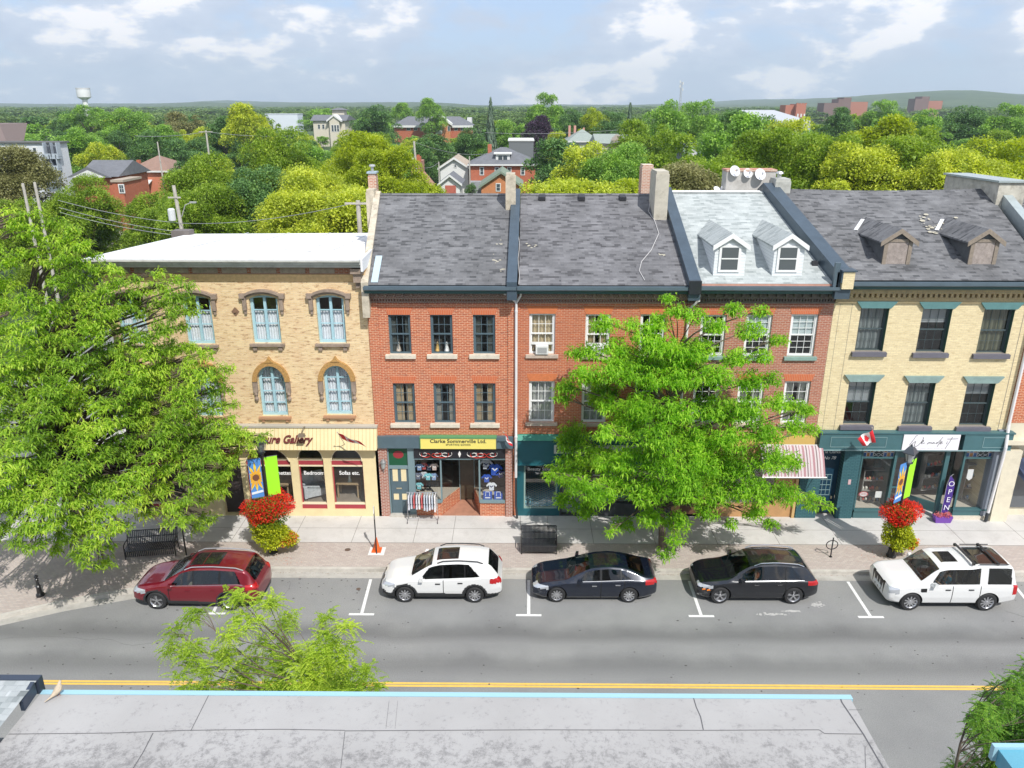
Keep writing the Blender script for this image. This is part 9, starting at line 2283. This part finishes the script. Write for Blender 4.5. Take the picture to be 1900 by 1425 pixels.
b=MB();b.prism([(x0-0.4,gz-0.2),(x0+6.4,gz-0.2),(x0+3,rz_-0.6)],Y-0.9,Y+5,'Y');g2=b.build('front_gable',mat('roof_grey'),H6)
b=MB();b.prism([(x0+0.4,gz-0.2),(x0+5.6,gz-0.2),(x0+3,rz_-1.1)],Y-0.95,Y-0.903,'Y');b.build('gable_wall',WHH,g2)
a,c=hx(216,234,345,Y-2);b=MB();b.box(a,c,Y-3,Y+3,0,F(225,338,Y-3).z);w_=b.build('bay',RBH,H6)
b=MB();b.box(a-0.2,c+0.2,Y-3.2,Y+3,F(225,338,Y-3).z+0.003,F(225,335,Y-3).z+0.1);b.build('bay_roof',mat('roof_tan'),w_)
a2,c2=hx(222,230,350,Y-3);win(H6,a2,c2,F(225,357,Y-3).z,F(225,343,Y-3).z,Y-3,cols=2)
Y=150;H7=bldg('red_roofed_house','orange-red brick house with brown hipped roof above the gravel lane',268,Y)
x0,x1=hx(241,312,330,Y);hip(H7,x0,x1,Y,Y+11,F(270,317,Y).z,F(290,289,Y+5).z,mat('house_salmon_brick',(0.55,0.19,0.11),0.85,var=0.08),RFB)
a,c=hx(264,270,325,Y);win(H7,a,c,F(267,334,Y).z,F(267,321,Y).z,Y,cols=1)
b=MB();a,c=hx(253,258,300,Y+2);b.box(a,c,Y+2,Y+2.8,4,F(255,297,Y+2).z);b.build('chimney',RBH,H7)
b=MB();a,c=hx(238,275,345,Y-2);z0=F(255,346,Y-2).z;b.hexa([(a,Y-2.5,z0),(c,Y-2.5,z0),(c,Y,z0+0.9),(a,Y,z0+0.9),(a,Y-2.5,z0+0.15),(c,Y-2.5,z0+0.15),(c,Y,z0+1.05),(a,Y,z0+1.05)])
for x in(a+0.2,c-0.2):b.box(x-0.1,x+0.1,Y-2.4,Y-2.2,0,z0)
b.build('porch',WHH,H7)
Y=135;H8=bldg('apartment_block','white four-storey apartment block with stacked balconies at the left edge',60,Y,'apartment building')
x0,x1=hx(-30,112,300,Y);zt=F(60,266,Y).z
b=MB();b.box(x0,x1,Y,Y+3,0,zt);b.build('wall',mat('apartment_white',(0.62,0.64,0.67),0.8,var=0.06),H8)
b=MB();b.box(x0-0.3,x1+0.3,Y-0.3,Y+3.3,zt+0.003,zt+0.25);b.build('roof_edge',mat('flat_dark',(0.12,0.12,0.12),0.9),H8)
for i in range(2):
 for j in range(3):
  a,c=hx(90+i*12,100+i*12,280+j*22,Y);z1=F(95,271+j*22,Y).z;z0=F(95,290+j*22,Y).z
  b=MB();b.box(a,c,Y-0.35,Y-0.31,z0,z1);bb_=b.build('balcony',mat('balcony_dark',(0.07,0.08,0.10),0.5),H8)
  b=MB();b.box(a-0.12,c+0.12,Y-1.2,Y-0.003,z0-0.35,z0-0.02);b.box(a-0.15,a-0.02,Y-1.2,Y-0.003,z0,z1+0.6);b.box(c+0.02,c+0.15,Y-1.2,Y-0.003,z0,z1+0.6);b.box(a,c,Y-1.2,Y-1.1,z0,z0+0.5);b.build('balcony_frame',mat('balcony_grey',(0.4,0.45,0.5),0.6),bb_)
for(px,py)in((65,279),(70,304),(12,290)):a,c=hx(px-3,px+3,py,Y);win(H8,a,c,F(px,py+5,Y).z,F(px,py-5,Y).z,Y,cols=1,rows=1)
b=MB();a,c=hx(-40,16,250,Y+4);b.hexa([(a,Y+3,zt+.1),(c,Y+3,zt+.1),(c,Y+8,zt+.1),(a,Y+8,zt+.1),(a,Y+4,F(5,230,Y+4).z),(c-1.2,Y+4,F(5,230,Y+4).z),(c-1.2,Y+12,F(5,230,Y+4).z),(a,Y+12,F(5,230,Y+4).z)]);b.build('mansard',mat('mansard_brown',(0.22,0.17,0.16),0.9),H8)
Y=370;H9=bldg('beige_gabled_building','beige building with white trimmed gable above the yellowing tree',612,Y,'building')
x0,x1=hx(581,640,230,Y);zw=F(610,223,Y).z
b=MB();b.box(x0,x1,Y,Y+20,0,zw);b.build('wall',BEH,H9)
b=MB();b.prism([(Y-1,zw-0.2),(Y+6,F(600,213,Y+6).z),(Y+21,zw-0.2)],x0-1,x1+1,'X');b.build('roof',RFG,H9)
a,c=hx(606,634,225,Y-2);xc=(a+c)/2;z0=F(620,223,Y-2).z;z1=F(620,213,Y-2).z
b=MB();b.prism([(a+1.2,0),(c-1.2,0),(c-1.2,z0),(xc,z1-0.6),(a+1.2,z0)],Y-2,Y+5,'Y');b.build('gable_bay',BEH,H9)
b=MB()
for s in(-1,1):
 xo=a if s<0 else c;b.hexa([(xo,Y-2.6,z0-0.8),(xc,Y-2.6,z1-0.6),(xc,Y+5,z1-0.6),(xo,Y+5,z0-0.8),(xo,Y-2.6,z0),(xc,Y-2.6,z1+0.2),(xc,Y+5,z1+0.2),(xo,Y+5,z0)])
b.build('gable_trim',WHH,H9)
for px in(592,600):a,c=hx(px-2,px+2,235,Y);win(H9,a,c,F(px,239,Y).z,F(px,231,Y).z,Y,cols=1)
for px in(617,622,627):a,c=hx(px-1.8,px+1.8,235,Y-2);win(H9,a,c,F(px,244,Y-2).z,F(px,232,Y-2).z,Y-2,cols=1)
a,c=hx(618,640,207,Y+10);b=MB();b.box(a,c,Y+8,Y+14,zw,F(630,204,Y+10).z);b.build('roof_lantern',BEH,H9)
b=MB();b.hexa([(a-1,Y+7,F(630,204,Y+10).z),(c+1,Y+7,F(630,204,Y+10).z),(c+1,Y+15,F(630,204,Y+10).z),(a-1,Y+15,F(630,204,Y+10).z),(a+2,Y+10,F(630,200,Y+10).z),(c-2,Y+10,F(630,200,Y+10).z),(c-2,Y+12,F(630,200,Y+10).z),(a+2,Y+12,F(630,200,Y+10).z)]);b.build('lantern_roof',RFG,H9)
Y=410;HA=bldg('long_brick_building','long red brick building with grey roof and arched central gable',805,Y,'building')
x0,x1=hx(731,874,235,Y);zw=F(800,233,Y).z;zr_=F(800,216,Y+8).z
b=MB();b.box(x0,x1,Y,Y+16,0,zw);b.build('wall',RBH,HA)
b=MB();b.face([(x0-1,Y-1,zw),(x1+1,Y-1,zw),(x1-6,Y+8,zr_),(x0+6,Y+8,zr_)]);b.face([(x1+1,Y+17,zw),(x0-1,Y+17,zw),(x0+6,Y+8,zr_),(x1-6,Y+8,zr_)]);b.face([(x0-1,Y+17,zw),(x0-1,Y-1,zw),(x0+6,Y+8,zr_)]);b.face([(x1+1,Y-1,zw),(x1+1,Y+17,zw),(x1-6,Y+8,zr_)]);r=b.build('roof',RFG,HA)
b=MB();b.box(x0-1,x1+1,Y-1.2,Y-1.003,zw-0.9,zw+0.1);b.build('eave_board',WHH,r)
a,c=hx(789,839,230,Y-3);xc=(a+c)/2;z0=F(815,230,Y-3).z;z1=F(815,215,Y-3).z
b=MB();b.prism([(a+1,0),(c-1,0),(c-1,z0),(xc,z1),(a+1,z0)],Y-3,Y+7,'Y');b.build('gable_bay',OBH,HA)
b=MB()
for s in(-1,1):
 xo=a if s<0 else c;b.hexa([(xo,Y-3.8,z0-0.9),(xc,Y-3.8,z1-0.2),(xc,Y+7,z1-0.2),(xo,Y+7,z0-0.9),(xo,Y-3.8,z0+0.2),(xc,Y-3.8,z1+0.8),(xc,Y+7,z1+0.8),(xo,Y+7,z0+0.2)])
b.build('gable_trim',WHH,HA)
b=MB();cx_,cz_=F(814,229,Y-3).x,F(814,229,Y-3).z;b.prism([(cx_-1.6,cz_-5),(cx_+1.6,cz_-5)]+[(cx_+1.6*math.cos(k*math.pi/8),cz_+1.8*math.sin(k*math.pi/8))for k in range(9)],Y-3.25,Y-3.003,'Y');w_=b.build('arched_window',WHH,HA)
b=MB();b.box(cx_-1.2,cx_-0.1,Y-3.3,Y-3.26,cz_-3,cz_+0.8);b.box(cx_+0.1,cx_+1.2,Y-3.3,Y-3.26,cz_-3,cz_+0.8);b.build('panes',GW,w_)
for px in(758,771,783,846,858):a,c=hx(px-3,px+3,238,Y);win(HA,a,c,F(px,242,Y).z,F(px,235,Y).z,Y,cols=2,rows=1)
for px in(798,833):a,c=hx(px-2,px+2,238,Y-3);win(HA,a,c,F(px,243,Y-3).z,F(px,234,Y-3).z,Y-3,cols=1,rows=1)
b=MB()
for(p0,p1,t_)in((738,765,210),(868,876,218)):a,c=hx(p0,p1,212,Y+25);b=MB();b.box(a,c,Y+18,Y+26,0,F(750,t_,Y+22).z);b.build('rear_wing',WHH,HA)
def block(nm,lab,p0,p1,ytop,Y,m,cat='building',rm=None,dep=14,zb=0):
 t=bldg(nm,lab,(p0+p1)/2,Y,cat);a,c=hx(p0,p1,ytop+4,Y);z=F((p0+p1)/2,ytop,Y).z
 b=MB();b.box(a,c,Y,Y+dep,zb,z);b.build('wall',m,t)
 b=MB();b.box(a-0.2,c+0.2,Y-0.2,Y+dep+0.2,z+0.003,z+0.3);b.build('roof_edge',rm or m,t);return t,a,c,z
block('flat_grey_building','dark grey flat-topped building with pale roof edge behind the large brick house',944,990,262,215,mat('dark_siding',(0.16,0.17,0.18),0.8),rm=WHH)
block('low_white_warehouse','long low white warehouse roof far off between the skyline trees',492,552,212,560,mat('warehouse_white',(0.62,0.66,0.72),0.7))
Y=190;HB=bldg('grey_green_roofed_house','house with large grey-green hipped roofs and pink chimneys behind the central trees',1120,Y)
x0,x1=hx(1058,1110,262,Y);hip(HB,x0,x1,Y,Y+14,F(1080,262,Y).z,F(1085,240,Y+7).z,WHH,mat('roof_greygreen',(0.28,0.32,0.29),0.9,var=0.1))
x0,x1=hx(1105,1180,262,Y-10);b=MB();zz0,zz1=F(1130,266,Y-10).z,F(1130,248,Y-2).z;b.prism([(Y-10.5,zz0),(Y-3,zz1),(Y+4,zz0)],x0,x1,'X');b.build('wing_roof',mat('roof_greygreen'),HB)
b=MB();b.box(x0+1,x1-1,Y-9.8,Y+3,0,zz0+0.1);b.build('wing_wall',BEH,HB)
a,c=hx(1138,1162,262,Y-13);xc=(a+c)/2;b=MB();b.prism([(a,0),(c,0),(c,F(1150,262,Y-13).z),(xc,F(1150,251,Y-13).z),(a,F(1150,262,Y-13).z)],Y-13,Y-6,'Y');b.build('front_gable',mat('roof_tan'),HB)
for k,(p0,p1)in enumerate(((1055,1059),(1065,1069),(1082,1085))):a,c=hx(p0,p1,236,Y+10);b=MB();b.box(a,c,Y+10,Y+11,4,F(1060,233+4*(k==2),Y+10).z);b.build('chimney',mat('chimney_pink',(0.55,0.28,0.22),0.8),HB)
Y=148;HC_=bldg('slate_gabled_house','blue-grey slate roof with a pale pointed gable between the trees',1290,Y)
x0,x1=hx(1270,1312,280,Y);b=MB();b.prism([(Y,F(1290,285,Y).z),(Y+5,F(1290,263,Y+5).z),(Y+10,F(1290,285,Y).z)],x0,x1,'X');b.box(x0+.5,x1-.5,Y+.3,Y+9.7,0,F(1290,285,Y).z+0.05);b.build('roof',mat('roof_slate',(0.22,0.25,0.29),0.8,var=0.08),HC_)
a,c=hx(1279,1293,280,Y-1);xc=(a+c)/2;b=MB();b.prism([(a,0),(c,0),(c,F(1286,286,Y-1).z),(xc,F(1286,264,Y-1).z),(a,F(1286,286,Y-1).z)],Y-1,Y+3,'Y');b.build('gable',WHH,HC_)
Y=335;HD=bldg('big_grey_roof_building','large plain pale grey roof left of the red brick tower',1450,Y,'building')
x0,x1=hx(1412,1470,215,Y);b=MB();b.hexa([(x0,Y,3),(x1+8,Y,3),(x1+8,Y+30,3),(x0,Y+30,3),(x0,Y,F(1440,225,Y).z),(x1+8,Y,F(1440,225,Y).z),(x1,Y+25,F(1440,204,Y+25).z),(x0-2,Y+25,F(1440,204,Y+25).z)]);b.build('roof',mat('metal_roof_pale',(0.44,0.46,0.48),0.7),HD)
b=MB();b.box(x0+1,x1+7,Y+1,Y+28,0,3.2);b.build('wall',WHH,HD)
Y=560;HE=bldg('brick_tower_building','twin orange-red brick tower blocks on the skyline at the right',1476,Y,'building')
TBR=mat('tower_brick',(0.44,0.17,0.115),0.85)
a,c=hx(1457,1475,205,Y);b=MB();b.box(a,c,Y,Y+12,0,F(1466,195,Y).z);b.build('wall',TBR,HE)
a,c=hx(1477,1495,205,Y-4);b=MB();b.box(a,c,Y-4,Y+10,0,F(1486,193,Y).z)
for k in range(4):b.box(a+(c-a)*k/3.5,a+(c-a)*k/3.5+1.2,Y-4,Y-3,F(1486,193,Y).z,F(1486,192,Y).z+0.3)
w_=b.build('wall',TBR,HE)
b=MB()
for k in range(3):b.box(a+1+k*2.2,a+2+k*2.2,Y-4.3,Y-4.003,F(1486,217,Y).z,F(1486,211,Y).z)
b.build('windows',WHH,w_)
for(lab,spec_,Y,q1)in(('dark brown stepped brick blocks on the skyline right of the red tower',((1530,1558,191),(1556,1572,184),(1566,1580,181),(1580,1612,189)),880,0),('small far brown brick blocks on the skyline below the blue hill',((1698,1712,183),(1710,1724,179),(1722,1750,187)),1100,1)):
 t=bldg('brick_block',lab,spec_[0][0],Y,'building')
 for i,(p0,p1,yt)in enumerate(spec_):
  a,c=hx(p0,p1,190,Y);b=MB();b.box(a,c-0.1,Y+i*0.5,Y+20,0,F(p0,yt,Y).z);b.build('wall',(mat('block_brown',(0.20,0.13,0.12),0.85)if i<len(spec_)-1 else mat('block_red',(0.40,0.17,0.12),0.85)),t)
Y=820;t=thing('water_tower','white water tower on the skyline at the left','water tower',(F(158,190,Y).x,Y,0))
xc=F(158,190,Y).x;zt=F(158,165,Y).z;zb=F(158,181,Y).z;rad=(F(170,170,Y).x-F(146,170,Y).x)/2
WT=mat('tank_white',(0.80,0.80,0.80),0.5)
zc1,zc2=F(158,180.5,Y).z,F(158,185,Y).z
b=MB();b.lathe([(rad*0.42,zc2),(rad*0.98,zc1),(rad,zc1+0.4),(rad*0.98,zt),(rad*0.6,zt+0.9),(0,zt+1.1)],(xc,Y,0),28);b.build('tank',WT,t,smooth=True)
b=MB();b.lathe([(rad*0.46,0),(rad*0.38,zc2-4),(rad*0.42,zc2)],(xc,Y,0),20);b.build('column',WT,t,smooth=True)
b=MB();b.lathe([(rad*1.02,zt-0.2),(rad*1.02,zt+1.0)],(xc,Y,0),28,cap=False);b.build('railing',mat('tank_rail',(0.6,0.6,0.6),0.6),t)
Y=900;t=thing('antenna_mast','thin grey lattice antenna mast rising above the skyline trees','antenna',(F(1262,190,Y).x,Y,0))
xc=F(1262,190,Y).x;zt=F(1262,152,Y).z
b=MB()
for s in((-1,-1),(1,-1),(0,1)):b.tube([(xc+s[0]*1.2,Y+s[1]*1.2,0),(xc+s[0]*0.8,Y+s[1]*0.8,zt)],0.22,5)
for k in range(22):z=zt*k/22;s=1 if k%2 else-1;b.tube([(xc-s*1.1,Y-1,z),(xc+s*1.1,Y-1,z+zt/22)],0.14,4)
b.build('lattice',mat('mast_grey',(0.45,0.46,0.48),0.6),t)
for(k,zz)in((-1,0.86),(1,0.93),(-1,0.97),(1,0.78)):b=MB();b.box(xc+k*1.6-0.5,xc+k*1.6+0.5,Y-1.5,Y-1,zt*zz,zt*zz+2.6);b.build('antenna_panel',WHH,t)
PW=mat('pole_wood',(0.46,0.43,0.38),0.9,var=0.15,vscale=3);WIRE=mat('wire_grey',(0.30,0.31,0.32),0.6)
def upole(px,pyt,pyb,Y,lab,r=0.14,arms=(),trans=None,lean=0.0):
 p=F(px,pyt,Y);t=thing('utility_pole',lab,'utility pole',(p.x,Y,0))
 b=MB();b.tube([(p.x+lean,Y,0),(p.x,Y,p.z)],[r*1.2,r*0.85],8);b.build('pole',PW,t)
 for(dz,w)in arms:b=MB();b.box(p.x-w,p.x+w,Y-0.16,Y-0.02-r,p.z-dz-0.06,p.z-dz+0.06);b.build('crossarm',PW,t)
 if trans:b=MB();b.lathe([(0.26,0),(0.28,0.05),(0.28,0.85),(0.2,0.95),(0,0.97)],(p.x-0.42,Y-0.1,p.z-trans),12);b.build('transformer',mat('transformer_grey',(0.62,0.64,0.65),0.5),t)
 return p,t
P1,t1=upole(322,344,430,62,'wooden pole with grey transformer and street light arm behind the white roof',0.16,arms=((0.9,0.5),),trans=2.7,lean=0.55)
b=MB();a=Vector((P1.x+0.3,62,P1.z-2.4));b.tube([a,a+Vector((0.4,0,0.9)),a+Vector((0.9,0,1.1))],0.04,6);b.box(a.x+0.8,a.x+1.3,61.9,62.1,a.z+1.05,a.z+1.17);b.build('lamp_arm',mat('tin'),t1)
upole(42,340,385,66,'left one of the twin pale poles behind the leftmost street tree',0.13);upole(64,338,380,66,'right one of the twin pale poles, nearer the olive tree',0.13)
P2,t2_=upole(664,372,440,46.5,'weathered pole with crossarm at the right end of the white roof',0.15,arms=((0.15,0.75),))
P3,t3_=upole(768,262,300,118,'leaning pole with transformer beside the tall red chimney',0.17,trans=3.2,lean=0.6)
P4,t4_=upole(382,242,280,130,'distant pole with a crossarm left of the beige gabled building',0.16,arms=((0.2,1.1),));P5,t5_=upole(292,263,300,140,'thin pole above the red-roofed house',0.13)
P6,t6_=upole(814,300,355,150,'pole at the left corner of the white gabled house',0.13);P7,_x=upole(871,290,360,160,'pole between the white gabled house and the large brick house',0.13)
def wires(lab,spans,r=0.02,sagk=0.018):
 t=thing('overhead_wires',lab,'wires',spans[0][0]);
 for(a,c)in spans:
  a,c=Vector(a),Vector(c);d=(c-a).length;n=12
  b=MB();b.tube([a.lerp(c,i/n)-Vector((0,0,sagk*d*4*(i/n)*(1-i/n)))for i in range(n+1)],r,4,cap=False);b.build('wire',WIRE,t)
A2=F(110,385,66);A3=F(64,345,66)
wires('grey wires sagging across the trees between the twin poles and the transformer pole',[(A2+Vector((0,0,0.6)),(P1.x,62,P1.z-2.9)),(A2,(P1.x,62,P1.z-3.6)),(A2-Vector((0,0,.4)),(P1.x,62,P1.z-3.9))],0.022)
wires('grey wires between the transformer pole and the pole at the party wall',[((P1.x,62,P1.z-2.9),(P2.x,46.5,P2.z-0.1)),((P1.x,62,P1.z-3.6),(P2.x-.5,46.5,P2.z-2.4)),((P1.x,62,P1.z-3.9),(P2.x,46.5,P2.z-2.9))],0.02)
wires('thin wires from the leaning pole towards the large brick house',[((P3.x,118,P3.z-.1),F(905,285,160)),((P3.x,118,P3.z-3.4),F(812,303,150))],0.03)
wires('thin wires over the distant trees at the upper left',[(F(250,252,140),(P4.x,130,P4.z-.2)),((P4.x,130,P4.z-.2),F(560,251,150))],0.035)
wires('thin wires above the dark tree right of the large brick house',[(F(900,246,170),F(1180,238,170)),(F(990,284,130),F(1150,262,140)),(F(995,304,130),F(1060,300,130))],0.03)
def far_car(px,py,Y,m,lab,rz):
 c=F(px,py,Y);t=thing('distant_car',lab,'car',(c.x,Y,0),rz)
 b=MB();b.prism([(-2.2,.35),(2.2,.35),(2.25,.8),(2.0,.95),(1.2,1.0),(.7,1.5),(-1.2,1.52),(-1.9,1.0),(-2.2,.9)],-0.88,0.88,'Y');b.build('body',m,t,world=False)
 b=MB();b.prism([(1.1,1.02),(.66,1.45),(-1.15,1.46),(-1.75,1.02)],-0.9,0.9,'Y');b.build('window_band',GW,t,world=False)
 for x in(-1.4,1.4):
  for s in(-1,1):b=MB();b.lathe([(0.33,-0.1),(0.33,0.1)],(x,s*0.82,0.33),12,axis='Y');b.build('wheel',TYRE,t,world=False)
far_car(802,352,140,PM_BLACK,'small dark car parked by the lean-to behind the shops',R(80))
far_car(836,356,143,PM_WHITE,'small white car parked before the white garage',R(85))
bg_tree(874,338,16,155,'dark','small dark shrub between the garage and the gabled brick house',kindname='garden_bush',q=qt)
bg_tree(5,268,60,80,'brown','reddish brown tree at the far left edge before the apartment block',q=qt)
# AIR
b=MB();b.box(-6500,6500,-120,6400,-1.1,260)
hz=b.build('haze',None);hz['kind']='stuff';hz.data.materials.clear()
hm=bpy.data.materials.new('air');hm.use_nodes=True;hn=hm.node_tree;hn.nodes.clear()
pv=hn.nodes.new('ShaderNodeVolumePrincipled');pv.inputs['Color'].default_value=(0.78,0.92,1.0,1);pv.inputs['Density'].default_value=0.00017;pv.inputs['Anisotropy'].default_value=0.2
ho=hn.nodes.new('ShaderNodeOutputMaterial');hn.links.new(pv.outputs[0],ho.inputs['Volume'])
hz.data.materials.append(hm)
